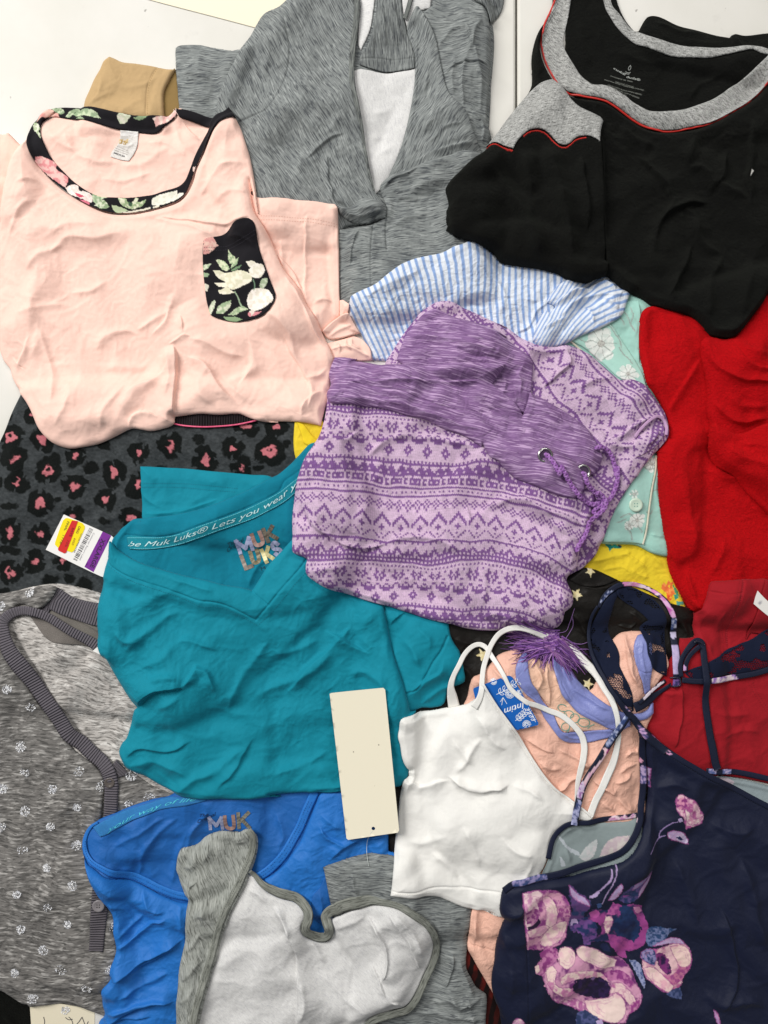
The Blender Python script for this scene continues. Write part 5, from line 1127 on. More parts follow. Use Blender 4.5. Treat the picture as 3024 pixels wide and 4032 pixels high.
layer('right_front', 'J 640,160 700,130 760,180 900,290 1040,345 1100,360 1200,700 900,700 600,700 600,400 700,320', M_CARD, color='#ffffff', T=3, w=20, r=2, f=1, uv=-5, warp=(25, 150), seed=74)
layer('right_band_end', 'J 655,180 690,140 740,190 765,225 705,245', M_RIB, color='#645f65', T=2, w=8, r=1, f=2, und=(0, 1), seed=75, uv=-50)
CARDF = 'M -150,1288 0,1282 40,1276 110,1264 128,1268 122,1290 95,1312 G 140,870 60,920 25,965 18,1000 30,1050 60,1120 110,1210 150,1300 185,1380 230,1460 262,1508 J 370,0 400,60 450,110 510,150 560,195 600,240 614,290 606,380 596,470 590,560 700,900 760,1300 760,1500 640,1700 J 590,1700 450,1640 330,1610 200,1608 130,1610 90,1590 60,1570 30,1548 0,1525 -250,1450'
layer('left_front', CARDF, M_CARD, color='#ffffff', T=8, w=34, r=4, f=2, uv=3, warp=(28, 170), seed=76, und=(3, 300), fine=(.6, 90, 0, 1),
      folds='2,30 J 100,300 250,500 300,800 | 2,28 J 60,900 200,1100 260,1300 | 2.5,22 J 560,1250 540,1400 600,1560 | 2,24 G 0,1100 80,1250 120,1400', auto=(5, 1.2, 26, 260, 70, 50))
DOTS = [('J', 122, 62), ('J', 150, 212), ('J', 470, 210), ('J', 15, 312), ('J', 310, 313), ('J', 603, 298), ('J', 780, 232), ('J', 885, 365), ('J', 765, 400), ('J', 152, 440), ('J', 460, 418), ('J', 300, 535), ('J', 127, 677), ('J', 450, 648), ('J', 280, 780),
        ('J', 430, 885), ('J', 108, 930), ('J', 283, 1015), ('J', 400, 1115), ('J', 130, 1142), ('J', 257, 1270), ('J', 683, 1137), ('J', 360, 1390), ('J', 83, 1412), ('J', 660, 1392), ('J', 525, 1487), ('J', 198, 1550), ('J', 387, 1625), ('J', 0, 540), ('G', 60, 1165), ('G', 45, 1380), ('G', 182, 1487), ('G', 180, 803), ('G', 0, 885)]
rr = random.Random(5)
def glitter(cr, cx, cy, R=31):
    ox, oy, s = CROPS[cr]; n = 85 if rr.random() < .75 else 40; Vv = []; Ff = []; Cc = []
    R = R * rr.uniform(.75, 1.08); P = np.array([[ox + cx*s, oy + cy*s]]); g0 = to_table(P[0], bil(HM, P[:, 0], P[:, 1])[0])
    for _ in range(n):
        a = rr.random() * 6.283; q = R * s * math.sqrt(rr.random()); x = g0[0] + q*math.cos(a); y = g0[1] + q*math.sin(a) * .95; z = bil(HM, np.array([x]), np.array([y]))[0] + .0004 + rr.random() * .0003
        k = rr.uniform(1.2, 3.0); b = len(Vv); th = rr.random() * 6.28
        for t in range(4): Vv.append((x + k*math.cos(th + t*1.571), y + k*math.sin(th + t*1.571), z + rr.uniform(-.0003, .0003)))
        Ff.append([b+3, b+2, b+1, b]); c = rr.choice(['#f4f4f6', '#e0e1e6', '#cccdd2', '#ffffff', '#a8aab0']); Cc += [lin(c)] * 4
    Vv = np.array(Vv); me = mesh_from(W(Vv[:, 0], Vv[:, 1], Vv[:, 2]), np.array(Ff), np.zeros((0, 3), int), None, np.array(Cc), 'glitter_dot'); link('glitter_dot', me, M_GLIT, smooth=False)
for q in DOTS[:6] + DOTS[9:]: glitter(*q)
for q in DOTS[6:9]: glitter(*q)
layer('placket', 'J 585,820 560,830 556,900 545,1000 535,1100 525,1200 518,1285 560,1283 606,1290 618,1200 630,1100 640,1000 642,940 650,800', M_RIB, color='#635e64', T=2.2, w=8, r=1, f=2, uv=88, und=(0, 1), seed=77)
ribbon('neck_placket', 'G 640,1150 540,1082 450,1030 380,985 320,948 250,918 180,905 110,915 65,940 42,975 45,1020 62,1080 95,1150 150,1230 200,1310 250,1400 290,1460 320,1508 J 400,-5 470,55 540,120 600,165 640,215 656,275 656,360 648,470 630,560', [40, 40, 36, 34, 34, 34, 36, 44, 52, 62, 68, 64, 60, 60, 60, 60, 60, 58, 56, 56, 54, 54, 54], M_RIB, '#69646b', 2.4, .5, 6)
button('J 585,1005', 24, '#837e80', 4, hcol='#1e1b1c'); button('J 650,275', 21, '#5a534f', 0)
card('white_tag', 'Q 505,862 560,820 600,815 640,870 600,905', M_PAPER, '#efeeea', .4, extra=1.2, cellpx=8)

# ================================================================ blue tee
BL = '#1f6fc0'
thing('blue_tee', 'bright blue v-neck tee with printed neck tape, under the teal tee', 't-shirt', (900, 3500))
layer('back', 'J 508,600 525,548 545,520 620,470 700,440 800,400 900,370 1000,350 1040,330 1300,200 1900,200 2080,500 1900,1000 1500,1100 1100,1100 700,900 540,760', M_BLUE, color='#1c62ae', T=7, w=30, r=4, f=2, und=(3, 200), seed=80,
      folds='3,20 J 820,820 900,620 1060,470 | 3,20 J 1100,700 1150,560 1250,430 | 2.5,18 J 1020,880 1060,700 1120,560 | 2.5,18 J 700,640 900,520 1000,470 | 3,20 K 150,500 200,650 160,750')
layer('neck_tape', 'J 552,540 575,525 620,498 700,458 800,425 900,395 980,372 1050,362 1150,362 1255,370 1180,392 1100,410 1000,428 940,440 860,468 800,490 740,520 680,552 640,578 600,592', M_TAPE, color='#3b8bd0', T=1.4, w=5, r=1, f=2, uv=-20, und=(0, 1), seed=81, t0=.8)
text('tape_lettering', 'your way of life', None, None, 15, M_THREAD, '#4fc4d8', path='J 640,565 720,520 800,478 900,440 1000,408 1090,388 1170,378', fit=True, shear=.5, bold=-.005, lift=.7)
FOIL = lambda c, b, s=0: shapes_paint(c, [('M -50,-50 1800,-50 1800,2300 -50,2300', c, {'b': b, 'ns': 9, 'j': 0})], s)
for k_, a in enumerate((('M', 'J 1246,556', 'J 1318,554', 50, 13, '#aeb4d0', '#8e94b8'), ('U', 'J 1342,552', 'J 1392,548', 52, 14, '#a88a80', '#8b6c66'), ('K', 'J 1420,542', 'J 1480,538', 56, 14, '#8f8c80', '#5f5a4e'))): foil(*a, seed=k_)
text('script_print', 'The', 'J 1185,482', 'J 1240,470', 13, M_INK, '#152a50', shear=.5, fit=True, lift=.8)
text('script_print', 'Original', 'J 1172,520', 'J 1290,462', 13, M_INK, '#152a50', shear=.5, fit=True, lift=.8)
layer('front', 'J 505,600 506,640 520,690 545,722 600,752 700,815 800,862 900,915 1000,962 1060,984 1110,992 1250,1010 K -100,1000 20,950 80,922 130,895 200,830 250,760 300,690 340,600 372,520 405,440 440,370 600,330 700,300 880,300 878,560 878,745 1000,760 1000,1500 J 1300,2000 1000,2100 560,2100 575,1720 600,1690 620,1650 612,1600 610,1560 612,1515 620,1480 640,1455 662,1435 672,1412 666,1385 670,1350 690,1300 702,1250 698,1200 688,1145 688,1090 680,1040 664,1000 650,970 622,920 600,880 570,825 550,780 525,700', M_BLUE, color=BL, T=9, w=34, r=4, f=2, und=(4, 220), seed=82, corner=75,
      folds='7,22,e J 1090,1190 1000,1240 850,1330 740,1400 670,1420 | 5,22,l J 700,1240 780,1200 900,1100 1000,1060 | 6,20,e J 1040,1560 900,1580 780,1620 660,1690 | 5,22,r J 680,1420 800,1380 950,1290 1080,1200 | 4,18 J 720,1180 800,1100 860,1050 | 5,22,l J 640,1640 780,1600 900,1570 1040,1560 | 4,20 J 720,1540 850,1480 1000,1400 | 4,20,r J 600,1720 700,1680 900,1660 | 3,18 J 640,960 740,1000 800,1100 | 5,22,r K 500,800 560,720 700,660 860,640 | 4,20 K 440,480 520,560 600,590 | 4,18,l K 430,560 480,640 600,700 | 4,18 J 850,900 900,1000 1000,1020 | 3,18 J 1080,900 1080,1050 1100,1200', fine=(.8, 60, -30, 1.6), auto=(8, 2.2, 16, 170, -35, 30))
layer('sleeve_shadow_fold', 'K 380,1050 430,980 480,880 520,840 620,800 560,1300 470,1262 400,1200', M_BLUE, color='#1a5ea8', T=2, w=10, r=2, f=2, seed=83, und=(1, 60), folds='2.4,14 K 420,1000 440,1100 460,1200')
ribbon('neck_binding', 'J 590,500 552,524 526,562 512,610 516,655 534,692 568,724 640,762 740,816 840,868 940,918 1040,955 1130,970', [10, 14, 18, 22, 28, 32, 32, 32, 32, 32], M_BLUE, '#2473c6', 1.8, .3, 4)
ribbon('neck_binding', 'K -20,935 40,905 100,866 160,808 210,745 255,670 300,590 340,490 372,420 400,360', 34, M_BLUE, '#2473c6', 1.8, .3, 4)
for off in (-9, 3):
    stitches('neck_stitching', 'J 512,610 514,650 530,690 565,722 640,762 740,816 840,868 940,918 1040,955 1100,968', M_THREAD, '#185aa2', 5, 4, 2, off=off - 2)
    stitches('neck_stitching', 'K 40,905 100,866 160,808 210,745 255,670 300,590 340,490 372,420', M_THREAD, '#185aa2', 5, 4, 2, off=off + 4)

# ================================================================ price tag
thing('price_tag', 'white clearance tag with yellow and red stickers and a purple XXLARGE stripe', 'tag', (310, 2150))
card('tag_card', 'G 380,340 666,466 680,480 660,720 600,708 268,550', M_PAPER, '#efedea', .5, extra=.3,
     cellpx=8)
card('purple_stripe', 'G 612,441 663,466 553,683 499,652', M_PAPER, '#7a2e92', .1, extra=.05, cellpx=8)
card('yellow_sticker', 'G 392,362 405,362 492,392 506,410 505,425 440,555 425,566 340,536 324,520 326,505 376,375', M_PAPER, '#f3dd16', .25, extra=.1, cellpx=8)
card('red_sticker', 'G 430,376 466,380 392,566 380,572 346,556 342,545', M_PAPER, '#d02c2a', .2, extra=.1, cellpx=8)
text('tag_print', 'XXLARGE', 'G 606,482', 'G 532,652', 17, M_INK, '#2a1236', bold=.02, fit=True, lift=.2)
text('tag_print', 'Customer Return Label', 'G 556,448', 'G 468,610', 6.5, M_INK, '#8a8890', fit=True, lift=.2)
text('tag_print', '070887561230', 'G 482,452', 'G 436,566', 5.5, M_INK, '#4a4850', fit=True, lift=.2)
def bars():
    r2 = random.Random(2); out = []; A_ = pts('G 553,432')[0]; B_ = pts('G 458,616')[0]; d = (B_ - A_); L = np.hypot(*d); d /= L; n = np.array([-d[1], d[0]]); s = 0
    while s < L:
        w = r2.choice([1.4, 1.4, 2.4, 3.6]); c = A_ + d * s; out.append((np.array([c, c + n * 17]), w)); s += w + r2.choice([1.6, 2.4, 3.4])
    return out
for k_, (P_, w_) in enumerate(bars()): line_decal('barcode_bar', [P_], w_, M_INK, '#2b2930', lift=.15)
text('tag_print', 'ORIG', 'G 468,408', 'G 450,450', 9, M_INK, '#6b2f16', bold=.02, fit=True, lift=.2)
text('tag_print', '6050', 'G 440,480', 'G 424,520', 8, M_INK, '#7a3d14', fit=True, lift=.2)
text('tag_print', 'SAVE', 'G 430,418', 'G 410,470', 9, M_INK, '#7c1512', bold=.02, fit=True, lift=.2)
text('tag_print', '70%', 'G 400,490', 'G 385,530', 9, M_INK, '#7c1512', fit=True, lift=.2)
text('tag_print', 'FINAL', 'G 400,380', 'G 378,436', 9, M_INK, '#6b5b10', bold=.02, fit=True, lift=.2)
text('tag_print', '1776', 'G 372,462', 'G 352,512', 9, M_INK, '#6b5b10', fit=True, lift=.2)

# ================================================================ teal tee
TL = '#0c8398'
thing('teal_tee', 'teal v-neck tee with printed neck tape and patterned foil logo, centre left', 't-shirt', (900, 2550))
layer('left_sleeve', 'G 828,55 860,54 980,60 1100,66 1250,82 1400,95 1500,104 1600,112 1750,200 1700,500 1300,500 850,450 838,365 835,250', M_TEAL, color=TL, T=6, w=20, r=3, f=2, seed=85, und=(2, 150), folds='2.4,16,l G 860,330 1000,330 1150,300 1300,250 | 1.6,14 G 840,220 900,260 960,300')
stitches('hem_stitching', 'G 838,158 950,156 1100,158 1250,170 1420,188', M_THREAD, '#0a6a7e', 5, 4, 1.6)
stitches('hem_stitching', 'G 838,180 950,178 1100,182 1250,196 1400,208', M_THREAD, '#0a6a7e', 5, 4, 1.6)
layer('right_sleeve', 'H 700,900 1000,950 1180,980 1262,1060 1275,1120 1285,1168 1310,1220 1340,1262 1360,1330 1372,1400 1380,1440 1376,1468 1350,1488 1300,1510 1262,1560 1245,1612 1225,1630 1150,1642 1100,1642 1060,1655 1000,1680 800,1660', M_TEAL, color=TL, T=10, w=36, r=4, f=2, seed=86, und=(3, 160),
      folds='-2.2,5,g H 1262,1168 1220,1260 1170,1330 1120,1420 1060,1510 990,1538 | 4,24,r H 880,1110 920,1040 1000,1000 | 4,28,l H 1010,1540 1100,1460 1200,1400 1240,1300 | 4,26 H 960,1180 1040,1260 1080,1380 | 3.5,22 H 1100,1620 1200,1520 1340,1470 | 3,22 H 1060,1100 1140,1180 1150,1260')
layer('back', 'G 660,560 660,500 700,432 740,400 780,368 830,364 950,352 1050,340 1180,310 1300,270 1400,228 1500,182 1600,125 1659,92 M 645,985 670,960 690,955 740,1000 740,1250 640,1300 G 1600,900 1300,880 900,760 700,680', M_BACK, color='#0b7a92', T=7, w=30, r=4, f=2, und=(2.5, 200), seed=87,
      folds='-1.2,4,g G 742,462 850,470 960,472 1060,455 1200,405 1400,330 1550,262 1659,200 H 200,155 300,90 | 3,20 G 1600,600 1500,680 1480,780 | 2,16,l G 700,480 780,370 820,380')
layer('neck_tape', 'G 738,478 770,466 850,474 960,474 1060,456 1200,406 1400,334 1550,266 1659,205 H 240,165 330,105 330,190 290,215 200,290 G 1600,318 1500,368 1400,405 1300,440 1200,478 1100,512 1000,535 900,548 820,550 760,548', M_TAPE, color='#1f97aa', T=1.4, w=5, r=1, f=2, uv=-18, und=(0, 1), seed=88, t0=.8)
for pth in ('G 745,480 850,479 960,479 1060,461 1200,411 1400,339 1550,271 1659,210 H 240,172 325,112', 'G 765,543 820,545 900,543 1000,530 1100,507 1200,473 1300,435 1400,400 1500,363 1600,313 H 200,285 290,210'): stitches('tape_edge', pth, M_THREAD, '#67c3d2', 6, 1.5, 2.4)
text('tape_lettering', 'be Muk Luks\u00ae Lets you wear yo', None, None, 19, M_THREAD, '#bcdfe2', path='G 745,530 850,530 960,522 1060,498 1200,452 1400,382 1550,318 1659,256 H 240,218 320,165', fit=True, shear=.45, bold=.0, lift=.8)
for k_, a in enumerate((('M', 'R 600,735', 'R 805,678', 48, 15, '#b3b8d8', '#8e93b8'), ('U', 'R 860,625', 'R 990,580', 47, 15.5, '#b3938a', '#95736a'), ('K', 'R 1060,548', 'R 1200,495', 50, 15.5, '#7a7164', '#4f483e'),
      ('L', 'R 700,985', 'R 800,945', 50, 15.5, '#7d7168', '#9d9086'), ('U', 'R 820,905', 'R 930,872', 46, 15.5, '#9a8f74', '#5f563f'), ('K', 'R 1040,880', 'R 1150,830', 50, 15.5, '#d5cc9c', '#b9ae78'), ('S', 'R 1195,790', 'R 1290,750', 52, 15.5, '#a6a9c4', '#8588a6'))): foil(*a, seed=k_)
text('script_print', 'The', 'R 420,640', 'R 545,570', 16, M_INK, '#10394a', shear=.5, fit=True, lift=.8)
text('script_print', 'Original', 'R 395,725', 'R 690,520', 14, M_INK, '#10394a', shear=.5, fit=True, lift=.8)
text('size_print', 'M', 'R 955,1025', 'R 1020,1005', 15, M_INK, '#0b2f3c', fit=True, lift=.8)
TFRONT = 'G 650,500 640,600 625,650 612,700 600,760 592,830 590,900 590,1000 596,1080 612,1140 640,1200 680,1285 730,1370 780,1440 820,1482 800,1500 J 740,20 712,50 698,75 692,100 700,130 740,188 790,222 850,252 930,300 1020,340 1120,358 1250,370 1400,374 1659,375 K 100,398 280,385 420,380 560,375 800,360 930,345 960,338 985,310 1008,270 1014,230 H 1060,1659 1020,1659 1000,1580 980,1500 955,1420 930,1350 905,1270 885,1180 870,1100 855,1030 838,968 600,880 480,650 350,450 250,540 180,615 100,700 40,790 -6,868 G 1440,772 1350,758 1250,732 1150,712 1050,688 950,660 870,634 800,606 740,576 700,548 670,510'
layer('front', TFRONT, M_TEAL, color=TL, T=11, w=48, r=5, f=2, und=(4, 300), seed=89, corner=70, zn=None, fine=(.7, 70, -30, 1.4),
      folds='9,26,e G 1130,1370 1110,1345 1040,1345 950,1362 880,1395 845,1440 825,1495 | 5,26 G 900,1320 1000,1280 1100,1290 | 6,44,l H 200,1560 350,1380 520,1230 640,1100 | 5,44 G 720,900 860,860 1020,800 | 5,42,r J 1300,300 1420,150 1500,0 | 5,26 G 1060,1100 1100,1080 1200,1100 1300,1150 | 6,34,l G 1120,1360 1180,1230 1250,1260 1290,1400 | 4,30 G 760,1150 860,1060 1000,940 1080,900 | 4,30 G 700,1000 780,1080 900,1020 | 4,34 G 850,1250 980,1180 1080,1080 | 4,30 G 1350,1500 1450,1300 1600,1080 | 4,30,r J 740,130 850,60 1000,80 1150,20 | 5,30 J 1030,340 1150,250 1300,180 1450,60 | 3.5,26 J 760,180 900,150 1050,190 1150,240 | 5,30,l H 460,1140 560,1180 650,1240 760,1280 | 5,34 H 0,1560 200,1480 400,1380 500,1260 | 4,30 H 600,1440 700,1400 800,1440 880,1520 | 3.5,28 H 100,1300 280,1260 420,1180 | 3,26 H 300,900 400,1050 440,1140 | -1.5,4,g G 640,600 665,640 750,690 850,728 1000,775 1100,812 1200,845 1260,850 1330,862 1400,890 1470,928 1525,962 H 18,1060 60,1010 105,958 160,890 220,820 300,730 350,660 | -1.3,3.6,g H -8,868 40,910 105,960 | 3,22 K 100,250 300,200 480,100 | 2.6,20 G 900,640 1100,740 1300,790 | 4,28 G 940,1480 1040,1440 1100,1380', auto=[(8, 2.0, 26, 220, -35, 35), (8, 1.4, 16, 110, 20, 60)])
stitches('neck_stitching', 'G 640,650 700,690 800,740 900,775 1000,808 1100,845 1200,888 1260,888 1340,900 1420,940 1480,975 1530,1005 H 30,1095 100,1030 180,940 260,840 340,750 380,690', M_THREAD, '#086b7f', 5, 4, 1.8)
# ================================================================ purple patterned trousers
PUR = lin('#855c97'); PNK = lin('#d7bad4')
CH = """
....x.....
...xxx....
..xx.xx...
...xxx....
....x.....
..........
x.x.x.x.x.
xxxxxxxxxx
..x...x...
.xxx.xxx..
xxxxxxxxx.
x.xxx.xxxx
xxxxxxxxxx
...x....x.
xxx.xx.xxx
x.x.x..x.x
xxx.xx.xxx
..........
xxxxxxxxxx
..........
x..x.x..x.
..........
xxxxxxxxxx
..........
..x....x..
.x.x..x.x.
x.x.xx.x.x
.x.x..x.x.
..x....x..
..........
....x.....
...xxx....
..xx.xx...
.xx...xx..
xx.....xx.
x...x...x.
...xxx....
....x.....
x.......x.
.x..x..x..
..x...x...
...x.x....
..........
xxxxxxxxxx
.x..x..x..
..........
...x......
..xxx....x
.xx.xx..xx
xxx..xxxxx
x.x.x.x.x.
xxxxxxxxxx
x.x.x.x.x.
xxxxxxxxxx
..........
.x.x.x.x.x
..........
x..x...x..
...xx.xx..
..xx.x.xx.
...xx.xx..
x...x.x..x
..........
x...xx...x
.x.x..x.x.
xxxx..xxxx
xx......xx
""".split()
CHA = np.array([[c == 'x' for c in r] for r in CH])
def knit(fu, fv, sw=7.8, sh=8.6):
    def f(x, y):
        u = fu(x, y) / sw; v = fv(x, y) / sh
        u = u + .25 * fbm(x / 60, y / 60, 91, 2)
        vv = v - .42 * np.abs((u % 1) - .5) * 2
        i = np.floor(vv).astype(int) % len(CHA); j = np.floor(u).astype(int) % 10
        t = CHA[i, j].astype(float)[:, None]
        leg = (np.abs((u % 1) - .5) * 2)[:, None]; sh_ = 1 - .16 * (leg < .18) - .14 * ((vv % 1) < .2)[:, None]
        n = (1 + .12 * fbm(x / 6, y / 6, 92, 2))[:, None]
        return (PNK * (1 - t) + PUR * t) * sh_ * n
    return f
rot = lambda a: (lambda x, y: x * math.cos(math.radians(a)) + y * math.sin(math.radians(a)), lambda x, y: -x * math.sin(math.radians(a)) + y * math.cos(math.radians(a)))
thing('purple_trousers', 'purple and pink fair isle knit trousers with melange waistband and drawstring, centre', 'trousers', (1800, 1900))
uA, vA = rot(52)
layer('folded_leg', 'E 860,860 900,800 950,720 1000,650 1050,590 1100,540 1170,495 1230,480 1290,485 1380,520 1480,560 1560,600 1659,640 1659,660 F 80,545 160,580 250,640 330,690 420,690 490,680 560,700 640,740 700,790 760,850 800,880 870,880 930,905 980,955 1030,1020 1062,1070 1080,1130 1078,1190 1060,1230 1020,1280 980,1330 930,1390 900,1440 I 880,130 820,220 780,290 740,370 700,480 660,570 600,630 540,665 480,690 300,600 100,300 0,100 E 1300,1300 1000,1100 860,900', M_KNIT, follow=.4, T=11, w=42, r=4, f=2, und=(4, 200), seed=100,
      paint=knit(lambda x, y: uA(x, y) + 18 * fbm(x / 150, y / 150, 1), lambda x, y: vA(x, y) + 30 * fbm(x / 170, y / 170, 2)),
      folds='5,22,r F 350,930 420,860 500,780 480,700 | 4,24 F 540,930 640,880 760,870 860,900 | 5,22,l F 690,1250 800,1200 920,1120 1000,1090 1060,1100 | 5,22 F 700,1250 840,1270 980,1200 1060,1170 | 4,24 F 620,1120 680,1200 720,1260 | 3,22 F 560,720 640,800 700,850 | 4,22 F 880,1300 940,1250 1000,1180 | 4,24 I 700,200 640,320 600,480 | 3,18,l F 150,590 240,660 310,740 | 3.5,24 F 800,960 880,1000 960,1040', fine=(.7, 50, 50, 1))
layer('inner_leg_opening', 'F 900,1180 930,1140 980,1110 1020,1105 1050,1130 1058,1170 1040,1220 1000,1270 940,1310 890,1330 870,1280', M_KNIT, T=1.5, w=14, r=1, f=2, seed=101, paint=knit(*rot(110)), und=(1, 60), folds='-3,16 F 900,1200 960,1140 1020,1125 | 2,12 F 940,1260 1000,1220 1030,1160')
ribbon('leg_hem', 'F 880,1215 920,1160 970,1112 1015,1093 1052,1110 1068,1150 1060,1200', 12, M_KNIT, '#c8a2c8', 1.8, .8, 3)
layer('back_waistband', 'E 985,700 1020,650 1060,600 1110,550 1180,520 1240,540 1330,580 1450,610 1560,650 1659,700 F 100,610 180,660 240,710 280,750 300,780 298,850 292,930 275,1000 250,1070 200,1060 0,980 E 1450,1000 1200,950 1000,900 930,850', M_PURPLE, color='#ffffff', T=10, w=34, r=3, f=2, uv=12, warp=(10, 140), seed=102, und=(2, 120),
      folds='-4,20 E 1300,790 1450,840 1659,880 | 3,18,l E 1000,700 1180,700 1400,760 1600,820 | 3,22,r F 240,780 180,900 200,1040 | 2.4,14 F 100,840 140,900 130,960 | 2,10 F 180,820 220,880 215,960 | 2,12 E 1180,580 1300,660 1500,740', fine=(.9, 20, 98, .35))
def fU(x, y): return (x - 1100) * (1 + .00008 * (y - 1500)) + .06 * (y - 2000)
def fV(x, y):
    k = sstep(1180, 1600, x); d = np.clip(1250 - x, 0, 400)
    return (y - 1720) - .085 * (x - 1200) - 60 * sstep(2050, 2300, x) + 26 * fbm(x / 210, y / 160, 7) - d * .16 * np.sin((y - 1500) / 300) + 26 * np.exp(-((x - 1900) / 180) ** 2)
layer('front_leg', 'M 712,830 704,880 697,920 680,960 660,990 648,1020 640,1050 635,1085 632,1120 H 256,560 260,620 300,640 350,662 344,700 345,750 362,778 392,802 450,840 520,872 600,900 700,932 770,950 850,972 970,1008 1100,1050 1190,1072 1280,1092 1370,1122 1450,1140 1550,1146 1659,1142 I 100,1035 250,1025 380,1012 440,1000 462,980 474,950 478,920 482,900 505,885 522,862 528,830 522,790 505,750 492,720 500,690 520,665 545,635 552,590 560,500 600,400 640,300 640,200 400,0 100,-100 M 900,800 760,790', M_KNIT, follow=.4, T=14, w=52, r=5, f=2, und=(4, 260), seed=103, paint=knit(fU, fV), corner=80, fine=(.8, 60, 10, 1),
      folds='5,26,r H 340,330 420,470 520,530 700,600 860,560 | 4,24 H 860,560 1000,520 1200,540 1350,600 | 4,26,l H 1400,300 1420,400 1480,380 1600,260 | 3.5,24 E 900,1390 960,1340 1100,1360 1300,1390 1450,1440 | 4,22 E 740,1480 850,1390 920,1340 | 4,24 E 620,1210 660,1280 700,1270 | 4,24,l E 500,1350 600,1380 700,1320 | 4,26 I 300,260 380,380 480,440 560,500 | 5,22,l I 200,200 330,300 450,330 560,400 | 4,22 I 440,440 500,560 500,640 | 4,24 I 440,700 460,800 500,860 | 3,24 H 1450,700 1500,800 1480,1000 | 4,22 H 1480,1060 1560,1020 1659,1040 I 100,990 | 3.5,26 I 0,930 150,950 320,940 | 3,22 H 360,750 500,720 620,700 | 4,24 I 60,300 160,240 280,260', auto=(6, 1.8, 22, 180, 10, 50))
layer('front_waistband', 'M 721,764 740,764 770,768 E 640,838 760,852 830,870 900,882 1100,890 1300,884 1500,886 1640,892 F 60,900 180,1000 240,1080 262,1010 275,950 330,970 400,1012 480,1055 560,1108 620,1160 662,1230 690,1290 705,1320 690,1380 650,1440 I 640,100 600,150 565,205 545,232 515,238 480,236 400,216 340,190 300,170 230,142 180,118 130,70 85,22 40,0 F 0,1250 M 1040,965 1000,940 960,925 920,905 880,895 840,882 800,876 760,872 712,868 704,850 712,826 708,800', M_PURPLE, color='#ffffff', T=9, w=30, r=3, f=2, uv=14, warp=(10, 120), seed=104, und=(2, 110), corner=70,
      folds='-1.6,4,g F 240,1085 252,1030 262,1000 | -1.2,4,g E 500,1000 640,1000 800,1030 950,1060 1100,1120 1300,1180 1500,1200 F 0,1080 | 2.5,14,l E 520,1020 700,980 900,990 1200,990 1500,1000 | 2.5,16 E 560,1100 800,1110 1000,1160 1300,1260 1500,1320 | 3,18 F 300,1000 420,1080 540,1180 | 2,12 F 20,1020 200,1120 400,1200 600,1290', auto=(26, 1.3, 8, 60, 100, 18), fine=(.9, 20, 100, .35))
def eyelet(at, rad):
    P = pts(at); z = bil(HM, P[:, 0], P[:, 1])[0]; P = to_table(P, z); z = bil(HM, P[:, 0], P[:, 1])[0]; t = np.linspace(0, 2*math.pi, 37)
    C3 = W(P[0, 0] + rad*np.cos(t), P[0, 1] + rad*np.sin(t), np.full(37, z + .0006)); V, F, c = tube_mesh(C3, .0020, 8)
    link('eyelet', mesh_from(V, F, np.zeros((0, 3), int), None, np.tile(lin('#c9c8c4'), (len(V), 1)), 'eyelet'), M_METAL)
    q = np.stack([P[0, 0] + rad*.8*np.cos(t[:-1]), P[0, 1] + rad*.8*np.sin(t[:-1])], -1); V = W(q[:, 0], q[:, 1], np.full(36, z + .0009))
    link('eyelet_opening', mesh_from(V, np.zeros((0, 4), int), np.array([[0, i+1, i] for i in range(1, 35)]), None, np.tile(lin('#3a2742'), (36, 1)), 'eyelet_opening'), M_INK, smooth=False)
eyelet('F 362,1318', 24); eyelet('I 571,88', 24)
C1, C2 = '#8d5aa0', '#a577b5'
cord('drawstring', 'F 640,1282 680,1274 720,1290 750,1330 768,1390 776,1440 I 782,60 782,120 770,180 745,230 710,262 680,262 650,250', 3.1, M_CORD, C1, C2, zoff=[0, 2, 2, 1, 1, 1, 1, 0, 1])
cord('drawstring', 'F 352,1312 372,1330 400,1370 430,1430 I 440,60 480,130 520,190 560,235 600,262 640,275 690,270 705,290 690,310 660,325', 3.1, M_CORD, C1, C2, zoff=[-1, 1, 1, 1, 1, 2])
cord('drawstring', 'I 560,92 575,105 590,150 620,185 655,215 690,245 700,262 680,285 650,300 640,320 660,340', 3.1, M_CORD, C1, C2, zoff=[-1, 1, 2, 3, 3, 3])
cord('drawstring', 'I 640,215 660,212 690,240 700,270 690,300 650,335 620,370 605,420 585,460 555,500 535,545', 3.1, M_CORD, C1, C2, zoff=[3, 4, 3, 1, 1, 0])

# ================================================================ small grey camisole style top at the bottom
thing('grey_crossover_top', 'grey marled top turned over to its pale inside, bottom centre beside the blue tee', 'top', (1250, 3800))
layer('outer_back', 'K 455,838 500,822 560,802 600,790 670,775 740,760 800,752 850,756 920,766 1010,780 1200,900 1420,1100 1425,1160 1410,1290 1395,1400 1385,1500 1420,1580 1450,1640 1490,1675 1520,1700 1522,1780 1515,1878 1600,2300 500,2300 600,1900 700,1500 520,1200 505,1080 490,1000 470,900', M_GREY, color='#ffffff', T=7, w=30, r=4, f=2, uv=2, warp=(20, 120), seed=110, und=(3, 150),
      folds='4,18,l K 660,1000 720,1040 800,1020 900,1030 | 3.5,18 K 650,860 660,960 700,1020 | -1.2,4,g K 650,852 740,838 850,835 920,842 | 3.5,18 K 1000,1050 1100,1140 1180,1240 | 4,18,r K 1240,1640 1290,1500 1300,1400 | 4,18 K 1260,1640 1340,1740 1400,1700 1420,1780 | 4,20 K 1150,1740 1250,1700 1400,1720 1500,1700 | 3,16 K 1080,1830 1200,1800 1350,1820 1480,1840 | 3.5,18 K 1330,1440 1400,1600 1440,1700 | 3,16 K 1380,1780 1420,1820 1440,1900', auto=(6, 2, 16, 140, 10, 40))
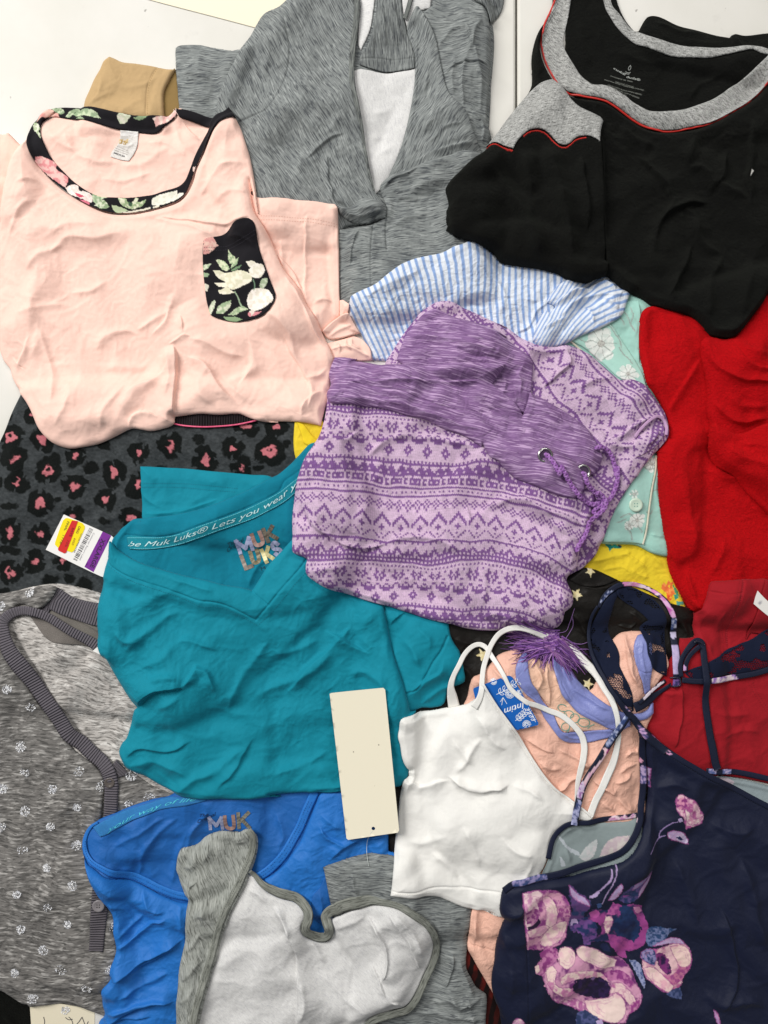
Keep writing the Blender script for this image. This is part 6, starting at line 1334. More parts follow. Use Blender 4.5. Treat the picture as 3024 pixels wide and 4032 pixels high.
layer('pale_inside', 'P 600,420 640,470 680,490 740,560 800,610 880,640 960,665 1040,700 1090,740 1090,800 1075,860 1100,930 1160,975 1220,985 1260,950 1270,900 1262,840 1290,800 K 560,1150 640,1110 740,1085 850,1072 950,1085 1040,1125 1110,1185 1150,1260 1175,1350 1160,1480 1110,1580 1060,1680 1000,1770 900,1800 800,1850 740,1900 700,2300 M 380,2400 P 150,1700 250,1500 330,1200 420,950 500,700', M_WHITE, color='#ffffff', T=9, w=34, r=3, f=2, und=(4, 220), seed=111, uv=40,
      folds='9,26,e K 295,1950 295,1750 295,1600 290,1450 270,1340 225,1250 205,1180 | 7,20,e K 830,1580 868,1450 868,1370 830,1280 760,1190 | 4,20 K 130,1080 200,1180 240,1270 | 4.5,20,l K 740,1150 830,1270 870,1370 860,1480 830,1560 | 3.5,16,l K 765,1460 790,1520 830,1580 860,1660 | 4.5,20,r K 880,1110 960,1230 1030,1360 1080,1520 | 4,18 K 920,1100 1040,1260 1110,1420 | 3.5,22 K 350,1300 420,1420 480,1500 | 3,22 K 420,1540 520,1620 600,1700 700,1760 | 3.5,26 K 520,1250 640,1180 740,1140 | 4,18,l K 880,1680 940,1700 990,1780 | 3,20 K 320,1560 330,1700 310,1850 | 2.6,20 P 620,560 720,600 800,680 | 3,22 P 860,680 900,760 950,860 930,940', auto=(8, 1.6, 20, 160, 50, 50))
layer('outer_front', 'P 82,380 95,330 120,285 160,272 230,260 262,240 285,215 330,185 400,158 460,148 520,150 570,150 620,122 660,125 690,155 706,200 708,280 690,370 670,430 640,500 600,590 550,680 510,760 480,850 450,920 420,1020 400,1120 370,1200 340,1320 310,1420 285,1520 262,1624 230,1800 60,1800 75,1624 75,1500 92,1380 95,1280 110,1180 130,1080 150,980 158,860 162,760 168,680 145,650 115,590 98,550 85,500 72,460', M_GREYL, color='#ffffff', T=9, w=36, r=3, f=2, uv=72, warp=(16, 130), seed=112, und=(3, 120),
      folds='5,26,l P 120,560 180,600 200,700 190,800 | 4.5,24 P 230,260 240,340 200,420 130,440 | 4,22 P 330,190 330,300 280,400 | 3.5,20 P 560,160 560,230 620,230 | 4,26 P 200,820 280,760 350,620 | 4,24 P 130,1080 220,1000 280,900 | 3.5,24 P 110,1300 200,1200 300,1120 | 3.5,22 P 230,560 280,680 300,840 | 3.5,22 P 90,1480 180,1380 240,1300 | 3,20,r P 180,620 200,560 260,520')
ribbon('edge_binding', 'P 640,130 670,175 672,260 655,340 625,420 590,500 545,590 500,670 460,760 425,850 398,940 378,1020 352,1120 325,1210 295,1310 268,1410 240,1500 215,1624 190,1750', 28, M_GREYL, '#e2e2de', 1.2, .3, 5, crown=.15)
ribbon('edge_binding', 'P 655,440 690,480 740,530 790,562 860,592 940,615 1010,640 1070,680 1105,730 1105,790 1085,840 1095,890 1140,935 1190,960 1235,955 1258,920 1262,860 1245,810 1240,770 1275,730 1330,705 K 560,1085 640,1062 760,1045 880,1048 960,1065 1040,1110 1110,1170 1160,1240 1188,1320 1195,1400 1175,1480 1130,1570 1090,1650 1050,1730 990,1790 900,1810 820,1830 760,1870 700,1960', [14, 22, 34, 40, 38, 36, 36, 38, 38, 36, 40, 48, 50, 42, 26, 24, 28, 30, 26, 26, 26, 26, 26, 26, 28, 28, 30, 32, 30, 28], M_GREYL, '#d6d6d2', 1.2, .3, 3, crown=.15, zoff=[1, 2, 2, 2, 3, 3, 2, 1, 1, 3, 2, 1, 1])

for off_ in (-8, 8): stitches('binding_stitching', 'P 676,200 676,260 658,340 628,420 592,500 547,590 502,670 462,760 427,850 400,940 380,1020 354,1120 327,1210 297,1310 270,1410 242,1500', M_THREAD, '#777a76', 5, 4, 1.6, off=off_)
# ================================================================ salmon gown with periwinkle trim
SA = '#ecb9a4'
thing('salmon_gown', 'silky salmon pink gown with periwinkle neck trim, under the white camisole', 'nightgown', (2150, 2900))
layer('body', 'N 170,900 200,760 220,715 280,690 350,620 420,545 500,515 560,505 640,560 760,620 900,700 1000,760 1090,830 1140,800 1160,760 1210,700 1260,500 1300,440 1360,385 1420,370 1480,366 1540,370 1640,420 1720,600 1640,760 1600,850 1600,1000 1560,1100 1540,1400 1560,1800 1500,2300 1200,2900 K 1720,1850 1640,1835 1615,1815 1590,1750 1540,1660 1490,1570 1440,1480 1400,1405 1405,1320 1410,1240 1422,1150 N 300,2300 -50,1900 -50,1300', M_SALMON, color=SA, T=9, w=38, r=4, f=2, und=(4, 160), seed=120,
      folds='4,18,l N 640,1560 760,1500 880,1560 960,1500 | 4,16 N 860,1580 920,1520 1000,1480 1100,1500 | 4,16,r N 1120,1480 1220,1560 1290,1600 1320,1560 | 4,14 N 1290,1520 1380,1500 1440,1440 | 4.5,16,l N 1380,1340 1420,1280 1480,1290 1490,1240 | 3.5,14 N 1330,1450 1400,1400 1480,1380 | 4,16 N 1100,1380 1180,1300 1280,1240 | 4,16 N 860,1240 950,1290 1040,1330 1120,1400 | 3.5,16,r N 620,1180 720,1240 840,1280 | 4,18 N 1180,1640 1260,1700 1300,1760 | 4,16 N 1320,1620 1400,1700 1480,1740 | 3.5,18 N 700,1340 800,1400 900,1420 | 4,14,l N 280,1000 340,1020 400,1060 | 4,16 N 1380,460 1420,560 1440,700 1500,800 | 3.5,14,r N 1400,380 1390,480 1400,600 1460,760 | 3,14 N 1310,700 1380,740 1400,720 | 4,16 N 220,720 300,760 400,800 | 3,14 N 350,620 420,680 500,720 | -1.2,4,g K 1420,1370 1480,1385 1590,1420 | 3,16 K 1430,1200 1460,1320 1520,1400', auto=[(14, 2.2, 13, 120, 20, 80), (10, 2.0, 12, 100, 110, 40)])
layer('inside_back', 'N 560,640 600,560 640,545 700,560 760,600 830,600 900,700 960,820 1050,920 1180,980 1280,1000 1320,1060 1300,1120 1250,1130 1100,1130 920,1140 860,1060 820,980 740,860 640,780', M_SALMON, color='#ecc0a6', T=3, w=20, r=2, f=2, seed=121, und=(2, 90), folds='3,12,l N 800,620 790,740 810,860 800,960 | 2.5,12 N 860,680 880,800 960,900 | 2.5,12 N 720,640 740,740 700,820 | 2.5,12 N 680,560 720,680 760,760')
PW = '#8189c4'
layer('neck_trim', 'N 640,530 600,545 570,580 545,630 540,680 552,740 580,790 630,850 680,890 720,930 745,980 775,1040 805,1080 840,1130 880,1180 930,1215 990,1230 1060,1228 1130,1218 1200,1200 1280,1180 1360,1140 1440,1100 1440,1040 1380,1080 1300,1110 1220,1122 1140,1128 1050,1140 970,1142 910,1135 880,1100 855,1040 835,990 800,950 760,905 730,850 700,800 670,760 650,700 642,640', M_SATIN, color=PW, T=3, w=10, r=1, f=2, seed=122, und=(1, 80), folds='-1.0,3,g N 580,790 640,840 720,905 780,970 | 1.6,9 N 860,1080 960,1180 1100,1190')
layer('neck_trim', 'N 840,590 880,570 930,600 960,640 990,680 1030,740 1090,800 1160,860 1230,910 1300,950 1380,985 1450,995 1520,990 1570,960 1590,920 1620,920 1620,1000 1560,1040 1480,1060 1400,1060 1340,1100 1310,1120 1240,1100 1200,1078 1100,1030 1020,985 960,920 900,850 870,750 850,680', M_SATIN, color=PW, T=4, w=14, r=1, f=2, seed=123, und=(1, 80), folds='-1.0,3,g N 900,760 980,900 1080,980 1220,1060 | 2,12 N 900,640 980,780 1100,880 1250,960')
layer('neck_trim', 'N 1475,440 1500,400 1540,390 1600,410 1600,620 1590,750 1588,830 1540,850 1525,800 1510,740 1490,690 1480,650 1460,590 1458,500', M_SATIN, color=PW, T=3, w=12, r=1, f=2, seed=124, und=(1, 80), folds='-1.0,3,g N 1470,650 1530,680 1590,680 | 1.5,10 N 1520,440 1510,560 1550,700')
line_decal('green_lettering', [ring('N', 905, 950, 35, 26, .3, a0=.8, a1=5.6), ring('N', 955, 1000, 36, 28, 0), ring('N', 1002, 1030, 34, 34, 0), ring('N', 1070, 1062, 46, 34, .3), 'N 1100,1110 1120,1090 1150,1075', ring('N', 930, 1095, 32, 30, 0), 'N 960,1100 950,1130 940,1138', 'N 930,990 940,1010'], 3.0, M_INK, '#6fa092', lift=.7)

# ================================================================ purple feather tassel
thing('feather_tassel', 'frayed purple feathery tassel lying on the salmon gown below the white strap', 'tassel', (2150, 2560))
def tassel():
    r3 = random.Random(11); parts = []; cols = []
    c0 = pts('N 850,440')[0]
    for k_ in range(520):
        q = r3.random()
        if q < .52: a = math.radians(r3.uniform(158, 204)); L = r3.uniform(50, 180); st = c0 + np.array([r3.uniform(-35, 40), r3.uniform(-30, 50)])
        elif q < .86: a = math.radians(r3.uniform(24, 56)); L = r3.uniform(50, 160); st = c0 + np.array([r3.uniform(-15, 50), r3.uniform(-10, 55)])
        else: a = math.radians(r3.uniform(70, 150)); L = r3.uniform(40, 100); st = c0 + np.array([r3.uniform(-30, 30), r3.uniform(0, 50)])
        b = r3.uniform(-.6, .6); m_ = 9; t = np.linspace(0, 1, m_)
        ang = a + b * t; stp = L / (m_ - 1); x = st[0] + np.concatenate([[0], np.cumsum(np.cos(ang[:-1]) * stp)]); y = st[1] + np.concatenate([[0], np.cumsum(np.sin(ang[:-1]) * stp)])
        z0 = .05; g = to_table(np.stack([x, y], -1), z0); h = bil(HM, g[:, 0], g[:, 1]); h = np.maximum(smooth1(h, 2), h) + (.0006 + r3.uniform(0, .007) * (1 - t * .7))
        wd = r3.uniform(2.5, 7.0) * (1 - .75 * t); d_ = np.gradient(g, axis=0); d_ /= np.hypot(*d_.T)[:, None] + 1e-9; n_ = np.stack([d_[:, 1], -d_[:, 0]], -1); tw = r3.uniform(-.001, .001)
        A = g + n_ * wd[:, None] / 2; B = g - n_ * wd[:, None] / 2
        V = np.concatenate([W(A[:, 0], A[:, 1], h + tw), W(B[:, 0], B[:, 1], h - tw), W(g[:, 0], g[:, 1], h + .0004)]); i = np.arange(m_ - 1)
        parts.append((V, np.concatenate([np.stack([i, i+2*m_, i+1+2*m_, i+1], -1), np.stack([i+2*m_, i+m_, i+m_+1, i+2*m_+1], -1)]), np.zeros((0, 3), int)))
        c = lin(r3.choice(['#6b3f86', '#7e4c98', '#5a3572', '#95649f', '#8a5ba8', '#a77fb4'])); cols.append(np.tile(c, (len(V), 1)))
    V, F, c = join(parts)
    o = link('strands', mesh_from(V, F, c, None, np.concatenate(cols), 'strands'), M_THREAD, smooth=False); o['kind'] = 'stuff'
tassel()
for s in ('N 870,380 940,360 960,300 985,200 992,180', 'N 920,470 1000,500 1100,500 1185,535', 'N 960,440 1040,460 1120,440', 'N 930,420 985,330 975,250'): tube('loose_strand', s, .45, M_THREAD, '#8a68a0', lift=1.5)

# ================================================================ blue hang tag
thing('blue_hang_tag', 'blue hang tag with white flower drawings tucked behind the white camisole neckline', 'tag', (2120, 2780))
card('tag_card', 'N 222,815 228,800 250,790 480,702 500,700 520,712 720,1062 716,1080 560,1122 540,1110 300,1120', M_PAPER, '#1161b8', .7, extra=.5, q=.9, cellpx=8)
WH = '#e8eef8'; st_ = []
def sprig(cr, p, q, n=5, L=24):
    a = pts(cr + ' ' + p)[0]; b = pts(cr + ' ' + q)[0]; d = b - a; d_ = d / np.hypot(*d); nn = np.array([-d_[1], d_[0]]); st_.append(np.array([a, (a + b) / 2 + nn * 4, b]))
    for k_ in range(n):
        c = a + d * (k_ + .6) / n
        for s in (1, -1):
            tip = c + (d_ * .75 + nn * s * .75) * L; m1 = (c + tip) / 2; st_.append(np.array([c, m1 + nn * s * L*.22 - d_ * 2, tip, m1 - nn * s * L*.12 + d_ * L*.2, c]))
def daisy(cr, x, y, R):
    ox, oy, s = CROPS[cr]; X, Y = ox + x*s, oy + y*s
    st_.append(np.array([[X + R*.28*math.cos(t), Y + R*.28*math.sin(t)] for t in np.linspace(0, 6.28, 12)]))
    for k_ in range(9):
        t = k_ * 6.283 / 9; st_.append(np.array([[X + R*.35*math.cos(t), Y + R*.35*math.sin(t)], [X + R*math.cos(t - .25), Y + R*math.sin(t - .25)], [X + R*math.cos(t + .25), Y + R*math.sin(t + .25)], [X + R*.35*math.cos(t), Y + R*.35*math.sin(t)]]))
sprig('N', '400,850', '560,750', 5, 20); daisy('N', 503, 842, 18); daisy('N', 580, 830, 12); daisy('N', 378, 750, 12); sprig('N', '700,1060', '640,960', 4, 14); sprig('N', '545,1050', '620,985', 4, 18); daisy('N', 632, 1078, 16)
st_ += ['N 430,905 450,870 480,920', 'N 450,870 440,930']
line_decal('flower_drawing', st_, 2.2, M_INK, WH, lift=.25)
text('script_lettering', 'Intim', 'N 606,905', 'N 452,962', 24, M_INK, WH, shear=.35, bold=.01, fit=True, lift=.3)

# ================================================================ white camisole
WC = '#f6f4ef'
thing('white_camisole', 'white ribbed camisole with long thin straps, lying over the salmon gown', 'camisole', (1900, 3150))
ribbon('strap', 'N 80,960 60,860 50,780 70,700 110,620 150,550 200,500 250,475 290,475 330,500 360,550 400,610 440,680 500,790 620,890 700,920 800,965 880,995 950,1045 1010,1105 1050,1165 1065,1240 1055,1320 1035,1400 1015,1500 1008,1580 1005,1680', [46, 40, 24, 19, 19, 19, 19, 19, 19, 17, 16, 18, 18, 20, 20, 22, 22, 22, 24, 26, 26, 24, 20, 16, 16], M_RIBW, WC, .8, .5, 8, crown=.05)
layer('body', 'M 960,1536 N 40,970 90,962 140,950 180,935 210,915 235,880 252,840 268,790 290,752 310,790 350,850 400,930 450,1000 500,1070 550,1130 580,1180 630,1270 690,1370 760,1470 830,1550 900,1610 970,1660 1040,1705 1140,1785 1100,1830 L 560,480 480,520 430,560 400,610 375,680 350,760 335,790 350,840 270,910 180,1000 130,1050 90,1056 40,1042 0,1032 K 1595,1185 1560,1165 1500,1160 1420,1148 1340,1120 1260,1085 1200,1060 1130,1045 1000,1035 960,1028 890,1020 900,960 905,900 915,800 920,740 930,640 945,520 955,420 965,370 975,310 985,292 1005,285 1015,275 1012,250 1015,235 1000,215 980,180 965,130 955,60 940,0 M 862,1575 866,1552 885,1546 935,1541', M_RIBW, wr=.2, color=WC, T=8, w=34, r=4, f=2, und=(4, 230), seed=130, uv=0, corner=75,
      folds='3,22,l K 1000,290 1050,320 1085,350 1180,300 1270,290 | 4,22 K 1270,290 1400,320 1550,325 1659,315 | 4,26 K 1300,260 1380,180 1440,60 1480,0 | 4,26 N 60,1180 120,1280 240,1400 | 4.5,24,r N 20,1480 150,1560 300,1570 480,1540 | 4,24 N 500,1540 640,1560 760,1640 | 3.5,24 K 1160,760 1260,850 1340,960 | 3,24 K 1000,690 1120,700 1250,640 | 3.5,24 K 1350,560 1420,700 1480,860 | 3.5,24 N 300,1100 380,1200 480,1260 | 3,20 N 240,1000 300,1080 320,1180 | -1.4,4,g K 900,985 1050,990 1200,982 1400,1005 1500,1008 1600,1010 | 3,22 L 280,700 240,820 180,900 | 3,22 L 100,560 180,640 300,680 | -1.0,3.5,g N 290,790 340,870 420,985 500,1100 560,1190 640,1320 720,1440 800,1540 900,1625 1000,1700', auto=[(10, 2.2, 24, 220, 30, 60), (6, 1.4, 14, 120, -40, 50)])
stitches('hem_stitching', 'K 905,1012 1050,1018 1200,1035', M_THREAD, '#d8d5cc', 5, 4, 1.4)
ribbon('strap', 'N 215,925 255,860 272,800 280,740 295,660 320,580 350,500 390,430 430,380 480,345 540,330 600,335 680,360 760,395 850,430 940,480 1010,530 1080,600 1140,660 1180,710 1220,790 1260,860 1290,940 1310,1020 1320,1100 1325,1180 1310,1280 1280,1380 1230,1480 1180,1580 1140,1660 1100,1750', [30, 22, 20, 20, 20, 20, 21, 22, 23, 25, 28, 30, 32, 33, 32, 30, 26, 22, 20, 20, 22, 26, 30, 30, 28, 28, 28], M_RIBW, WC, .8, .6, 8, crown=.05)
stitches('strap_stitching', 'N 480,352 540,338 600,343 680,368 760,403 850,438 940,488 1010,538 1080,608 1140,668 1180,718', M_THREAD, '#d9d6cc', 6, 5, 1.4, off=-9)
ribbon('neck_edging', 'N 292,760 330,825 400,935 470,1030 540,1125 585,1195 640,1290 710,1400 790,1508 870,1590 960,1655 1060,1725 1130,1780', 9, M_RIBW, '#f0eee9', 1.2, .3, 2)

# ================================================================ navy floral camisole
NV = '#0f1630'
MG, PK, CR, LV, DB, DN = '#9a4486', '#d79cb6', '#efd3cc', '#b8a2cc', '#2b3d68', '#141a3c'
FL = [('L 480,815 500,825 545,870 580,890 605,920 600,950 570,1000 560,1080 520,1120 480,1050 500,960 478,870', '#26365f', {'b': '#5c3d74', 'ns': 22, 'j': 6}), ('L 480,815 520,860 560,885 590,915 600,940 560,925 520,900 490,870', LV, {'j': 4}),
      ('L 780,880 800,850 850,810 900,785 972,765 960,800 930,850 890,900 850,930 800,935 770,910', '#22335c', {'b': '#5a4a80', 'ns': 14, 'j': 4}), ('L 880,905 900,850 960,780 970,770 955,820 930,860', LV, {'j': 3}), ('L 850,815 900,790 960,770 900,820 840,850', '#9c90c0', {'j': 4}), ('L 790,885 830,885 800,900', '#8a4a90'),
      ('L 710,912 730,870 760,820 775,803 784,830 770,880 745,912', LV, {'j': 3}), ('L 725,735 720,780 690,820 650,860 600,890', '#a992bd', {'w': 6}), ('L 752,712 745,760 725,820 700,870 670,930', '#a992bd', {'w': 4}), ('L 600,890 630,868 660,860 640,885 610,895', LV), ('L 640,930 665,925 670,950 650,960', '#3d5585'),
      ('L 575,1190 560,1120 500,1100 520,1040 610,1020 650,1080 640,1160', '#1e2f5a', {'b': '#6b4686', 'ns': 16, 'j': 6}), ('L 500,1030 530,1028 545,1060 520,1055 500,1080', LV, {'j': 4}),
      ('L 210,850 250,842 330,838 400,845 450,880 480,930 490,1000 480,1080 470,1150 440,1190 380,1210 330,1215 290,1200 245,1190 238,1130 228,1040 215,930', PK, {'b': '#8f4284', 'ns': 26, 'j': 5, 'thr': -.05}),
      ('L 212,850 300,840 330,860 300,920 315,980 300,1040 260,1080 235,1060 220,940', '#c98bb0', {'b': '#f0d0d4', 'ns': 16}), ('L 225,960 262,945 300,955 312,1000 290,1035 240,1035', '#8b3f80', {'b': '#c786ac', 'ns': 9}), ('L 240,1055 280,1048 310,1010 320,1040 290,1070 250,1075', '#2a1838'),
      ('L 325,880 360,880 400,920 415,980 410,1050 370,1100 330,1110 350,1050 345,960', CR, {'b': '#e0a8c0', 'ns': 30, 'thr': -.15}), ('L 240,1080 300,1070 350,1060 380,1080 330,1130 260,1120', CR, {'b': '#dca4bd', 'ns': 20}), ('L 330,1150 380,1080 440,1040 480,1045 470,1120 430,1175 370,1205 335,1190', CR, {'b': '#e2adc2', 'ns': 24, 'thr': -.1}), ('L 420,900 470,950 490,1010 450,1010 420,960', '#a1508e', {'b': '#d494b6', 'ns': 10}),
      ('L 590,1000 610,970 650,962 700,975 740,930 790,950 860,945 910,965 930,1030 955,1080 960,1150 930,1220 880,1245 830,1250 840,1290 790,1275 740,1200 690,1170 620,1170 580,1165 640,1150 680,1100 650,1050 600,1030', '#9c4389', {'b': '#1d2850', 'ns': 40, 'j': 5, 'thr': -.12}),
      ('L 770,960 820,950 860,990 900,1060 920,1130 880,1200 820,1190 760,1120 740,1050 780,1010', '#16234a', {'b': '#1f3560', 'ns': 30, 'j': 7}), ('L 695,1010 730,1008 742,1050 730,1090 720,1130 700,1110 690,1060', PK, {'b': CR, 'ns': 12}), ('L 720,1130 790,1150 850,1180 900,1215 880,1245 820,1250 780,1210 730,1170', '#a5478c', {'b': '#8a3a80', 'ns': 12, 'j': 5}), ('L 860,960 900,970 915,1000 890,1010 870,990', '#d08ab2'), ('L 600,985 640,965 665,990 650,1020 610,1020', '#b3549a'), ('L 700,1000 740,930 780,960 760,1000', '#b25a98', {'b': '#8f3e82', 'ns': 12}), ('L 690,1180 720,1195 740,1240 700,1230 670,1200', '#1a2146'),
      ('L 290,1310 310,1285 340,1270 320,1235 350,1215 420,1210 430,1250 400,1330 350,1360 310,1350', '#8e3d7e', {'b': '#c07aa6', 'ns': 14, 'j': 6}), ('L 290,1300 315,1290 320,1330 300,1340', CR),
      ('L 340,1370 380,1320 430,1280 500,1260 600,1230 700,1260 800,1290 860,1350 890,1430 920,1490 900,1560 850,1600 820,1650 760,1650 700,1640 620,1610 560,1590 500,1560 440,1530 400,1500 370,1450', '#d59ab8', {'b': '#6f2f70', 'ns': 34, 'j': 6, 'thr': -.1}),
      ('L 430,1240 450,1210 490,1205 520,1225 530,1260 515,1300 480,1320 440,1300', CR, {'b': '#e9bcc6', 'ns': 24, 'thr': -.2}), ('L 535,1215 560,1190 600,1195 650,1215 690,1245 740,1275 780,1300 770,1340 720,1345 660,1330 620,1300 580,1280 545,1250', CR, {'b': '#e8bcc8', 'ns': 30, 'thr': -.2}),
      ('L 360,1330 400,1305 420,1340 410,1400 440,1430 500,1440 530,1480 480,1500 420,1470 370,1410', CR, {'b': '#c77ea8', 'ns': 18, 'thr': -.1}), ('L 440,1380 480,1345 560,1335 640,1350 700,1380 740,1440 720,1470 660,1420 580,1385 500,1400 450,1420', CR, {'b': '#d491b2', 'ns': 16, 'thr': -.1}), ('L 400,1500 450,1510 520,1520 600,1560 590,1600 520,1570 440,1540', '#e3b4c6', {'b': '#b0629a', 'ns': 12}),
      ('L 520,1420 530,1395 580,1385 640,1390 700,1410 740,1450 745,1490 720,1530 680,1535 640,1520 590,1510 550,1490 520,1460', '#1b1230', {'b': '#2c1a48', 'ns': 14, 'j': 9}), ('L 620,1400 640,1385 655,1400 640,1415', '#8a6aa0'),
      ('L 590,1540 660,1530 730,1520 780,1490 820,1530 830,1590 800,1640 750,1652 690,1635 620,1600', '#f1d8d0', {'b': '#e9bfc6', 'ns': 30, 'thr': -.25}), ('L 740,1500 760,1440 800,1430 840,1460 880,1510 900,1560 870,1570 830,1530 790,1490', '#eccbca', {'b': '#b9689c', 'ns': 20, 'thr': -.1}), ('L 700,1380 760,1360 830,1370 880,1430 860,1460 800,1420 740,1420', '#8d3b80', {'b': '#c075a6', 'ns': 12}), ('L 850,1560 910,1500 900,1570 850,1605', '#9c4389', {'b': '#d08fb2', 'ns': 10}),
      ('L 560,1600 600,1590 660,1620 690,1671 690,1750 600,1760 540,1700 540,1640', '#24335a', {'b': '#4f5585', 'ns': 14, 'j': 5}), ('L 650,1640 690,1630 700,1671 670,1671', LV),
      ('L 930,1320 950,1260 990,1235 1060,1215 1130,1200 1190,1220 1215,1270 1218,1320 1200,1370 1170,1400 1150,1450 1100,1475 1050,1475 1000,1440 950,1400', '#e9bfc4', {'b': '#b5588f', 'ns': 40, 'j': 5, 'thr': -.05}), ('L 1000,1260 1040,1250 1080,1300 1100,1370 1070,1380 1030,1340', '#7c2f72', {'b': '#2a1844', 'ns': 16, 'j': 6}), ('L 1090,1220 1160,1215 1205,1250 1215,1310 1190,1350 1150,1340 1120,1290', '#f1d0c8', {'b': '#dc9cb0', 'ns': 30, 'thr': -.2}), ('L 940,1350 990,1340 1060,1400 1110,1450 1080,1478 1020,1450 960,1400', '#efcfca', {'b': '#e4adba', 'ns': 20, 'thr': -.2}), ('L 1080,1400 1150,1350 1200,1340 1160,1420 1110,1440', '#a04a88', {'b': '#c9789c', 'ns': 12}),
      ('L 960,1110 1000,1095 1060,1105 1125,1115 1080,1140 1060,1170 1010,1210 960,1220 945,1170', '#26416a', {'b': '#6f7aa4', 'ns': 8, 'j': 4}), ('L 985,1215 1040,1180 1100,1165 1150,1180 1180,1210 1120,1205 1060,1200', LV, {'b': '#c7b2d6', 'ns': 10}), ('L 925,1260 960,1235 995,1240 1010,1290 1000,1330 960,1320 925,1290', '#8c86b4', {'b': '#2a3f6c', 'ns': 10, 'j': 4}),
      ('L 855,1300 890,1305 920,1330 935,1390 945,1440 935,1460 915,1420 890,1370', '#4e5d8c', {'b': '#9aa0c6', 'ns': 9}), ('L 1060,1490 1100,1465 1150,1462 1162,1500 1155,1530 1110,1515', '#2d3c66', {'b': '#55608c', 'ns': 9}),
      ('L 1107,360 1120,330 1145,322 1180,345 1210,352 1240,390 1265,430 1279,460 1270,500 1230,515 1175,530 1165,490 1150,455 1120,420', '#b05a92', {'b': '#e8bcc8', 'ns': 18, 'j': 4}), ('L 1120,350 1160,335 1175,380 1140,410 1115,395', '#8d3a7c', {'b': '#d98fae', 'ns': 10}), ('L 1160,400 1190,430 1220,470 1275,460 1240,505 1190,500 1165,450', '#f2d9d6', {'b': '#d995b4', 'ns': 16, 'thr': -.2}), ('L 1118,465 1140,455 1152,480 1130,485', LV),
      ('L 1062,550 1080,538 1130,540 1165,560 1195,600 1198,622 1170,622 1120,600 1075,580', LV, {'b': '#d6c6e2', 'ns': 20}), ('L 1115,578 1140,575 1170,600 1150,605', '#232c5a'), ('L 1120,480 1080,488 1040,515 1015,545 1010,572 970,600 940,635', '#a48cc0', {'w': 3.4}), ('L 1010,572 1050,560', '#a48cc0', {'w': 3}),
      ('L 170,1650 190,1610 210,1605 230,1625 240,1650 262,1671 262,1760 160,1760', '#d9a8c4', {'b': '#efd0d0', 'ns': 14}), ('L 1342,1590 1360,1600 1375,1640 1380,1680 1360,1660', '#b78fc0'),
      ('L 930,180 970,180 972,290 930,288', '#c0a8d0', {'b': '#4a4a80', 'ns': 10}), ('L 925,130 940,150 930,165 918,150', PK), ('L 1035,70 1060,62 1088,98 1060,90', '#d9a0c6'), ('O 600,1470 640,1490 700,1560 770,1640 720,1610 680,1590 640,1540', '#b9a0cc', {'b': '#182040', 'ns': 8})]
_fl = []
for q_ in FL:
    _fl.append(q_)
    kw_ = q_[2] if len(q_) > 2 else {}
    if kw_.get('w'): continue
    p_ = pts(q_[0]); c_ = p_.mean(0); sz_ = np.ptp(p_, axis=0).max()
    if sz_ > 55 and sum(lin(q_[1])) > .8:
        _fl.append((np.vstack([p_, p_[:1]]), '#9c4f8c', {'w': 3.4, 'j': 4, 'amt': .75}))
        for f_ in (.72, .45):
            n_ = len(p_); k0 = int(sz_) % n_; arc_ = np.roll(p_, k0, 0)[:max(3, n_ * 2 // 3)]
            _fl.append((c_ + (arc_ - c_) * f_, '#c98bb0', {'w': 2.6, 'j': 5, 'amt': .6}))
FL2 = _fl
thing('navy_floral_camisole', 'navy camisole printed with pink peonies, lace trimmed straps, bottom right', 'camisole', (2550, 3500))
BIND = [('L 725,498 740,470 770,458 800,470 830,455 850,475 880,450 895,470 880,500 800,500', '#c27fb0', {'b': '#e8cfd8', 'ns': 8}), ('L 170,800 230,795 300,785 370,785 368,815 300,830 180,845 160,830', '#9a90bd', {'b': '#3a4a7c', 'ns': 10}), ('L 1300,180 1360,175 1340,210 1300,205', '#5a6aa0', {'b': '#c2b4d8', 'ns': 6}), ('L 1390,180 1450,190 1440,218 1390,210', '#5a6aa0', {'b': '#c2b4d8', 'ns': 6})]
INS = [('L 430,570 450,575 500,640 560,670 565,690 530,680 480,640', '#b9c0c6', {'j': 3}), ('L 440,680 455,690 480,740 450,745', '#b9c0c6'), ('L 560,700 600,640 660,590 665,640 640,700 600,725', '#ccc9cb', {'b': '#bfc4c4', 'ns': 12}), ('L 680,700 710,620 760,580 850,565 830,620 780,670', '#c5b3ba', {'b': '#cfc6c2', 'ns': 14}), ('L 1350,230 1420,235 1460,262 1440,280 1380,260', '#c4b6c0')]
layer('back', 'L 340,800 360,730 380,670 400,610 430,560 470,520 500,505 600,500 740,498 850,490 905,470 960,600 900,760 600,850 360,850', M_JERSEY, paint=shapes_paint('#8b9798', INS, 3), T=3, w=18, r=3, f=2, seed=140, und=(2, 120), folds='2,16 L 420,580 480,640 520,740')
layer('back', 'L 1330,215 1400,225 1500,245 1580,262 1659,285 1900,360 1900,560 1659,440 1500,350 1340,280', M_JERSEY, paint=shapes_paint('#93a0a4', INS, 3), T=3, w=18, r=3, f=2, seed=141, und=(2, 120))
ribbon('back_binding', 'L 372,690 395,600 430,548 475,508 520,494 600,490 700,482 800,474 905,462', 20, M_NAVY, NV, 2.0, .5, 4, paint=shapes_paint(NV, BIND, 7))
ribbon('back_binding', 'L 1290,190 1360,200 1440,204 1530,218 1600,232 1659,246 1780,280', 22, M_NAVY, NV, 2.0, .5, 4, paint=shapes_paint(NV, BIND, 7))
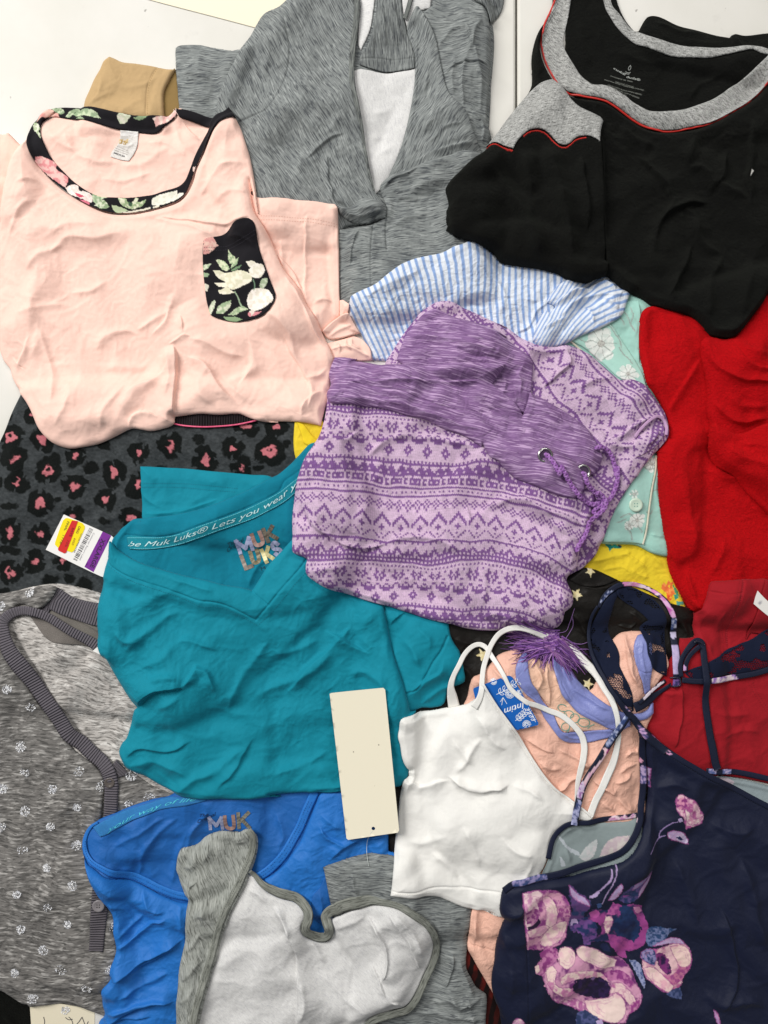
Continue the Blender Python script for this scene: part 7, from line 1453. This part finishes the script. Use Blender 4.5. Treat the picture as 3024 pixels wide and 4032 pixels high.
layer('front', 'L 96,872 104,848 130,832 200,818 300,806 400,788 500,780 600,758 700,728 760,705 800,680 840,645 880,590 905,540 925,480 945,430 958,380 964,330 962,260 952,180 938,100 922,40 905,0 890,-40 930,-60 970,-30 1010,10 1050,45 1100,80 1150,112 1200,145 1300,205 1400,258 1480,300 1560,345 1659,402 1950,540 1950,2200 200,2200 150,1900 125,1750 112,1680 100,1600 78,1550 62,1500 52,1450 50,1400 56,1340 65,1300 72,1230 80,1180 92,1110 108,1060 122,1030 100,1008 90,985 86,950 90,910', M_NAVY, T=12, w=46, r=5, f=2, und=(4, 300), seed=142, corner=70, paint=shapes_paint(NV, FL2, 11),
      folds='4,30,r L 100,1010 150,990 200,960 230,900 | -1.2,3.5,g L 210,850 225,980 238,1120 248,1280 256,1450 262,1671 | 5,34 L 1500,700 1560,900 1600,1100 1659,1250 | 5,34,l L 1380,1000 1450,1200 1480,1400 1400,1600 | 4,30 L 1300,480 1400,540 1500,560 1600,520 | 4,34 L 1100,700 1200,900 1250,1100 | 4,30 L 1000,300 1100,260 1200,300 | 4,30 L 110,1100 160,1300 150,1500 | 5,34 L 1280,1500 1400,1560 1560,1540 1659,1600', auto=(8, 2.2, 30, 300, 70, 40))
ribbon('neck_binding', 'L 112,862 160,832 230,818 300,806 370,795 450,778 540,758 620,738 700,712 770,675 830,625 875,565 905,500 928,430 942,370 948,300 946,220 938,140 930,60 924,0', 26, M_NAVY, NV, 2.0, .3, 3, paint=shapes_paint(NV, BIND + FL[-4:-2], 7))
stitches('neck_stitching', 'L 1000,50 1100,122 1200,182 1300,240 1400,292 1500,347 1600,402 1659,430', M_THREAD, '#232b48', 6, 4, 1.6)
stitches('neck_stitching', 'L 300,832 400,812 500,790 600,766 700,738 780,700 850,640 900,580 935,500 962,420 975,330', M_THREAD, '#232b48', 6, 4, 1.6)
ribbon('neck_binding', 'L 930,-30 970,5 1030,50 1100,100 1200,160 1300,218 1400,270 1500,325 1600,380 1700,430 1850,500', 22, M_NAVY, NV, 2.0, .3, 3, paint=shapes_paint(NV, FL[-2:], 7))
def lace(x, y):
    ux = x + 3 * fbm(x / 20, y / 20, 4); uy = y + 3 * fbm(x / 20, y / 20, 6)
    r_ = np.floor(uy / 7.5); q = ((ux + (r_ % 2) * 4.5) % 9 - 4.5) ** 2 / 10.5 + ((uy % 7.5) - 3.75) ** 2 / 7.0
    dens = fbm(x / 34, y / 34, 15, 2) + LACE_BIAS(x, y)
    return (q < 1) & (dens > .02)
def LB1(x, y): return .55 * sstep(2620, 2760, y) - .35
LACE_BIAS = LB1
LCN = '#10182f'
layer('lace_trim', 'N 1340,20 1300,60 1240,120 1200,180 1170,250 1140,340 1125,430 1120,520 1140,600 1165,660 1200,720 1240,800 1290,870 1340,930 1400,980 1440,960 1430,890 1422,830 1400,770 1375,720 1350,660 1335,620 1340,560 1330,500 1300,430 1280,370 1275,300 1290,220 1310,140 1340,80', M_JERSEY, color=LCN, T=2.0, w=10, r=2, f=3, seed=143, und=(1, 100), cut=lace, t0=.8)
layer('lace_trim', 'O 310,160 370,140 440,150 540,180 620,230 690,290 740,360 765,440 770,560 768,700 765,820 770,960 700,930 650,900 620,860 600,800 580,740 575,660 550,590 545,520 570,480 610,455 560,400 480,340 400,290 330,230', M_JERSEY, color=LCN, T=2.0, w=10, r=2, f=3, seed=144, und=(1, 100), cut=lace, t0=.8, zn=.035)
LACE_BIAS = lambda x, y: -.12
layer('lace_trim', 'O 880,900 960,860 1050,830 1130,790 1180,770 1240,740 1300,705 1370,680 1440,650 1500,630 1560,600 1600,565 1659,520 1800,430 1800,850 1659,880 1560,905 1450,925 1350,935 1250,940 1100,955 950,960', M_JERSEY, color=LCN, T=2.0, w=10, r=2, f=3, seed=145, und=(1, 100), cut=lace, t0=.8)
EDGE = [('O 130,275 165,215 210,165 250,170 230,215 180,255', '#aab0cf', {'b': '#27365f', 'ns': 9}), ('O 340,100 400,95 470,100 560,130 640,170 690,205 670,220 600,175 520,150 430,135 370,140', '#e5cdd8', {'b': '#d98cc0', 'ns': 16}), ('O 680,195 720,240 760,300 800,370 800,410 760,400 720,310 690,260', '#b65fa6', {'b': '#d9a8d0', 'ns': 12}), ('O 770,420 815,415 830,510 780,520', '#3e4f80', {'b': '#c0c4dc', 'ns': 9}), ('O 775,545 835,550 835,600 790,610', '#c8c0dc'), ('O 765,660 835,665 850,900 780,920 765,800', '#c5b4da', {'b': '#b0a4cc', 'ns': 14}),
        ('O 1125,945 1180,935 1350,925 1400,980 1250,1000 1120,1000', '#e6d3d8', {'b': '#8a64a8', 'ns': 14}), ('O 340,1150 400,1190 480,1300 420,1260 360,1230', '#c9a6cc', {'b': '#2a3660', 'ns': 8}), ('O 470,1370 520,1400 560,1480 500,1520 490,1430', '#c9a0cc', {'b': '#3a3a6c', 'ns': 8}), ('O 770,955 850,955 855,1030 770,1030', '#2c2a5c', {'b': '#7a5a9c', 'ns': 8})]
ep = shapes_paint(LCN, EDGE, 9)
ribbon('lace_edging', 'O 120,320 145,260 185,205 240,160 300,125 370,112 450,118 540,140 620,175 690,225 740,290 775,370 795,450 805,540 808,640 810,740 812,830 815,930 812,1020', [12, 18, 22, 22, 18, 18, 18, 18, 20, 22, 22, 24, 26, 28, 30, 32, 32, 32], M_NAVY, LCN, 2.0, .8, 4, paint=ep)
ribbon('lace_edging', 'O 120,310 80,400 62,520 60,640 85,760 130,870 185,980 240,1080 310,1180 380,1265 440,1330 500,1410 560,1480 640,1545 720,1610', [10, 12, 14, 14, 14, 16, 20, 26, 28, 30, 28], M_NAVY, LCN, 2.0, .8, 4, paint=ep)
ribbon('lace_edging', 'O 860,965 960,975 1080,975 1200,968 1320,962 1450,945 1560,925 1659,895 1800,850', 22, M_NAVY, LCN, 1.8, .8, 4, paint=ep)
ribbon('strap', 'O 860,940 850,860 870,780 910,710 960,650 1010,620 1050,640 1060,700 1065,800 1075,920 1085,1050 1095,1200 1115,1350 1140,1500 1165,1620 1190,1740 1210,1790', [18, 18, 20, 24, 24, 26, 26, 26, 26, 28, 28, 28, 30, 30, 30], M_NAVY, LCN, 2.2, 1.2, 6)
ribbon('strap', 'O 900,890 905,820 940,750 990,700 1030,670', 18, M_NAVY, LCN, 2.0, 1.0, 6, paint=shapes_paint(LCN, [('O 870,840 905,850 900,910 875,900', '#cfa6d4')]))
ribbon('strap', 'O 430,1210 500,1185 580,1150 650,1110 710,1070 770,1020', [40, 36, 26, 16, 12], M_NAVY, LCN, 2.4, 1.2, 4)
ribbon('strap', 'O 470,1170 540,1120 610,1070 680,1025 740,990', 14, M_NAVY, '#b9aeca', 2.0, 1.0, 4, paint=shapes_paint(LCN, [('O 500,1130 560,1085 640,1035 720,990 730,1000 650,1055 570,1105 520,1145', '#d9cdd8')]))
FSTR = [('N 1350,1010 1400,1010 1380,1050 1350,1090 1300,1180 1260,1250 1230,1230 1280,1130', '#2b3f70', {'b': '#aeb6d6', 'ns': 9}), ('N 1210,1250 1262,1262 1240,1310 1180,1390 1100,1500 1060,1600 1040,1650 1030,1600 1080,1480 1150,1390 1220,1300', '#e6c4cc', {'b': '#d6a8c0', 'ns': 20, 'thr': -.1}), ('N 960,1850 950,1780 990,1700 1020,1640 1050,1660 1010,1780 1000,1840', '#2c3c6c', {'b': '#a6a8cc', 'ns': 8}), ('N 1025,1540 1060,1500 1070,1560 1040,1640 1010,1620', '#8f5a9a', {'b': '#d0c0d8', 'ns': 7}), ('N 1240,1270 1265,1262 1255,1300 1235,1300', '#b03a8a')]
ribbon('strap', 'N 1400,1010 1350,1085 1290,1175 1235,1260 1180,1345 1125,1430 1075,1520 1035,1620 1005,1720 985,1830', [24, 26, 28, 28, 26, 26, 26, 28, 28, 26], M_NAVY, LCN, 2.4, 1.4, 8, paint=shapes_paint(LCN, FSTR, 9))
tube('strap_slider', 'O 770,960 800,952 850,958 855,985 852,1020 820,1032 775,1028 768,1000', 1.1, M_BUTTON, '#1b1c2e', lift=1.0)
tube('strap_ring', 'O 985,640 1010,625 1050,640 1078,658', 1.0, M_BUTTON, '#1b1c2e', lift=1.5)

# ================================================================ blank cream swing tag with its nylon loop
thing('cream_swing_tag', 'blank cream paper tag with punched hole and clear loop, on the teal tee', 'tag', (1430, 3000))
card('tag_card', 'M 712,1499 716,1497 828,1482 832,1486 862,1790 859,1795 752,1817 748,1814', M_PAPER, '#f1e9d2', .9, extra=.2, q=1.0, corner=25, curl=2.5, hole=('K 780,600', 7))
tube('nylon_loop', 'K 780,600 765,615 752,640 742,680 737,720 736,760 742,800 750,838', .35, M_CLEAR, '#c9cfc9', lift=1.2, seg=6)
line_decal('pencil_marks', ['K 738,340 742,380 750,430', 'K 782,395 790,412 798,405 785,398'], 1.4, M_INK, '#8a8272', lift=.2)
line_decal('pencil_marks', [ring('K', 793, 322, 4, 4), ring('K', 837, 313, 3, 3), ring('K', 815, 54, 3, 3), ring('K', 650, 100, 2.5, 2.5)], 2.0, M_INK, '#8f8775', lift=.2)
